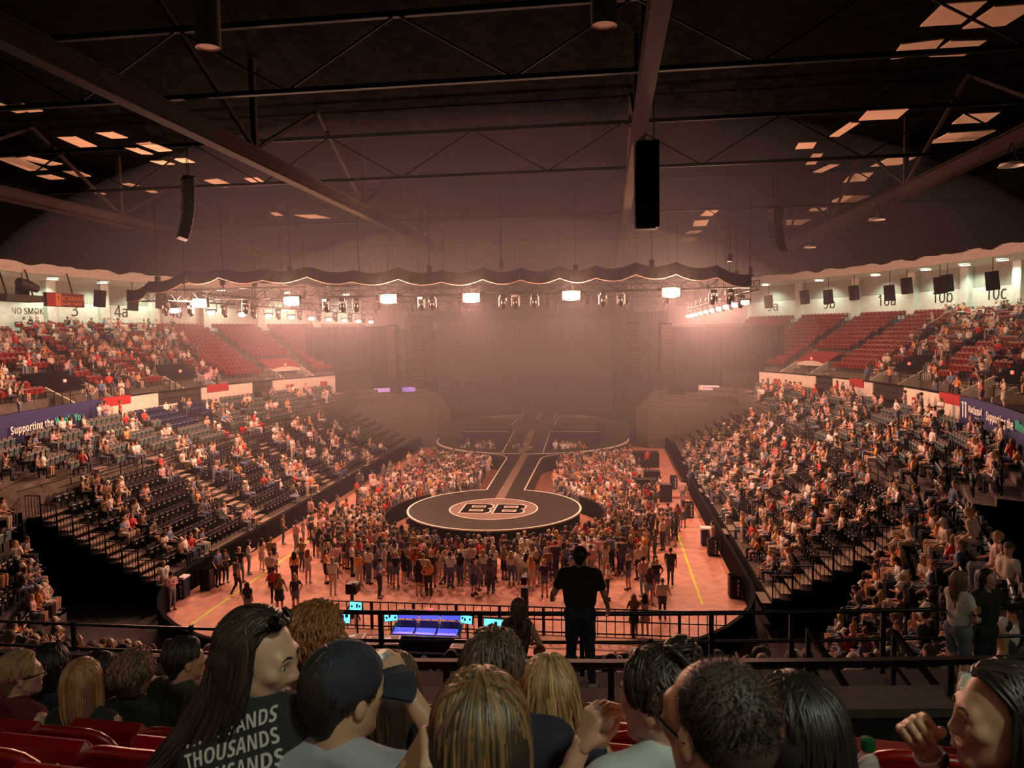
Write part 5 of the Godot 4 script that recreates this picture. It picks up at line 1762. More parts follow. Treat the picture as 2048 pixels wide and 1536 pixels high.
func build_front() -> void:
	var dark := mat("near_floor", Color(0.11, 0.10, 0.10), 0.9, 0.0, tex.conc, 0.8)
	var nt := thing("seating_terrace", "dark steps of the near upper rows behind the parapet", "terrace", Vector3.ZERO, 0.0, "", "structure")
	for k in 12:
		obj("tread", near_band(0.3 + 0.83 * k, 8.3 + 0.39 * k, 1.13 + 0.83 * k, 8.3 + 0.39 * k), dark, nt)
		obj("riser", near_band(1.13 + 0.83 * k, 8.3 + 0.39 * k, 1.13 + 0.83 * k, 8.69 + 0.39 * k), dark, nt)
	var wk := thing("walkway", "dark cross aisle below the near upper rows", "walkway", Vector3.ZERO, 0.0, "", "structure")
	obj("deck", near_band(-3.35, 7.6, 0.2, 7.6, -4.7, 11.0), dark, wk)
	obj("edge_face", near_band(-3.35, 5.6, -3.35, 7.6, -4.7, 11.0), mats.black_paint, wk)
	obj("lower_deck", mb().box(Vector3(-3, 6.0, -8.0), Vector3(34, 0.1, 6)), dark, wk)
	# low parapet before the first upper row, with its flat rail
	var pr := thing("parapet", "dark parapet with black rail before the first upper row", "parapet", Vector3.ZERO, 0.0, "", "structure")
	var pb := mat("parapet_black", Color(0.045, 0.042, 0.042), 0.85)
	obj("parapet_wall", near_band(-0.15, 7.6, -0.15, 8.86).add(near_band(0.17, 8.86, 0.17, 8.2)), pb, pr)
	var cp := mat("coping_concrete", Color(0.30, 0.25, 0.22), 0.8, 0.0, tex.conc, 1.2)
	obj("coping", near_band(-0.2, 8.93, 0.22, 8.93).add(near_band(0.22, 8.93, 0.22, 8.85)).add(near_band(-0.2, 8.85, -0.2, 8.93)), cp, pr)
	var top := near_line(0.0, 9.25)
	for i in top.size() - 1: obj("rail", mb().bar(top[i], top[i + 1], 0.075, 0.05), mats.black_metal, pr)
	for x in [-11.0, -9.0, -7.2, -5.6, -4.45, -2.9, -1.45, 0.02, 1.75, 3.0, 4.4, 6.0, 8.0]: obj("post", mb().box(Vector3(x, 9.08, near_z(x)), Vector3(0.055, 0.34, 0.055)), mats.black_metal, pr)
	# rail along the outer edge of the cross aisle
	var rb := thing("platform_railing", "black tube railing at the edge of the near cross aisle", "railing", Vector3.ZERO)
	for h in [7.72, 8.08, 8.47]: obj("rail", mb().tube(near_line(-3.2, h, 26, -4.4, 11.0), 0.032 if h > 8.3 else 0.024, 8), mat("rail_worn", Color(0.16, 0.14, 0.13), 0.3, 0.5), rb)
	for x in [-4.4, -3.05, -1.7, -0.35, 1.35, 2.4, 3.6, 4.9, 6.2, 7.6, 9.0]: obj("post", mb().box(Vector3(x, 8.05, near_z(x) - 3.2), Vector3(0.06, 0.85, 0.06)), mats.black_metal, rb)
	# rail of the lower rows at the far left
	var rl := thing("row_railing", "thin black railing behind the near left lower rows", "railing", Vector3.ZERO)
	for h in [7.5, 7.85]: obj("rail", mb().tube(near_line(-3.3, h + 0.3, 20, -15.0, -4.8), 0.022, 6), mats.rail_worn, rl)
	for x in [-13.0, -11.2, -9.4, -7.6, -5.8]: obj("post", mb().box(Vector3(x, 7.9, near_z(x) - 3.3), Vector3(0.05, 0.6, 0.05)), mats.black_metal, rl)
	# stair rails leading down at the right
	var sr := thing("stair_rail", "black slanting stair handrails leading down, right of the near aisle", "handrail", Vector3.ZERO)
	for k in 2:
		var s0 := Vector3(2.45 + k * 1.0, 8.5, -9.3)
		var s1 := Vector3(3.0 + k * 1.0, 7.6, -7.4)
		obj("slanted_rail", mb().bar(s0, s1, 0.06), mats.rail_worn, sr)
		obj("lower_rail", mb().bar(s0 - Vector3(0, 0.4, 0), s1 - Vector3(0, 0.4, 0), 0.035), mats.black_metal, sr)
		for j in 3: obj("post", mb().bar(s0.lerp(s1, j / 2.0), s0.lerp(s1, j / 2.0) - Vector3(0, 0.9, 0), 0.05), mats.black_metal, sr)
	# red seats of the near rows
	for k in 7:
		var h := 8.3 + 0.39 * k
		var n := 0
		for i in range(20, -22, -1):
			var x := -2.2 + 0.55 * (i + 0.4 * (k % 2))
			if x > 0.9 and k < 4: continue
			var p := Vector3(x, h, near_z(x) + 0.55 + 0.83 * k)
			var px := in_view(p + Vector3(0, 0.85, 0))
			if px.z < 0.4 or px.x < -200 or px.x > 2250 or px.y > 1700: continue
			n += 1
			red_seat_near(facing(p, Vector3(0.013 * (x - AX), 0, -1)), "glossy red tip-up seat, %s row above the parapet, %s from its right end" % [ord_(k + 1), ord_(n)])
	mixing_desk()
	bins()

func mixing_desk() -> void:
	var fence := thing("barred_fence", "black barred fence round the mixing position on the floor", "fence", Vector3.ZERO)
	var z := -29.2
	for i in 9:
		var x0 := -11.6 + i * 1.8
		for y in [0.1, 0.62, 1.12]: obj("rail", mb().bar(Vector3(x0, y, z), Vector3(x0 + 1.78, y, z), 0.05), mats.black_metal, fence)
		for j in 6: obj("upright", mb().bar(Vector3(x0 + 0.02 + j * 0.35, 0.0, z), Vector3(x0 + 0.02 + j * 0.35, 1.14, z), 0.07 if j % 5 == 0 else 0.035), mats.black_metal, fence)
	for i in 2:
		for y in [0.1, 0.62, 1.12]: obj("rail", mb().bar(Vector3(-11.6, y, z + i * 1.8), Vector3(-11.6, y, z + 1.8 + i * 1.8), 0.05), mats.black_metal, fence)
	var case_m := mat("case_top", Color(0.58, 0.46, 0.37), 0.7, 0.0, tex.conc, 1.5)
	var case_b := mat("case_black", Color(0.06, 0.06, 0.062), 0.5)
	var cyan := glow("screen_cyan", Color(0.35, 0.85, 0.95), 1.6)
	var blue := glow("screen_blue", Color(0.16, 0.24, 0.8), 1.3)
	var c := thing("mixing_console", "wide sound mixing console with blue screens behind the fence", "console", Vector3(-6.9, 0, -27.0))
	obj("stand", mb().bbox(Vector3(0, 0.4, 0), Vector3(2.5, 0.8, 0.8), 0.03), case_b, c)
	obj("desk", mb().bbox(Vector3(0, 0.92, 0), Vector3(2.7, 0.14, 1.1), 0.03, Basis(Vector3.RIGHT, 0.22)), mat("desk_slate", Color(0.16, 0.16, 0.24), 0.45), c)
	for i in 3:
		obj("fader_bank", mb().bbox(Vector3(-0.85 + i * 0.85, 1.0 - 0.05, 0.22), Vector3(0.78, 0.03, 0.42), 0.01, Basis(Vector3.RIGHT, 0.22)), blue, c)
		obj("touch_screen", mb().bbox(Vector3(-0.85 + i * 0.85, 1.06, -0.22), Vector3(0.74, 0.03, 0.34), 0.01, Basis(Vector3.RIGHT, 0.35)), mat("panel_mauve", Color(0.34, 0.26, 0.36), 0.4), c)
		obj("meter_screen", mb().bbox(Vector3(-0.85 + i * 0.85, 1.3, -0.48), Vector3(0.8, 0.28, 0.04), 0.01, Basis(Vector3.RIGHT, -0.2)), blue, c)
	for i in 36: obj("fader_knob", mb().bbox(Vector3(-1.2 + (i % 18) * 0.14, 1.0 - (0.06 if i < 18 else 0.03), 0.28 if i < 18 else 0.12), Vector3(0.035, 0.03, 0.05), 0.008), mats.letter_white if i % 3 else mats.letter_black, c)
	obj("hood", mb().bbox(Vector3(0, 1.48, -0.5), Vector3(2.5, 0.05, 0.12), 0.015), case_b, c)
	obj("warning_light", mb().bbox(Vector3(0.05, 1.54, -0.5), Vector3(0.22, 0.08, 0.1), 0.02), glow("red_light", Color(1, 0.1, 0.05), 2.0), c)
	omni(Vector3(-6.9, 1.7, -26.5), Color(0.4, 0.5, 1.0), 0.5, 0.5)
	var mons := [[-8.4, 1.28, -27.3, 0.5, 0.35], [-5.4, 1.28, -27.3, 0.5, -0.35], [-10.4, 1.25, -27.2, 0.75, 0.1], [-9.9, 1.55, -27.6, 0.5, -0.1], [-4.3, 1.2, -27.0, 0.75, -0.1]]
	for i in mons.size():
		var q: Array = mons[i]
		var s := thing("monitor_screen", "glowing cyan monitor on the mixing desks, %s from the left" % ord_([3, 4, 1, 2, 5][i]), "monitor", Vector3(q[0], 0, q[2]), q[4], "monitors of the mixing position")
		obj("screen_frame", mb().bbox(Vector3(0, q[1], 0), Vector3(q[3] + 0.06, q[3] * 0.62 + 0.06, 0.05), 0.01, Basis(Vector3.RIGHT, -0.15)), case_b, s)
		obj("screen", mb().box(Vector3(0, q[1], 0.035), Vector3(q[3], q[3] * 0.62, 0.01), Basis(Vector3.RIGHT, -0.15)), cyan, s)
		for k in 4: obj("window_bar", mb().box(Vector3((k - 1.5) * q[3] * 0.22, q[1] - 0.02 + 0.06 * sin(k * 2.0 + i), 0.043), Vector3(q[3] * 0.15, q[3] * (0.16 + 0.07 * (k % 3)), 0.008), Basis(Vector3.RIGHT, -0.15)), mat("screen_ink", Color(0.12, 0.3, 0.42), 0.4), s)
		obj("foot", mb().bar(Vector3(0, 0, -0.05), Vector3(0, q[1] - 0.2, -0.05), 0.06), case_b, s)
	for q in [[-8.3, -26.0, 0.12, "left of"], [-5.1, -25.9, -0.05, "right of"], [-9.7, -26.1, 0.1, "far left of"]]:
		var f := thing("flight_case_table", "open flight case with pale lid used as table, %s mixing console" % q[3], "flight case", Vector3(q[0], 0, q[1]), q[2])
		obj("case", mb().bbox(Vector3(0, 0.42, 0), Vector3(1.15, 0.84, 0.75), 0.03), case_b, f)
		obj("lid_rim", mb().bbox(Vector3(0, 0.87, 0), Vector3(1.2, 0.06, 0.8), 0.015), mat("rim_cream", Color(0.72, 0.63, 0.54), 0.5), f)
		obj("lid_top", mb().box(Vector3(0, 0.905, 0), Vector3(1.02, 0.012, 0.62)), case_m, f)
		obj("paper_note", mb().box(Vector3(0.1, 0.915, -0.1), Vector3(0.3, 0.004, 0.21), Basis(Vector3.UP, 0.4)), mats.letter_white, f)
	var cam_ := thing("broadcast_camera", "black camera on a tall stand beside the barred fence", "camera", Vector3(-3.5, 0, -30.4))
	obj("column", mb().bbox(Vector3(0, 0.75, 0), Vector3(0.3, 1.5, 0.3), 0.03), case_b, cam_)
	obj("camera_body", mb().bbox(Vector3(0, 1.85, 0.05), Vector3(0.25, 0.32, 0.5), 0.03), case_b, cam_)
	obj("lens", mb().lathe([Vector2(0.07, 0), Vector2(0.09, 0.3), Vector2(0, 0.3)], Vector3(0, 1.9, -0.2), 12, Basis(Vector3.RIGHT, -PI / 2)), mats.black_metal, cam_)
	var rk := thing("camera_rig", "black camera rig with pale plates beside the barred fence, left", "camera", Vector3(-11.0, 0, -30.2))
	obj("tripod", mb().bar(Vector3(0, 0, 0), Vector3(0, 1.1, 0), 0.12).bar(Vector3(-0.4, 0, 0.2), Vector3(0, 0.8, 0), 0.05).bar(Vector3(0.4, 0, 0.2), Vector3(0, 0.8, 0), 0.05), case_b, rk)
	obj("rig_body", mb().bbox(Vector3(0.05, 1.35, 0), Vector3(0.5, 0.45, 0.6), 0.05), case_b, rk)
	obj("plate", mb().bbox(Vector3(0.2, 1.55, 0.25), Vector3(0.2, 0.2, 0.08), 0.02), mats.bright_metal, rk)

func bins() -> void:
	var list := [[-20.0, -32.0, "navy_plastic", "left boards near end", 1], [-19.4, -33.2, "black_plastic", "left boards beside blue bin", 0], [5.3, -48.8, "black_plastic", "right boards beside the round stage", 2], [5.55, -42.5, "navy_plastic", "right boards before the round stage", 1], [5.75, -34.2, "black_plastic", "right boards near end", 2], [5.1, -57.8, "navy_plastic", "right boards beside the stage crates", 2], [5.65, -40.6, "black_plastic", "right boards beside blue bin", 2]]
	for q in list:
		var b := thing("waste_bin", "%s rubbish bin standing at the %s" % ["blue" if q[2] == "navy_plastic" else "black", q[3]], "bin", Vector3(q[0], 0, q[1]))
		obj("body", mb().bbox(Vector3(0, 0.5, 0), Vector3(0.55, 1.0, 0.55), 0.05), mats[q[2]], b)
		obj("opening", mb().bbox(Vector3(0, 1.0, 0), Vector3(0.5, 0.04, 0.5), 0.02), mats.black_cloth if q[4] != 1 else mats.letter_white, b)
		if q[4] == 1: obj("bag_rim", mb().bbox(Vector3(0, 0.98, 0), Vector3(0.62, 0.12, 0.62), 0.05), mat("bag_white", Color(0.85, 0.82, 0.8), 0.6), b)
		if q[4] > 0:
			for i in 4:
				var l := obj("letter", text_mesh("PASS"[i], 0.2, 0.01), mats.letter_white, b)
				l.position = Vector3(0.12, 0.8 - i * 0.2, 0.285)
	# road cases and desks on the right side of the floor
	for q in [[3.6, -53.4, 1.9, 1.25, 0.7, "tall black road case on the floor, nearest the tape line"], [2.9, -55.6, 1.5, 1.2, 1.0, "black road case behind the nearest case on the floor"], [3.4, -57.3, 1.2, 1.5, 0.8, "black road case with gear on top, behind others"], [3.0, -67.5, 3.2, 1.3, 1.6, "wide dark desk of stage equipment beside the main stage"]]:
		var c := thing("road_case", q[5], "case", Vector3(q[0], 0, q[1]), 0.0, "cases on the right of the floor")
		obj("body", mb().bbox(Vector3(0, q[3] * 0.5, 0), Vector3(q[2], q[3], q[4]), 0.03), mat("case_black2", Color(0.05, 0.047, 0.045), 0.5), c)
		for s in [-1, 1]: obj("edge_trim", mb().box(Vector3(s * q[2] * 0.5, q[3] * 0.5, q[4] * 0.5), Vector3(0.04, q[3], 0.04)), mats.steel, c)
		obj("top_trim", mb().box(Vector3(0, q[3] - 0.02, q[4] * 0.5 + 0.01), Vector3(q[2], 0.04, 0.02)), mats.steel, c)
	var ramp := obj("cable_ramp", mb().bbox(Vector3(0, 0.04, 0), Vector3(1.7, 0.08, 0.35), 0.03), mats.red_paint)
	ramp.position = Vector3(5.0, 0, -54.6)
	tag(ramp, "red cable ramp lying across the floor beside the right boards", "cable ramp")
	# exit signs over the corner passages
	for s in [-1, 1]:
		var e := thing("exit_sign", "small red exit sign over the %s corner passage" % ("left" if s < 0 else "right"), "sign", Vector3(AX + s * 20.1, 3.1, -29.4), -s * PI / 2 * 0.6)
		obj("box", mb().bbox(Vector3.ZERO, Vector3(0.5, 0.32, 0.08), 0.02), mats.letter_white, e)
		obj("lettering", text_mesh("EXIT", 0.26, 0.02), glow("exit_red", Color(1, 0.06, 0.05), 2.5), e).position.z = 0.05

# ---------------------------------------------------------------- the people close by, each with body, clothes and hair
func lin(c: Color) -> Color: return c.linear_to_srgb()

func skin_mat(i: int) -> StandardMaterial3D:
	var m := mat("skin_%d" % i, lin([Color(0.55, 0.35, 0.25), Color(0.47, 0.28, 0.19), Color(0.62, 0.42, 0.33), Color(0.30, 0.17, 0.11)][i]), 0.48)
	if m.normal_texture == null:
		m.normal_enabled = true
		m.normal_texture = noise_tex("skin_n", 0.08, Color.BLACK, Color.WHITE, 256, FastNoiseLite.TYPE_SIMPLEX, 3, true, 1.5)
		m.normal_scale = 0.25
		m.uv1_triplanar = true
		m.uv1_scale = Vector3.ONE * 8.0
	return m

func cloth_mat(key: String, c: Color, rough := 0.9) -> StandardMaterial3D:
	var m := mat(key, lin(c), rough)
	if m.normal_texture == null:
		m.normal_enabled = true
		m.normal_texture = noise_tex("fold_n", 0.012, Color.BLACK, Color.WHITE, 512, FastNoiseLite.TYPE_SIMPLEX, 2, true, 7.0)
		m.normal_scale = 0.6
		m.uv1_triplanar = true
		m.uv1_scale = Vector3(1.3, 0.8, 1.3)
	return m

func sdf(bones: Array, p: Vector3) -> float:
	var f := 9.0
	for b in bones:
		var d: float
		var k: float
		if b.size() == 6:
			var ba: Vector3 = b[1] - b[0]
			var pa: Vector3 = p - b[0]
			var h := clampf(pa.dot(ba) / maxf(ba.dot(ba), 1e-9), 0.0, 1.0)
			d = (pa - ba * h).length() - lerpf(b[2], b[3], h)
			k = b[5]
		else:
			var q: Vector3 = (b[2] as Basis).transposed() * (p - b[0])
			d = ((q / b[1]).length() - 1.0) * minf(b[1].x, minf(b[1].y, b[1].z))
			k = b[4]
		var hh := maxf(k - absf(f - d), 0.0) / maxf(k, 1e-6)
		f = minf(f, d) - hh * hh * k * 0.25
	return f

func head_bones(hd: Vector3, hb: Basis, nek: Vector3, fem: bool) -> Array:
	var o := []
	var e := func(c: Vector3, r: Vector3, role := 0, k := 0.02): o.append([hd + hb * c, r, hb, role, k])
	var c := func(a: Vector3, b: Vector3, ra: float, rb: float, role := 0, k := 0.012): o.append([hd + hb * a, hd + hb * b, ra, rb, role, k])
	e.call(Vector3(0, 0.032, -0.014), Vector3(0.076, 0.086, 0.096))
	e.call(Vector3(0, -0.028, 0.03), Vector3(0.06, 0.08, 0.06), 0, 0.03)
	for s in [-1, 1]:
		c.call(Vector3(s * 0.05, -0.048, 0.0), Vector3(s * 0.012, -0.098, 0.064), 0.02, 0.018, 0, 0.025)
		c.call(Vector3(s * 0.044, -0.012, 0.062), Vector3(s * 0.03, -0.03, 0.07), 0.022, 0.016, 0, 0.02)
		c.call(Vector3(s * 0.012, -0.033, 0.092), Vector3(s * 0.01, -0.029, 0.096), 0.0085, 0.0085, 0, 0.009)
		c.call(Vector3(s * 0.021, 0.0135, 0.083), Vector3(s * 0.044, 0.0115, 0.074), 0.006, 0.006, 0, 0.005)
		c.call(Vector3(s * 0.021, -0.004, 0.082), Vector3(s * 0.043, -0.003, 0.074), 0.005, 0.005, 0, 0.006)
		e.call(Vector3(s * 0.078, -0.008, -0.012), Vector3(0.011, 0.031, 0.019), 0, 0.006)
	c.call(Vector3(-0.034, 0.026, 0.074), Vector3(0.034, 0.026, 0.074), 0.016, 0.016, 0, 0.02)
	c.call(Vector3(0, -0.101, 0.068), Vector3(0, -0.098, 0.07), 0.018, 0.018, 0, 0.02)
	c.call(Vector3(0, 0.022, 0.084), Vector3(0, -0.026, 0.103), 0.0085, 0.0105, 0, 0.014)
	c.call(Vector3(-0.02, -0.0585, 0.083), Vector3(0.02, -0.0585, 0.083), 0.007, 0.007, 0, 0.008)
	c.call(Vector3(-0.016, -0.0715, 0.083), Vector3(0.016, -0.0715, 0.083), 0.0075, 0.0075, 0, 0.008)
	o.append([hd + hb * Vector3(0, -0.06, -0.025), nek + Vector3(0, -0.05, 0), 0.05 if fem else 0.058, 0.058 if fem else 0.066, 0, 0.03])
	return o

func hand_bones(o: Vector3, b: Basis, curl: float, side: int) -> Array:        # b.y along the hand, b.z out of the palm
	var out := []
	var xs := [-0.033, -0.011, 0.011, 0.031]
	var ls := [0.036, 0.041, 0.038, 0.029]
	for i in 4:
		var x: float = xs[i] * side
		var p := Vector3(x, 0.088 - 0.004 * absi(i - 1), 0)
		out.append([o + b * Vector3(x * 0.5, 0.0, 0), o + b * p, 0.017, 0.0125, 0, 0.012])
		var ang := 0.0
		for j in 3:
			ang += curl * [0.8, 1.05, 0.7][j]
			var q: Vector3 = p + Vector3(-0.0015 * side * j, cos(ang), sin(ang)) * Vector3(1, ls[i], ls[i]) * [1.15, 0.8, 0.62][j]
			out.append([o + b * p, o + b * q, 0.0105 - 0.001 * j, 0.0095 - 0.001 * j, 0, 0.004])
			p = q
	var t0 := Vector3(-0.022 * side, 0.018, 0.006)
	var t1 := Vector3(-0.05 * side, 0.052, 0.018 + 0.012 * curl)
	var t2 := t1 + Vector3((-0.012 + 0.022 * curl) * side, 0.026, 0.010 + 0.012 * curl)
	out.append([o + b * t0, o + b * t1, 0.016, 0.0125, 0, 0.012])
	out.append([o + b * t1, o + b * t2, 0.0115, 0.0105, 0, 0.004])
	out.append([o + b * t2, o + b * (t2 + Vector3(0.012 * side * curl, 0.018, 0.006)), 0.0105, 0.009, 0, 0.004])
	return out

func merge(list: Array) -> Dictionary:
	var g := {"v": PackedVector3Array(), "n": PackedVector3Array(), "i": PackedInt32Array(), "r": PackedByteArray()}
	for q in list:
		var base: int = g.v.size()
		g.v.append_array(q.v); g.n.append_array(q.n); g.r.append_array(q.r)
		for i in q.i: g.i.append(base + i)
	return g

func strands(hd: Vector3, hb: Basis, n: int, length: float, tint: Array, seed_: int, opt := {}) -> MB:
	var r := RandomNumberGenerator.new()
	r.seed = seed_
	var m := mb()
	m.use_c = true
	var span: float = opt.get("span", 2.15)
	var wave: float = opt.get("wave", 0.006)
	var curl: float = opt.get("curl", 0.0)
	var rad: float = opt.get("rad", 0.0062)
	var puff: float = opt.get("puff", 1.0)
	var pull: Vector3 = opt.get("pull", Vector3.ZERO)
	var stop: float = opt.get("stop", 1.45)
	for i in n:
		var phi := r.randf_range(-span, span)
		var s := r.randf_range(1.0, 1.10) * puff
		var ph := r.randf() * TAU
		var z0 := r.randf_range(-0.55, 1.05)
		var fr := r.randf_range(8.0, 16.0)
		var pts := []
		var rr := []
		var L := length * r.randf_range(0.82, 1.06)
		var ex := Vector3(0.083, 0.095, 0.104) * s
		var c0 := Vector3(0, 0.034, -0.014)
		var steps := 7
		var st := stop * r.randf_range(0.92, 1.05) * (1.0 if absf(phi) < 1.6 else 0.95)
		var p := Vector3.ZERO
		var th0 := r.randf_range(0.02, 0.3)
		for j in steps:
			var th := lerpf(th0, st, float(j) / (steps - 1))
			# the parting runs over the top: strands start on it and fall to their side
			var d := Vector3(sin(th) * sin(phi), cos(th), -sin(th) * cos(phi) + z0 * (1.0 - th / (st + 0.01))).normalized()
			p = hd + hb * (c0 + d * ex)
			if curl > 0.0: p += Vector3(sin(ph + j * 2.1), cos(ph + j * 2.6), sin(ph * 2.0 + j * 1.7)) * curl
			pts.append(p); rr.append(rad * (0.7 if j == 0 else 1.0))
		if L > 0.0:
			var out := (hb * Vector3(sin(phi), 0, -cos(phi)))
			out.y = 0
			out = out.normalized()
			var k := maxi(4, int(L / 0.05))
			for j in k:
				var t := float(j + 1) / k
				var q := p + Vector3(0, -L * t, 0) + out * (0.012 * sin(t * 2.6) - 0.03 * t * t) + pull * t * t
				q += out.cross(Vector3.UP) * wave * sin(ph + t * fr * L) * (0.4 + t) + out * wave * cos(ph * 1.7 + t * fr * L * 1.1)
				pts.append(q)
				rr.append(rad * (1.0 - 0.55 * t * t))
		var w := r.randf()
		m.tint = (tint[0] as Color).lerp(tint[1], w)
		m.tube(pts, rr, 4, false, false)
	return m

func stubble(hd: Vector3, hb: Basis, n: int, tint: Array, seed_: int) -> MB:       # short clipped hair standing off the scalp
	var r := RandomNumberGenerator.new()
	r.seed = seed_
	var m := mb()
	m.use_c = true
	for i in n:
		var d := Vector3(r.randfn(), r.randfn(), r.randfn()).normalized()
		var p := Vector3(0, 0.040, -0.030) + d * Vector3(0.081, 0.088, 0.093)
		if p.z > 0.045 and p.y < 0.07: continue
		if p.y < -0.02 and p.z > -0.03: continue
		var out := (d / Vector3(0.081, 0.088, 0.093)).normalized()
		var lie := (out + Vector3(r.randf_range(-0.4, 0.4), -0.75, r.randf_range(-0.7, 0.1))).normalized()
		var s := lie.cross(out).normalized() * 0.0011
		m.tint = (tint[0] as Color).lerp(tint[1], r.randf())
		var a := hd + hb * (p - out * 0.001)
		var t := hd + hb * (p + lie * r.randf_range(0.008, 0.013))
		var sw := hb * s
		var up := hb * out
		m.tri_s(a - sw, a + sw, t, up, up, up)
		m.tri_s(a + sw, a - sw, t, up, up, up)
	return m

func hair_mat() -> StandardMaterial3D:
	var m := mat("hair_strands", Color.WHITE, 0.42)
	m.vertex_color_use_as_albedo = true
	return m

func scalp(hd: Vector3, hb: Basis, long_: float, fem: bool) -> Array:     # the mass under the strands
	var o := [[hd + hb * Vector3(0, 0.040, -0.030), Vector3(0.081, 0.088, 0.093), hb, 1, 0.02], [hd + hb * Vector3(0, -0.005, -0.062), hd + hb * Vector3(0, -0.055, -0.056), 0.056, 0.044, 1, 0.03]]
	if long_ > 0.05:
		for x in [-0.05, 0.0, 0.05]:
			o.append([hd + hb * Vector3(x, 0.0, -0.055), hd + hb * Vector3(x * 1.15, 0.0, -0.06) + Vector3(0, -long_, 0), 0.05, 0.035, 1, 0.03])
	return o

func cap_on(hd: Vector3, hb: Basis, parent: Node, c: Color, back: float) -> void:
	var m := cloth_mat("cap_%d" % hash(c), c)
	var bs := hb * Basis(Vector3.UP, back) * Basis(Vector3.RIGHT, -0.1)
	var dome := nets([[hd + bs * Vector3(0, 0.045, -0.008), Vector3(0.092, 0.092, 0.108), bs, 7, 0.01]], 0.008, [[hd + bs * Vector3(0, -0.14, 0.0), Vector3(0.3, 0.155, 0.3), bs, 7, 0.005]])
	var cp := obj("cap", plain_mesh(dome, m), null, parent)
	var br := mb()
	var n := 14
	for i in n:
		var a0 := lerpf(-1.15, 1.15, float(i) / n)
		var a1 := lerpf(-1.15, 1.15, float(i + 1) / n)
		var pt := func(a: float, rr: float, y: float) -> Vector3: return hd + bs * Vector3(sin(a) * 0.09 * rr, y - 0.022 * absf(sin(a)) * absf(sin(a)), cos(a) * 0.09 * rr + 0.012 + (0.02 if rr > 1.2 else 0.0))
		br.quad(pt.call(a0, 1.0, 0.02), pt.call(a0, 1.72, 0.006), pt.call(a1, 1.72, 0.006), pt.call(a1, 1.0, 0.02))
		br.quad(pt.call(a1, 1.0, 0.012), pt.call(a1, 1.72, -0.001), pt.call(a0, 1.72, -0.001), pt.call(a0, 1.0, 0.012))
	obj("brim", br, m, cp)
	obj("button", mb().lathe([Vector2(0.009, 0), Vector2(0, 0.006)], hd + bs * Vector3(0, 0.137, -0.008), 8), m, cp)
	var seam := mb()
	for k in 3:
		var pts := []
		for j in 13:
			var t := lerpf(-1.5, 1.5, j / 12.0)
			var d := Basis(Vector3.UP, k * PI / 3.0) * Vector3(sin(t), cos(t), 0)
			pts.append(hd + bs * (Vector3(0, 0.045, -0.008) + d * Vector3(0.0925, 0.0925, 0.1085)))
		seam.tube(pts, 0.0016, 4)
	obj("seam", seam, m, cp)

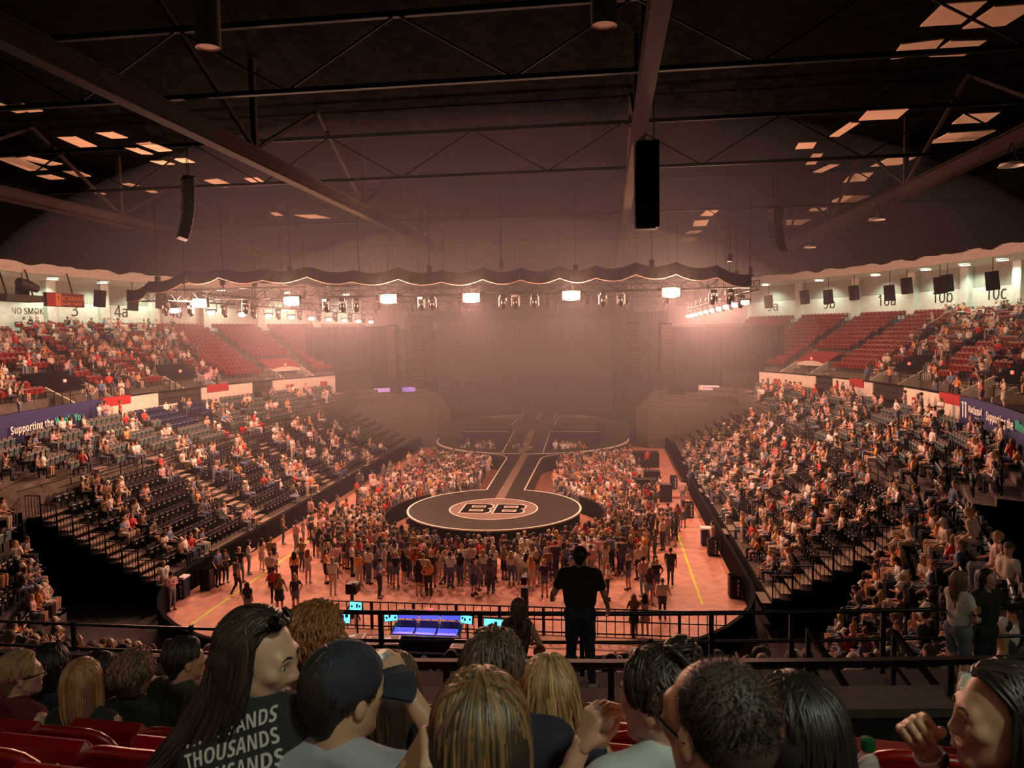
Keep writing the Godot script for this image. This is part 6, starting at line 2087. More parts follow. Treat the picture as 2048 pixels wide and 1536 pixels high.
# look: {skin, hair: [kind, dark, light, length, opts], top: [key, colour], bottom: [key, colour], bare_legs, cap, glasses, text}
func hero(label: String, head: Vector3, yaw: float, p: Dictionary, look: Dictionary) -> Node3D:
	var j := {}
	p.joints = j
	if not p.has("sit"): p.sit = true
	var bones := figure(p)
	var sc: float = look.get("size", 1.0)
	var root := thing("person", label, "person", Vector3.ZERO, yaw, look.get("group", "people in the near rows"))
	root.scale = Vector3.ONE * sc
	root.set_meta("joints", j)
	root.position = head - Basis(Vector3.UP, yaw) * ((j.hd as Vector3) * sc)
	var fem: bool = p.get("fem", false)
	var sk := skin_mat(look.get("skin", 0))
	# body: one continuous surface (trunk and limbs, with finer head and hands)
	var skin := []
	var top := []
	var bot := []
	var shoe := []
	for b in bones:
		var role: int = b[4] if b.size() == 6 else b[3]
		if b.size() == 6: skin.append([b[0], b[1], b[2] - (0.008 if role in [2, 3] else 0.0), b[3] - (0.008 if role in [2, 3] else 0.0), 0, b[5]])
		if role == 2 or (role == 6 and look.get("long_sleeve", false)): top.append([b[0], b[1], b[2] + 0.005, b[3] + 0.006, 2, b[5]] if b.size() == 6 else b)
		elif role == 3 or (role == 5 and not look.get("bare_legs", false)): bot.append([b[0], b[1], b[2] + 0.005, b[3] + 0.006, 3, b[5]])
		elif role == 4: shoe.append([b[0], b[1], b[2] + 0.005, b[3] + 0.004, 4, b[5]])
	var cell: float = look.get("cell", 0.023)
	var fine: float = look.get("fine", 0.0075)
	var sub := []
	for s in [-1, 1]: sub.append([j.hd + j.hb * Vector3(s * 0.032, 0.006, 0.097), j.hd + j.hb * Vector3(s * 0.036, 0.005, 0.094), 0.011, 0.011, 0, 0.012])
	var hn := nets(head_bones(j.hd, j.hb, j.nek, fem), fine, sub)
	var gs := [nets(skin, cell), hn]
	for key in ["arm_l", "arm_r"]:
		var a: Array = j[key]
		var d: Vector3 = (a[2] - a[1]).normalized()
		var sd := -1 if key == "arm_l" else 1
		var palm: Vector3 = look.get("palm_" + key, Vector3(-sd, 0, 0.2))
		var bz := (palm - d * palm.dot(d)).normalized()
		gs.append(nets(hand_bones(a[2] - d * 0.005, Basis(d.cross(bz), d, bz), look.get("curl_" + key, 0.5), sd), look.get("hand_cell", 0.0068)))
	var hc: Array = look.get("hair", ["short", HAIRS[1], HAIRS[2], 0.0])
	var body := merge(gs)
	for i in body.r.size():
		if body.r[i] > 2: body.r[i] = 0
	var bm := skin_mesh(body, [SKINC[look.get("skin", 0)], hc[1], Color(0.45, 0.17, 0.14)])
	bm.surface_set_material(0, skin_vertex_mat())
	obj("body", bm, null, root)
	for s in [-1, 1]:
		var ec: Vector3 = j.hd + j.hb * Vector3(s * 0.032, 0.0055, 0.0755)
		var eye := obj("eye", mb().lathe([Vector2(0, -0.011), Vector2(0.0078, -0.0078), Vector2(0.011, 0), Vector2(0.0078, 0.0078), Vector2(0, 0.011)], ec, 12, j.hb), mat("eye_white", Color(0.85, 0.82, 0.8), 0.2), root)
		obj("iris", mb().lathe([Vector2(0.0055, 0.0), Vector2(0.0, 0.0022)], ec + j.hb * Vector3(s * 0.001, 0, 0.0105), 10, j.hb * Basis(Vector3.RIGHT, PI / 2)), mat("iris_dark", Color(0.1, 0.06, 0.04), 0.2), eye)
	var hbs := head_bones(j.hd, j.hb, j.nek, fem)
	var on := func(q: Vector3) -> Vector3:
		var o: Vector3 = j.hd + j.hb * q
		for k in 12: o -= j.hb.z * maxf(sdf(hbs, o), -0.01)
		return o
	var smile: float = look.get("smile", 0.0)
	for s in [-1, 1]:
		obj("eyebrow", mb().tube([on.call(Vector3(s * 0.014, 0.029, 0.15)), on.call(Vector3(s * 0.03, 0.0345, 0.15)), on.call(Vector3(s * 0.047, 0.029, 0.15))], [0.003, 0.0034, 0.0018], 6), mat("brow_%d" % hash(hc[1]), lin(hc[1]), 0.8), root)
	for s in [-1, 1]:
		var y := -0.0605 if s > 0 else -0.0675
		var pts := []
		for k in 7:
			var x := lerpf(-0.023, 0.023, k / 6.0)
			pts.append(on.call(Vector3(x, (y - s * 0.004 * smile) + smile * 0.01 * pow(x / 0.023, 2.0) + (0.0 if absf(x) > 0.004 or s < 0 else -0.001), 0.15)))
		obj("lip", mb().tube(pts, [0.0015, 0.0035, 0.0042, 0.0045, 0.0042, 0.0035, 0.0015], 6), mat("lip_rose", Color(0.58, 0.33, 0.30), 0.4), root)
	if smile > 0.0:
		var pts := []
		for k in 5: pts.append(on.call(Vector3(lerpf(-0.017, 0.017, k / 4.0), -0.0635 + smile * 0.006 * pow(k / 2.0 - 1.0, 2.0), 0.15)))
		obj("teeth", mb().tube(pts, 0.0032, 6), mat("teeth_white", Color(0.85, 0.82, 0.76), 0.3), root)
	var tm: Array = look.get("top", ["tee_black", TOPS[1]])
	var shirt := obj("shirt", plain_mesh(nets(top, look.get("cloth_cell", 0.0145)), cloth_mat(tm[0], tm[1])), null, root)
	var bt: Array = look.get("bottom", ["jeans_dark", BOTS[2]])
	obj("shorts" if look.get("bare_legs", false) else "trousers", plain_mesh(nets(bot, 0.024), cloth_mat(bt[0], bt[1])), null, root)
	obj("shoes", plain_mesh(nets(shoe, 0.02), cloth_mat("shoe_pale", Color(0.5, 0.48, 0.45))), null, root)
	# hair
	if hc[0] != "none":
		var opt: Dictionary = hc[4] if hc.size() > 4 else {}
		var h := obj("hair", plain_mesh(nets(scalp(j.hd, j.hb, hc[3], fem), 0.012), mat("scalp_%d" % hash(hc[1]), lin(hc[1]), 0.6)), null, root)
		if opt.has("crop"): obj("stubble", stubble(j.hd, j.hb, opt.crop, [hc[1], hc[2]], hash(label)), hair_mat(), h)
		if opt.get("n", 240) > 0: obj("strands", strands(j.hd, j.hb, opt.get("n", 240), hc[3], [hc[1], hc[2]], hash(label), opt), hair_mat(), h)
		if hc[0] == "bun":
			var bc: Vector3 = j.hd + j.hb * Vector3(0, 0.13, -0.07)
			var bun := mb()
			bun.use_c = true
			for i in 40:
				var a := i * 0.9
				bun.tint = (hc[1] as Color).lerp(hc[2], (i % 7) / 9.0)
				var pts := []
				for k in 9:
					var t := k / 8.0 * 4.4
					pts.append(bc + Basis(Vector3(sin(a), cos(a), sin(a * 1.7)).normalized(), t) * (Vector3(cos(a * 2.0), sin(a), 0.3).normalized() * (0.034 + 0.012 * sin(i * 2.3))))
				bun.tube(pts, 0.007, 5)
			obj("bun", bun, hair_mat(), h)
	if look.has("cap"): cap_on(j.hd, j.hb, root, look.cap, look.get("cap_back", 0.0))
	if look.has("glasses"): glasses_on(root, j, look.glasses)
	if look.has("text"): shirt_text(shirt, top, j, look.text)
	if look.has("straps"):
		for s in [-1, 1]:
			obj("strap", mb().tube([j.che + j.tb * Vector3(s * 0.085, -0.02, -0.115), j.nek + j.tb * Vector3(s * 0.095, -0.05, -0.09), j.nek + j.tb * Vector3(s * 0.1, 0.015, -0.01), j.che + j.tb * Vector3(s * 0.09, 0.06, 0.1)], 0.012, 6), cloth_mat(tm[0], tm[1]), root)
	return root

const SKINC := [Color(0.52, 0.31, 0.21), Color(0.45, 0.26, 0.17), Color(0.55, 0.34, 0.25), Color(0.30, 0.17, 0.11)]

func skin_vertex_mat() -> StandardMaterial3D:
	var m := mat("living_skin", Color.WHITE, 0.46)
	m.vertex_color_use_as_albedo = true
	m.normal_enabled = true
	m.normal_texture = noise_tex("skin_n", 0.08, Color.BLACK, Color.WHITE, 256, FastNoiseLite.TYPE_SIMPLEX, 3, true, 1.5)
	m.normal_scale = 0.25
	m.uv1_triplanar = true
	m.uv1_scale = Vector3.ONE * 8.0
	return m

func glasses_on(root: Node, j: Dictionary, kind: String) -> void:
	var up := kind == "on_head"
	var off := Vector3(0, 0.048, -0.022) if up else Vector3(0, -0.002, 0.008)
	var tilt := Basis(Vector3.RIGHT, -0.75 if up else 0.0)
	var fm := mat("spectacle_frame", Color(0.03, 0.03, 0.03), 0.2)
	var g := obj("spectacles", mb().bar(j.hd + j.hb * (off + tilt * Vector3(-0.012, 0.012, 0.106)), j.hd + j.hb * (off + tilt * Vector3(0.012, 0.012, 0.106)), 0.004), fm, root)
	for s in [-1, 1]:
		var pts := []
		for i in 16:
			var a := TAU * i / 16
			pts.append(j.hd + j.hb * (off + tilt * Vector3(s * (0.036 + 0.024 * cos(a)), 0.004 + 0.02 * sin(a), 0.104 - 0.01 * absf(cos(a)) * (1 if cos(a) * 1 > 0 else 0))))
		obj("rim", mb().tube(pts, 0.0022, 6, true), fm, g)
		var ln := mb()
		for i in 16: ln.tri(j.hd + j.hb * (off + tilt * Vector3(s * 0.036, 0.004, 0.103)), pts[i], pts[(i + 1) % 16])
		obj("lens", ln, mat("sun_lens" if up else "clear_lens", Color(0.04, 0.035, 0.03, 1.0 if up else 0.15), 0.08), g)
		if not up: mats.clear_lens.transparency = BaseMaterial3D.TRANSPARENCY_ALPHA
		obj("temple", mb().tube([j.hd + j.hb * (off + tilt * Vector3(s * 0.062, 0.008, 0.096)), j.hd + j.hb * (off + tilt * Vector3(s * 0.084, 0.01, 0.02)), j.hd + j.hb * (off + tilt * Vector3(s * 0.085, 0.004, -0.03))], 0.003, 6), fm, g)

func shirt_text(shirt: Node, top: Array, j: Dictionary, rows: Array) -> void:      # a print that lies on the cloth of the back
	var che: Vector3 = j.che
	var tb: Basis = j.tb
	for q in rows:
		var a: Array = text_mesh(q[0], q[2], 0.0, q[3], q[4]).get_mesh_arrays()
		var v: PackedVector3Array = a[Mesh.ARRAY_VERTEX]
		var n := PackedVector3Array()
		n.resize(v.size())
		for i in v.size():
			# the back is seen from behind, so x runs the other way
			var o := che + tb * Vector3(-v[i].x, q[1] + v[i].y, -0.32)
			var d := tb.z
			for s in 14: o += d * maxf(sdf(top, o) - 0.0025, -0.02)
			v[i] = o
			n[i] = -tb.z
		a[Mesh.ARRAY_VERTEX] = v
		a[Mesh.ARRAY_NORMAL] = n
		a[Mesh.ARRAY_TANGENT] = null
		var m := ArrayMesh.new()
		m.add_surface_from_arrays(Mesh.PRIMITIVE_TRIANGLES, a)
		obj("shirt_print", m, mat("print_white", Color(0.82, 0.82, 0.80), 0.8), shirt)

func build_heroes() -> void:
	var lap := [Vector3(0.05, -0.26, 0.02), Vector3(-0.03, -0.36, 0.26)]
	var dk := HAIRS[1]
	# fifth row: the closest people
	hero("person with long dark hair in black printed shirt, smiling to the side", Vector3(-0.911, 11.355, -1.796), PI - 0.12, {"fem": true, "roll": -0.38, "lean": 0.34, "look": -1.5, "arm_l": lap, "arm_r": lap, "sleeve": 0.7},
		{"skin": 2, "fine": 0.0045, "smile": 1.0, "top": ["tee_print", Color(0.022, 0.024, 0.028)], "hair": ["long", Color(0.022, 0.014, 0.01), Color(0.075, 0.045, 0.03), 0.42, {"n": 360, "pull": Vector3(0.24, -0.02, -0.02), "span": 1.9, "wave": 0.009, "rad": 0.0065}],
		"glasses": "on_head", "text": [["THOUSANDS", 0.15, 0.05, true, "Droid Sans"], ["THOUSANDS", 0.10, 0.05, true, "Droid Sans"], ["THOUSANDS", 0.05, 0.05, true, "Droid Sans"], ["THOUSANDS", -0.005, 0.054, true, "Droid Sans Mono"], ["THOUSANDS", -0.065, 0.058, false, "Droid Sans"], ["THOUSANDS", -0.13, 0.058, false, "Droid Sans"]]})
	var capman := hero("person in dark navy cap and pale grey shirt, drinking from a can", Vector3(-0.654, 11.308, -1.724), PI - 0.1, {"look": -0.5, "nod": 0.05, "lean": 0.05, "arm_r": lap, "arm_l": [Vector3(0.16, -0.14, 0.14), Vector3(-0.08, 0.17, 0.16)]},
		{"skin": 0, "top": ["tee_pale_grey", Color(0.30, 0.32, 0.36)], "hair": ["short", Color(0.02, 0.014, 0.01), Color(0.05, 0.03, 0.02), 0.0, {"n": 260, "stop": 2.0, "rad": 0.0045, "puff": 0.95}], "cap": Color(0.022, 0.026, 0.045), "curl_arm_l": 0.75, "hand_cell": 0.005, "palm_arm_l": Vector3(1, 0, 0.3)})
	hero("person with straight brown hair seen from behind, fist raised beside the head", Vector3(-0.249, 11.408, -1.379), PI, {"fem": true, "look": 0.05, "lean": 0.05, "arm_r": [Vector3(0.12, -0.09, 0.17), Vector3(-0.035, 0.16, -0.01)], "arm_l": lap, "sleeve": 0.0},
		{"skin": 0, "top": ["tank_black", TOPS[1]], "hair": ["long", Color(0.035, 0.02, 0.012), Color(0.30, 0.17, 0.09), 0.36, {"n": 420, "span": 2.2, "wave": 0.003, "rad": 0.0058, "puff": 1.03}], "curl_arm_r": 1.35, "palm_arm_r": Vector3(-1, 0, 0.2), "hand_cell": 0.0045})
	hero("person with close-cropped hair and spectacles seen from behind", Vector3(0.196, 11.463, -1.369), PI + 0.25, {"look": 0.35, "lean": 0.02, "arm_l": lap, "arm_r": lap},
		{"skin": 0, "size": 1.06, "top": ["tee_dark", Color(0.05, 0.045, 0.045)], "hair": ["short", Color(0.075, 0.05, 0.036), Color(0.15, 0.10, 0.065), 0.0, {"n": 0, "crop": 5200}], "glasses": "worn"})
	var jarone := hero("person with dark tied-up hair and sunglasses on head, white shirt, holding a jar", Vector3(0.127, 11.258, -1.872), PI + 0.3, {"fem": true, "look": 0.75, "lean": 0.1, "arm_r": [Vector3(0.12, -0.16, 0.16), Vector3(0.02, 0.05, 0.15)], "arm_l": lap},
		{"skin": 2, "top": ["tee_white", Color(0.50, 0.56, 0.56)], "hair": ["bun", Color(0.016, 0.011, 0.009), Color(0.05, 0.03, 0.02), 0.0, {"n": 320, "stop": 1.9, "rad": 0.006, "puff": 1.02}], "glasses": "on_head", "curl_arm_r": 0.8})
	hero("person with long black hair seen from behind, bare orange-lit arm", Vector3(0.398, 11.324, -1.608), PI + 0.3, {"fem": true, "look": 0.1, "lean": 0.05, "arm_l": lap, "arm_r": [Vector3(0.12, -0.25, 0.05), Vector3(0.1, -0.4, 0.22)], "sleeve": 0.0},
		{"skin": 1, "top": ["tank_black", TOPS[1]], "hair": ["long", Color(0.010, 0.008, 0.008), Color(0.035, 0.022, 0.016), 0.40, {"n": 360, "wave": 0.008, "rad": 0.0065}]})
	var w := hero("person with dark hair in black shirt facing sideways, white watch on wrist", Vector3(0.905, 11.286, -1.791), PI + 0.75, {"fem": true, "look": 0.72, "lean": 0.05, "arm_l": [Vector3(0.0, -0.17, 0.19), Vector3(-0.13, 0.05, 0.215)], "arm_r": lap, "sleeve": 0.6},
		{"skin": 1, "fine": 0.0045, "top": ["tee_black2", Color(0.02, 0.018, 0.02)], "hair": ["long", Color(0.014, 0.010, 0.009), Color(0.05, 0.03, 0.024), 0.30, {"n": 340, "span": 1.75, "wave": 0.006}], "curl_arm_l": 1.1, "palm_arm_l": Vector3(0.6, 0.2, -0.5), "hand_cell": 0.0045})
	watch(w)
	# fourth row
	hero("person with short wavy brown hair seen from behind, dark shirt", Vector3(-0.363, 11.127, -2.254), PI - 0.05, {"look": -0.1, "arm_l": lap, "arm_r": lap},
		{"skin": 0, "top": ["shirt_navy", Color(0.02, 0.025, 0.045)], "hair": ["short", Color(0.04, 0.022, 0.014), Color(0.13, 0.07, 0.04), 0.0, {"n": 420, "stop": 1.75, "rad": 0.006, "curl": 0.007, "puff": 1.06}]})
	hero("person with long straight brown hair between cap and raised fist", Vector3(-0.720, 11.000, -2.352), PI - 0.3, {"fem": true, "look": -0.2, "arm_l": lap, "arm_r": lap},
		{"skin": 2, "top": ["tank_black", TOPS[1]], "hair": ["long", Color(0.045, 0.025, 0.015), Color(0.16, 0.085, 0.045), 0.34, {"n": 300, "wave": 0.005}]})
	hero("person with wavy blond hair in dark navy sleeveless top", Vector3(-0.201, 10.983, -2.417), PI + 0.05, {"fem": true, "look": 0.05, "arm_l": lap, "arm_r": [Vector3(0.1, -0.25, 0.02), Vector3(0.08, -0.42, 0.2)], "sleeve": 0.0},
		{"skin": 0, "top": ["tank_navy", Color(0.016, 0.02, 0.035)], "hair": ["long", Color(0.16, 0.09, 0.04), Color(0.55, 0.36, 0.18), 0.30, {"n": 320, "wave": 0.016, "rad": 0.0068}]})
	hero("person with curly ginger hair behind the smiling person", Vector3(-1.102, 11.036, -2.608), PI - 0.2, {"look": -0.3, "arm_l": lap, "arm_r": lap},
		{"skin": 2, "top": ["tee_dark", Color(0.05, 0.045, 0.045)], "hair": ["short", Color(0.14, 0.05, 0.02), Color(0.34, 0.15, 0.06), 0.05, {"n": 420, "stop": 1.6, "rad": 0.007, "curl": 0.016, "puff": 1.2}]})
	# the group on the left, two rows above the parapet
	hero("person with short fair hair and spectacles, dark red sleeveless top", Vector3(-3.151, 10.40, -3.516), PI - 0.35, {"fem": true, "look": -0.4, "arm_l": lap, "arm_r": lap, "sleeve": 0.0},
		{"skin": 2, "cell": 0.024, "fine": 0.0095, "top": ["tank_maroon", Color(0.10, 0.012, 0.014)], "hair": ["short", Color(0.20, 0.12, 0.07), Color(0.42, 0.28, 0.17), 0.0, {"n": 300, "stop": 1.75, "rad": 0.006, "puff": 1.02}], "glasses": "worn"})
	hero("person with black hair in navy top beside the fair-haired one", Vector3(-3.255, 10.29, -3.85), PI, {"look": 0.1, "arm_l": lap, "arm_r": lap},
		{"skin": 1, "cell": 0.024, "fine": 0.0095, "top": ["shirt_navy", Color(0.02, 0.025, 0.045)], "hair": ["short", Color(0.012, 0.009, 0.009), Color(0.03, 0.02, 0.016), 0.1, {"n": 260, "puff": 1.06}]})
	hero("person with long strawberry blond hair, white top with black straps", Vector3(-2.772, 10.38, -3.50), PI, {"fem": true, "arm_l": lap, "arm_r": lap, "sleeve": 0.0},
		{"skin": 2, "cell": 0.024, "fine": 0.0095, "straps": true, "top": ["tank_strap", Color(0.02, 0.02, 0.02)], "hair": ["long", Color(0.20, 0.10, 0.05), Color(0.52, 0.30, 0.16), 0.30, {"n": 300, "wave": 0.003}]})
	var dark4 := hero("person with long very dark hair, bare arm, holding up a phone", Vector3(-3.021, 10.21, -3.95), PI - 0.2, {"fem": true, "look": -0.2, "arm_l": lap, "arm_r": [Vector3(0.08, -0.2, 0.14), Vector3(0.02, -0.1, 0.34)], "sleeve": 0.0},
		{"skin": 2, "cell": 0.024, "fine": 0.0095, "top": ["tank_black", TOPS[1]], "hair": ["long", Color(0.018, 0.012, 0.012), Color(0.05, 0.03, 0.025), 0.32, {"n": 260}], "curl_arm_r": 0.7})
	hero("person with curly light brown hair and bare back", Vector3(-2.69, 10.28, -3.80), PI + 0.05, {"fem": true, "look": -0.3, "arm_l": [Vector3(0.1, -0.2, 0.16), Vector3(-0.02, 0.05, 0.3)], "arm_r": lap, "sleeve": 0.0},
		{"skin": 1, "cell": 0.024, "fine": 0.0095, "top": ["tank_strap", Color(0.02, 0.02, 0.02)], "hair": ["short", Color(0.07, 0.035, 0.02), Color(0.30, 0.17, 0.09), 0.06, {"n": 360, "curl": 0.014, "puff": 1.16, "rad": 0.007}]})
	var pat := hero("person with short dark hair in olive patterned shirt, phone in hand", Vector3(-2.391, 10.37, -3.83), PI - 0.35, {"look": -0.35, "arm_l": lap, "arm_r": [Vector3(0.08, -0.2, 0.14), Vector3(-0.02, -0.06, 0.32)]},
		{"skin": 0, "cell": 0.024, "fine": 0.0095, "top": ["shirt_pattern", Color(0.07, 0.07, 0.045)], "hair": ["short", Color(0.014, 0.01, 0.009), Color(0.04, 0.025, 0.018), 0.0, {"n": 300, "stop": 1.6, "rad": 0.006, "puff": 1.05}], "curl_arm_r": 0.7})
	mats.shirt_pattern.albedo_texture = noise_tex("pattern", 0.06, Color(0.25, 0.24, 0.2), Color(1.0, 1.0, 0.85), 256, FastNoiseLite.TYPE_CELLULAR, 1)
	# people standing on the near cross aisle
	hero("person in black cap, black shirt and dark jeans standing at the near railing", Vector3(-0.36, 9.33, -9.35), PI, {"sit": false, "look": 0.0, "arm_l": [Vector3(0.1, -0.26, 0.02), Vector3(0.14, -0.46, 0.14)], "arm_r": [Vector3(0.12, -0.25, 0.02), Vector3(0.16, -0.36, 0.2)], "leg_l": [Vector3(0.11, 0.5, 0.02), Vector3(0.14, 0.085, -0.02)], "leg_r": [Vector3(0.11, 0.5, 0.02), Vector3(0.14, 0.085, -0.02)]},
		{"skin": 1, "size": 1.07, "group": "people on the near cross aisle", "cell": 0.022, "fine": 0.0105, "top": ["tee_black3", Color(0.016, 0.016, 0.018)], "bottom": ["jeans_navy", Color(0.02, 0.03, 0.055)], "hair": ["short", Color(0.012, 0.01, 0.009), Color(0.03, 0.02, 0.016), 0.0, {"n": 200, "stop": 1.8, "puff": 0.96}], "cap": Color(0.012, 0.012, 0.014)})
	hero("person with long light brown hair in flowered top leaning at the railing", Vector3(-1.08, 8.86, -8.75), PI - 0.15, {"fem": true, "sit": false, "lean": 0.35, "look": -0.1, "sleeve": 0.0, "arm_l": [Vector3(0.1, -0.2, 0.15), Vector3(-0.02, -0.22, 0.36)], "arm_r": [Vector3(0.1, -0.2, 0.15), Vector3(-0.02, -0.22, 0.36)]},
		{"skin": 2, "size": 0.94, "group": "people on the near cross aisle", "cell": 0.022, "fine": 0.0105, "top": ["top_flowered", Color(0.30, 0.22, 0.20)], "hair": ["long", Color(0.07, 0.04, 0.02), Color(0.26, 0.15, 0.08), 0.34, {"n": 220, "wave": 0.01, "rad": 0.0075}]})
	mats.top_flowered.albedo_texture = noise_tex("flowers", 0.05, Color(0.12, 0.03, 0.03), Color(1.0, 0.9, 0.85), 256, FastNoiseLite.TYPE_CELLULAR, 1)
	hero("person with long fair hair, white shirt and shorts, standing arm in arm", Vector3(4.542, 8.903, -10.056), PI - 1.2, {"fem": true, "sit": false, "look": -0.5, "arm_l": [Vector3(0.08, -0.26, 0.04), Vector3(-0.06, -0.34, 0.24)], "arm_r": [Vector3(0.1, -0.2, 0.14), Vector3(0.0, -0.2, 0.35)]},
		{"skin": 2, "group": "people on the near cross aisle", "cell": 0.022, "fine": 0.0105, "bare_legs": true, "size": 0.95, "top": ["tee_white2", Color(0.60, 0.58, 0.53)], "bottom": ["shorts_denim", Color(0.12, 0.14, 0.18)], "hair": ["long", Color(0.10, 0.055, 0.03), Color(0.34, 0.20, 0.10), 0.36, {"n": 220, "wave": 0.008, "rad": 0.0075}]})
	hero("person in all black standing beside the white shirt, arm round the friend", Vector3(4.934, 8.889, -10.206), PI - 2.6, {"sit": false, "look": 0.3, "arm_l": [Vector3(0.14, -0.2, 0.08), Vector3(0.3, -0.1, 0.2)], "arm_r": [Vector3(0.14, -0.2, 0.1), Vector3(0.3, -0.12, 0.25)]},
		{"skin": 1, "group": "people on the near cross aisle", "cell": 0.022, "fine": 0.0105, "long_sleeve": true, "top": ["hoodie_black", Color(0.014, 0.013, 0.014)], "bottom": ["trousers_black", Color(0.014, 0.014, 0.015)], "hair": ["short", Color(0.014, 0.011, 0.01), Color(0.04, 0.025, 0.02), 0.12, {"n": 200, "span": 1.8}]})
	small_things(capman, jarone, pat, dark4)

func hand_point(w: Node3D, key: String, up := 0.06, palm := 0.035) -> Vector3:      # where that hand holds something
	var a: Array = w.get_meta("joints")[key]
	var d: Vector3 = (a[2] - a[1]).normalized()
	var sd := -1 if key == "arm_l" else 1
	var pv := Vector3(-sd, 0, 0.2)
	return w.transform * (a[2] + d * up + (pv - d * pv.dot(d)).normalized() * palm)

func watch(w: Node3D) -> void:
	var a: Array = w.get_meta("joints").arm_l
	var d: Vector3 = (a[2] - a[1]).normalized()
	var c: Vector3 = a[1].lerp(a[2], 0.84)
	var x := d.cross(Vector3.UP).normalized()
	var y := x.cross(d)
	var pts := []
	for i in 16: pts.append(c + x * cos(TAU * i / 16) * 0.034 + y * sin(TAU * i / 16) * 0.034)
	var band := mb()
	for k in 3:
		var sh := []
		for p in pts: sh.append(p + d * (k - 1) * 0.006)
		band.tube(sh, 0.0045, 6, true)
	var o := obj("watch_strap", band, mat("strap_white", Color(0.85, 0.85, 0.83), 0.6), w)
	var f := -x * 0.9 + y * 0.25 + Vector3(0, 0, -0.3)
	f = (f - d * f.dot(d)).normalized()
	obj("watch_face", mb().lathe([Vector2(0.021, -0.004), Vector2(0.022, 0.003), Vector2(0.018, 0.006), Vector2(0.0, 0.006)], c + f * 0.037, 18, Basis(d, f, d.cross(f))), mat("watch_steel", Color(0.6, 0.6, 0.6), 0.25, 0.8), o)
	obj("watch_dial", mb().lathe([Vector2(0.0165, 0.0065), Vector2(0.0, 0.007)], c + f * 0.037, 18, Basis(d, f, d.cross(f))), mats.letter_black, o)

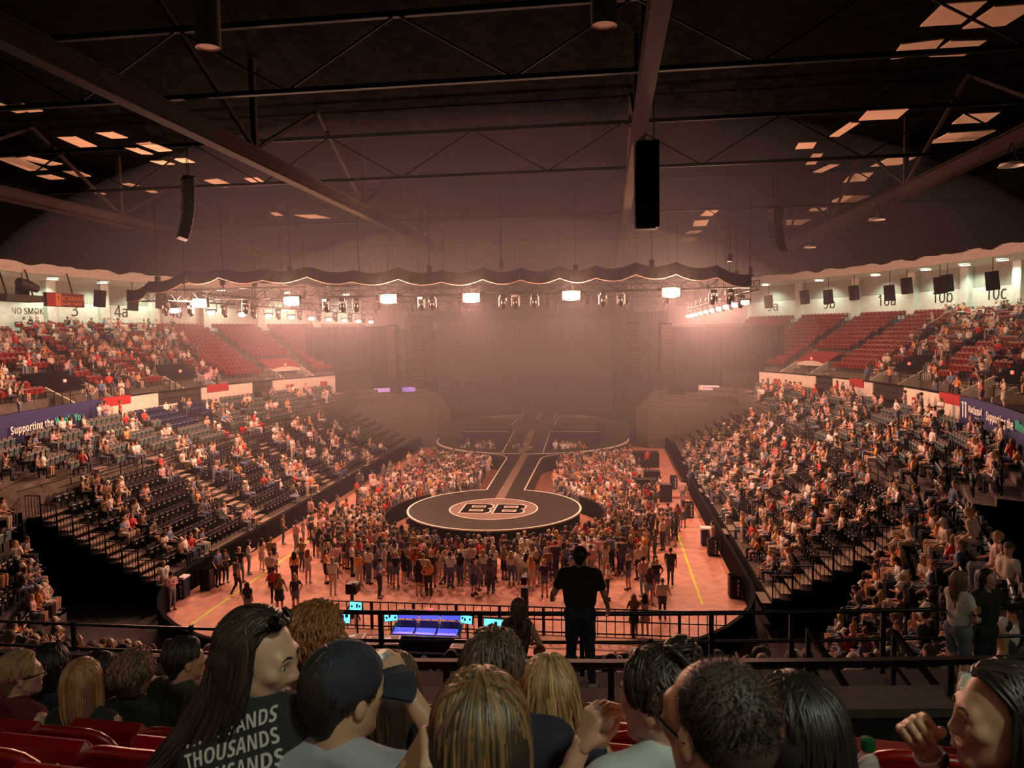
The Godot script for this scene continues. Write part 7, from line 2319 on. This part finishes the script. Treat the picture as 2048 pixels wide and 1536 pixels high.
func small_things(capman: Node3D, jarone: Node3D, pat: Node3D, dark4: Node3D) -> void:
	var can := thing("drink_can", "slim pale drink can held by the person in the cap", "can", hand_point(capman, "arm_l"))
	obj("can_body", mb().lathe([Vector2(0, -0.06), Vector2(0.022, -0.058), Vector2(0.025, -0.05), Vector2(0.025, 0.05), Vector2(0.02, 0.062), Vector2(0, 0.062)], Vector3.ZERO, 20, Basis(Vector3.BACK, 0.2)), mat("can_pale", Color(0.7, 0.72, 0.72), 0.3, 0.5), can)
	var jar := thing("glass_jar", "small clear glass jar of drink held up beside white shirt", "jar", hand_point(jarone, "arm_r"))
	var gm := mat("clear_glass", Color(0.9, 0.95, 0.95, 0.25), 0.06)
	gm.transparency = BaseMaterial3D.TRANSPARENCY_ALPHA
	obj("jar_glass", mb().lathe([Vector2(0, -0.05), Vector2(0.034, -0.05), Vector2(0.036, 0.02), Vector2(0.03, 0.04), Vector2(0.03, 0.055), Vector2(0.027, 0.055), Vector2(0.032, 0.02), Vector2(0.03, -0.045), Vector2(0, -0.045)], Vector3.ZERO, 24, Basis(Vector3.BACK, -0.3)), gm, jar)
	obj("drink", mb().lathe([Vector2(0, -0.044), Vector2(0.0295, -0.044), Vector2(0.031, 0.01), Vector2(0, 0.01)], Vector3.ZERO, 24, Basis(Vector3.BACK, -0.3)), mat("drink_pale", Color(0.78, 0.80, 0.76), 0.25), jar)
	var bo := thing("water_bottle", "clear plastic bottle with green cap standing by the red seats", "bottle", Vector3(0.60, 11.03, -1.76))
	obj("bottle_body", mb().lathe([Vector2(0, 0), Vector2(0.03, 0.002), Vector2(0.032, 0.02), Vector2(0.032, 0.13), Vector2(0.022, 0.165), Vector2(0.013, 0.18), Vector2(0.013, 0.19)], Vector3.ZERO, 20), gm, bo)
	obj("bottle_cap", mb().lathe([Vector2(0.0155, 0.185), Vector2(0.0165, 0.19), Vector2(0.0165, 0.21), Vector2(0, 0.212)], Vector3.ZERO, 16), mat("cap_green", Color(0.05, 0.30, 0.14), 0.4), bo)
	for k in 2:
		var s := thing("sneaker", "white %s sneaker propped up before the person with the watch" % ["upper", "lower"][k], "shoe", [Vector3(1.25, 10.83, -2.70), Vector3(1.27, 10.78, -2.60)][k], 2.6 + k * 0.3, "white sneakers")
		s.rotation.x = -0.9
		obj("upper_shoe", plain_mesh(nets([[Vector3(0, 0.045, -0.06), Vector3(0, 0.04, 0.07), 0.04, 0.032, 0, 0.02], [Vector3(0, 0.06, -0.07), Vector3(0, 0.10, -0.075), 0.038, 0.036, 0, 0.02], [Vector3(0, 0.03, 0.09), Vector3(0, 0.028, 0.11), 0.034, 0.03, 0, 0.02]], 0.008), mat("shoe_white", Color(0.75, 0.75, 0.72), 0.6)), null, s)
		obj("sole", mb().bbox(Vector3(0, 0.006, 0.015), Vector3(0.078, 0.024, 0.27), 0.01), mat("sole_white", Color(0.62, 0.62, 0.6), 0.7), s)
		for i in 4: obj("lace", mb().bar(Vector3(-0.022, 0.078 - i * 0.002, 0.0 + i * 0.022), Vector3(0.022, 0.078 - i * 0.002, 0.006 + i * 0.022), 0.006), mats.letter_white, s)
	for q in [[hand_point(pat, "arm_r"), -0.35, "patterned shirt"], [hand_point(dark4, "arm_r"), -0.2, "very dark hair"]]:
		var ph := thing("mobile_phone", "black phone with lit screen held by the person with %s" % q[2], "phone", q[0], q[1])
		obj("phone_body", mb().bbox(Vector3.ZERO, Vector3(0.075, 0.15, 0.009), 0.003, Basis(Vector3.RIGHT, -0.4)), mats.black_paint, ph)
		obj("phone_screen", mb().box(Basis(Vector3.RIGHT, -0.4) * Vector3(0, 0, 0.006), Vector3(0.068, 0.14, 0.002), Basis(Vector3.RIGHT, -0.4)), glow("phone_glow", Color(0.45, 0.65, 1.0), 0.8), ph)

const LAMP_FRONT := 122.0
const LAMP_SIDE := 34.0
const LAMP_SOFFIT := 32.0
const HAZE := 0.010

func _ready() -> void:
	setup()
	build_structure()
	build_stands()
	build_stage()
	build_rig()
	build_figures()
	seat_people()
	floor_people()
	emit_people()
	emit_seats()
	build_front()
	build_heroes()
	build_haze()
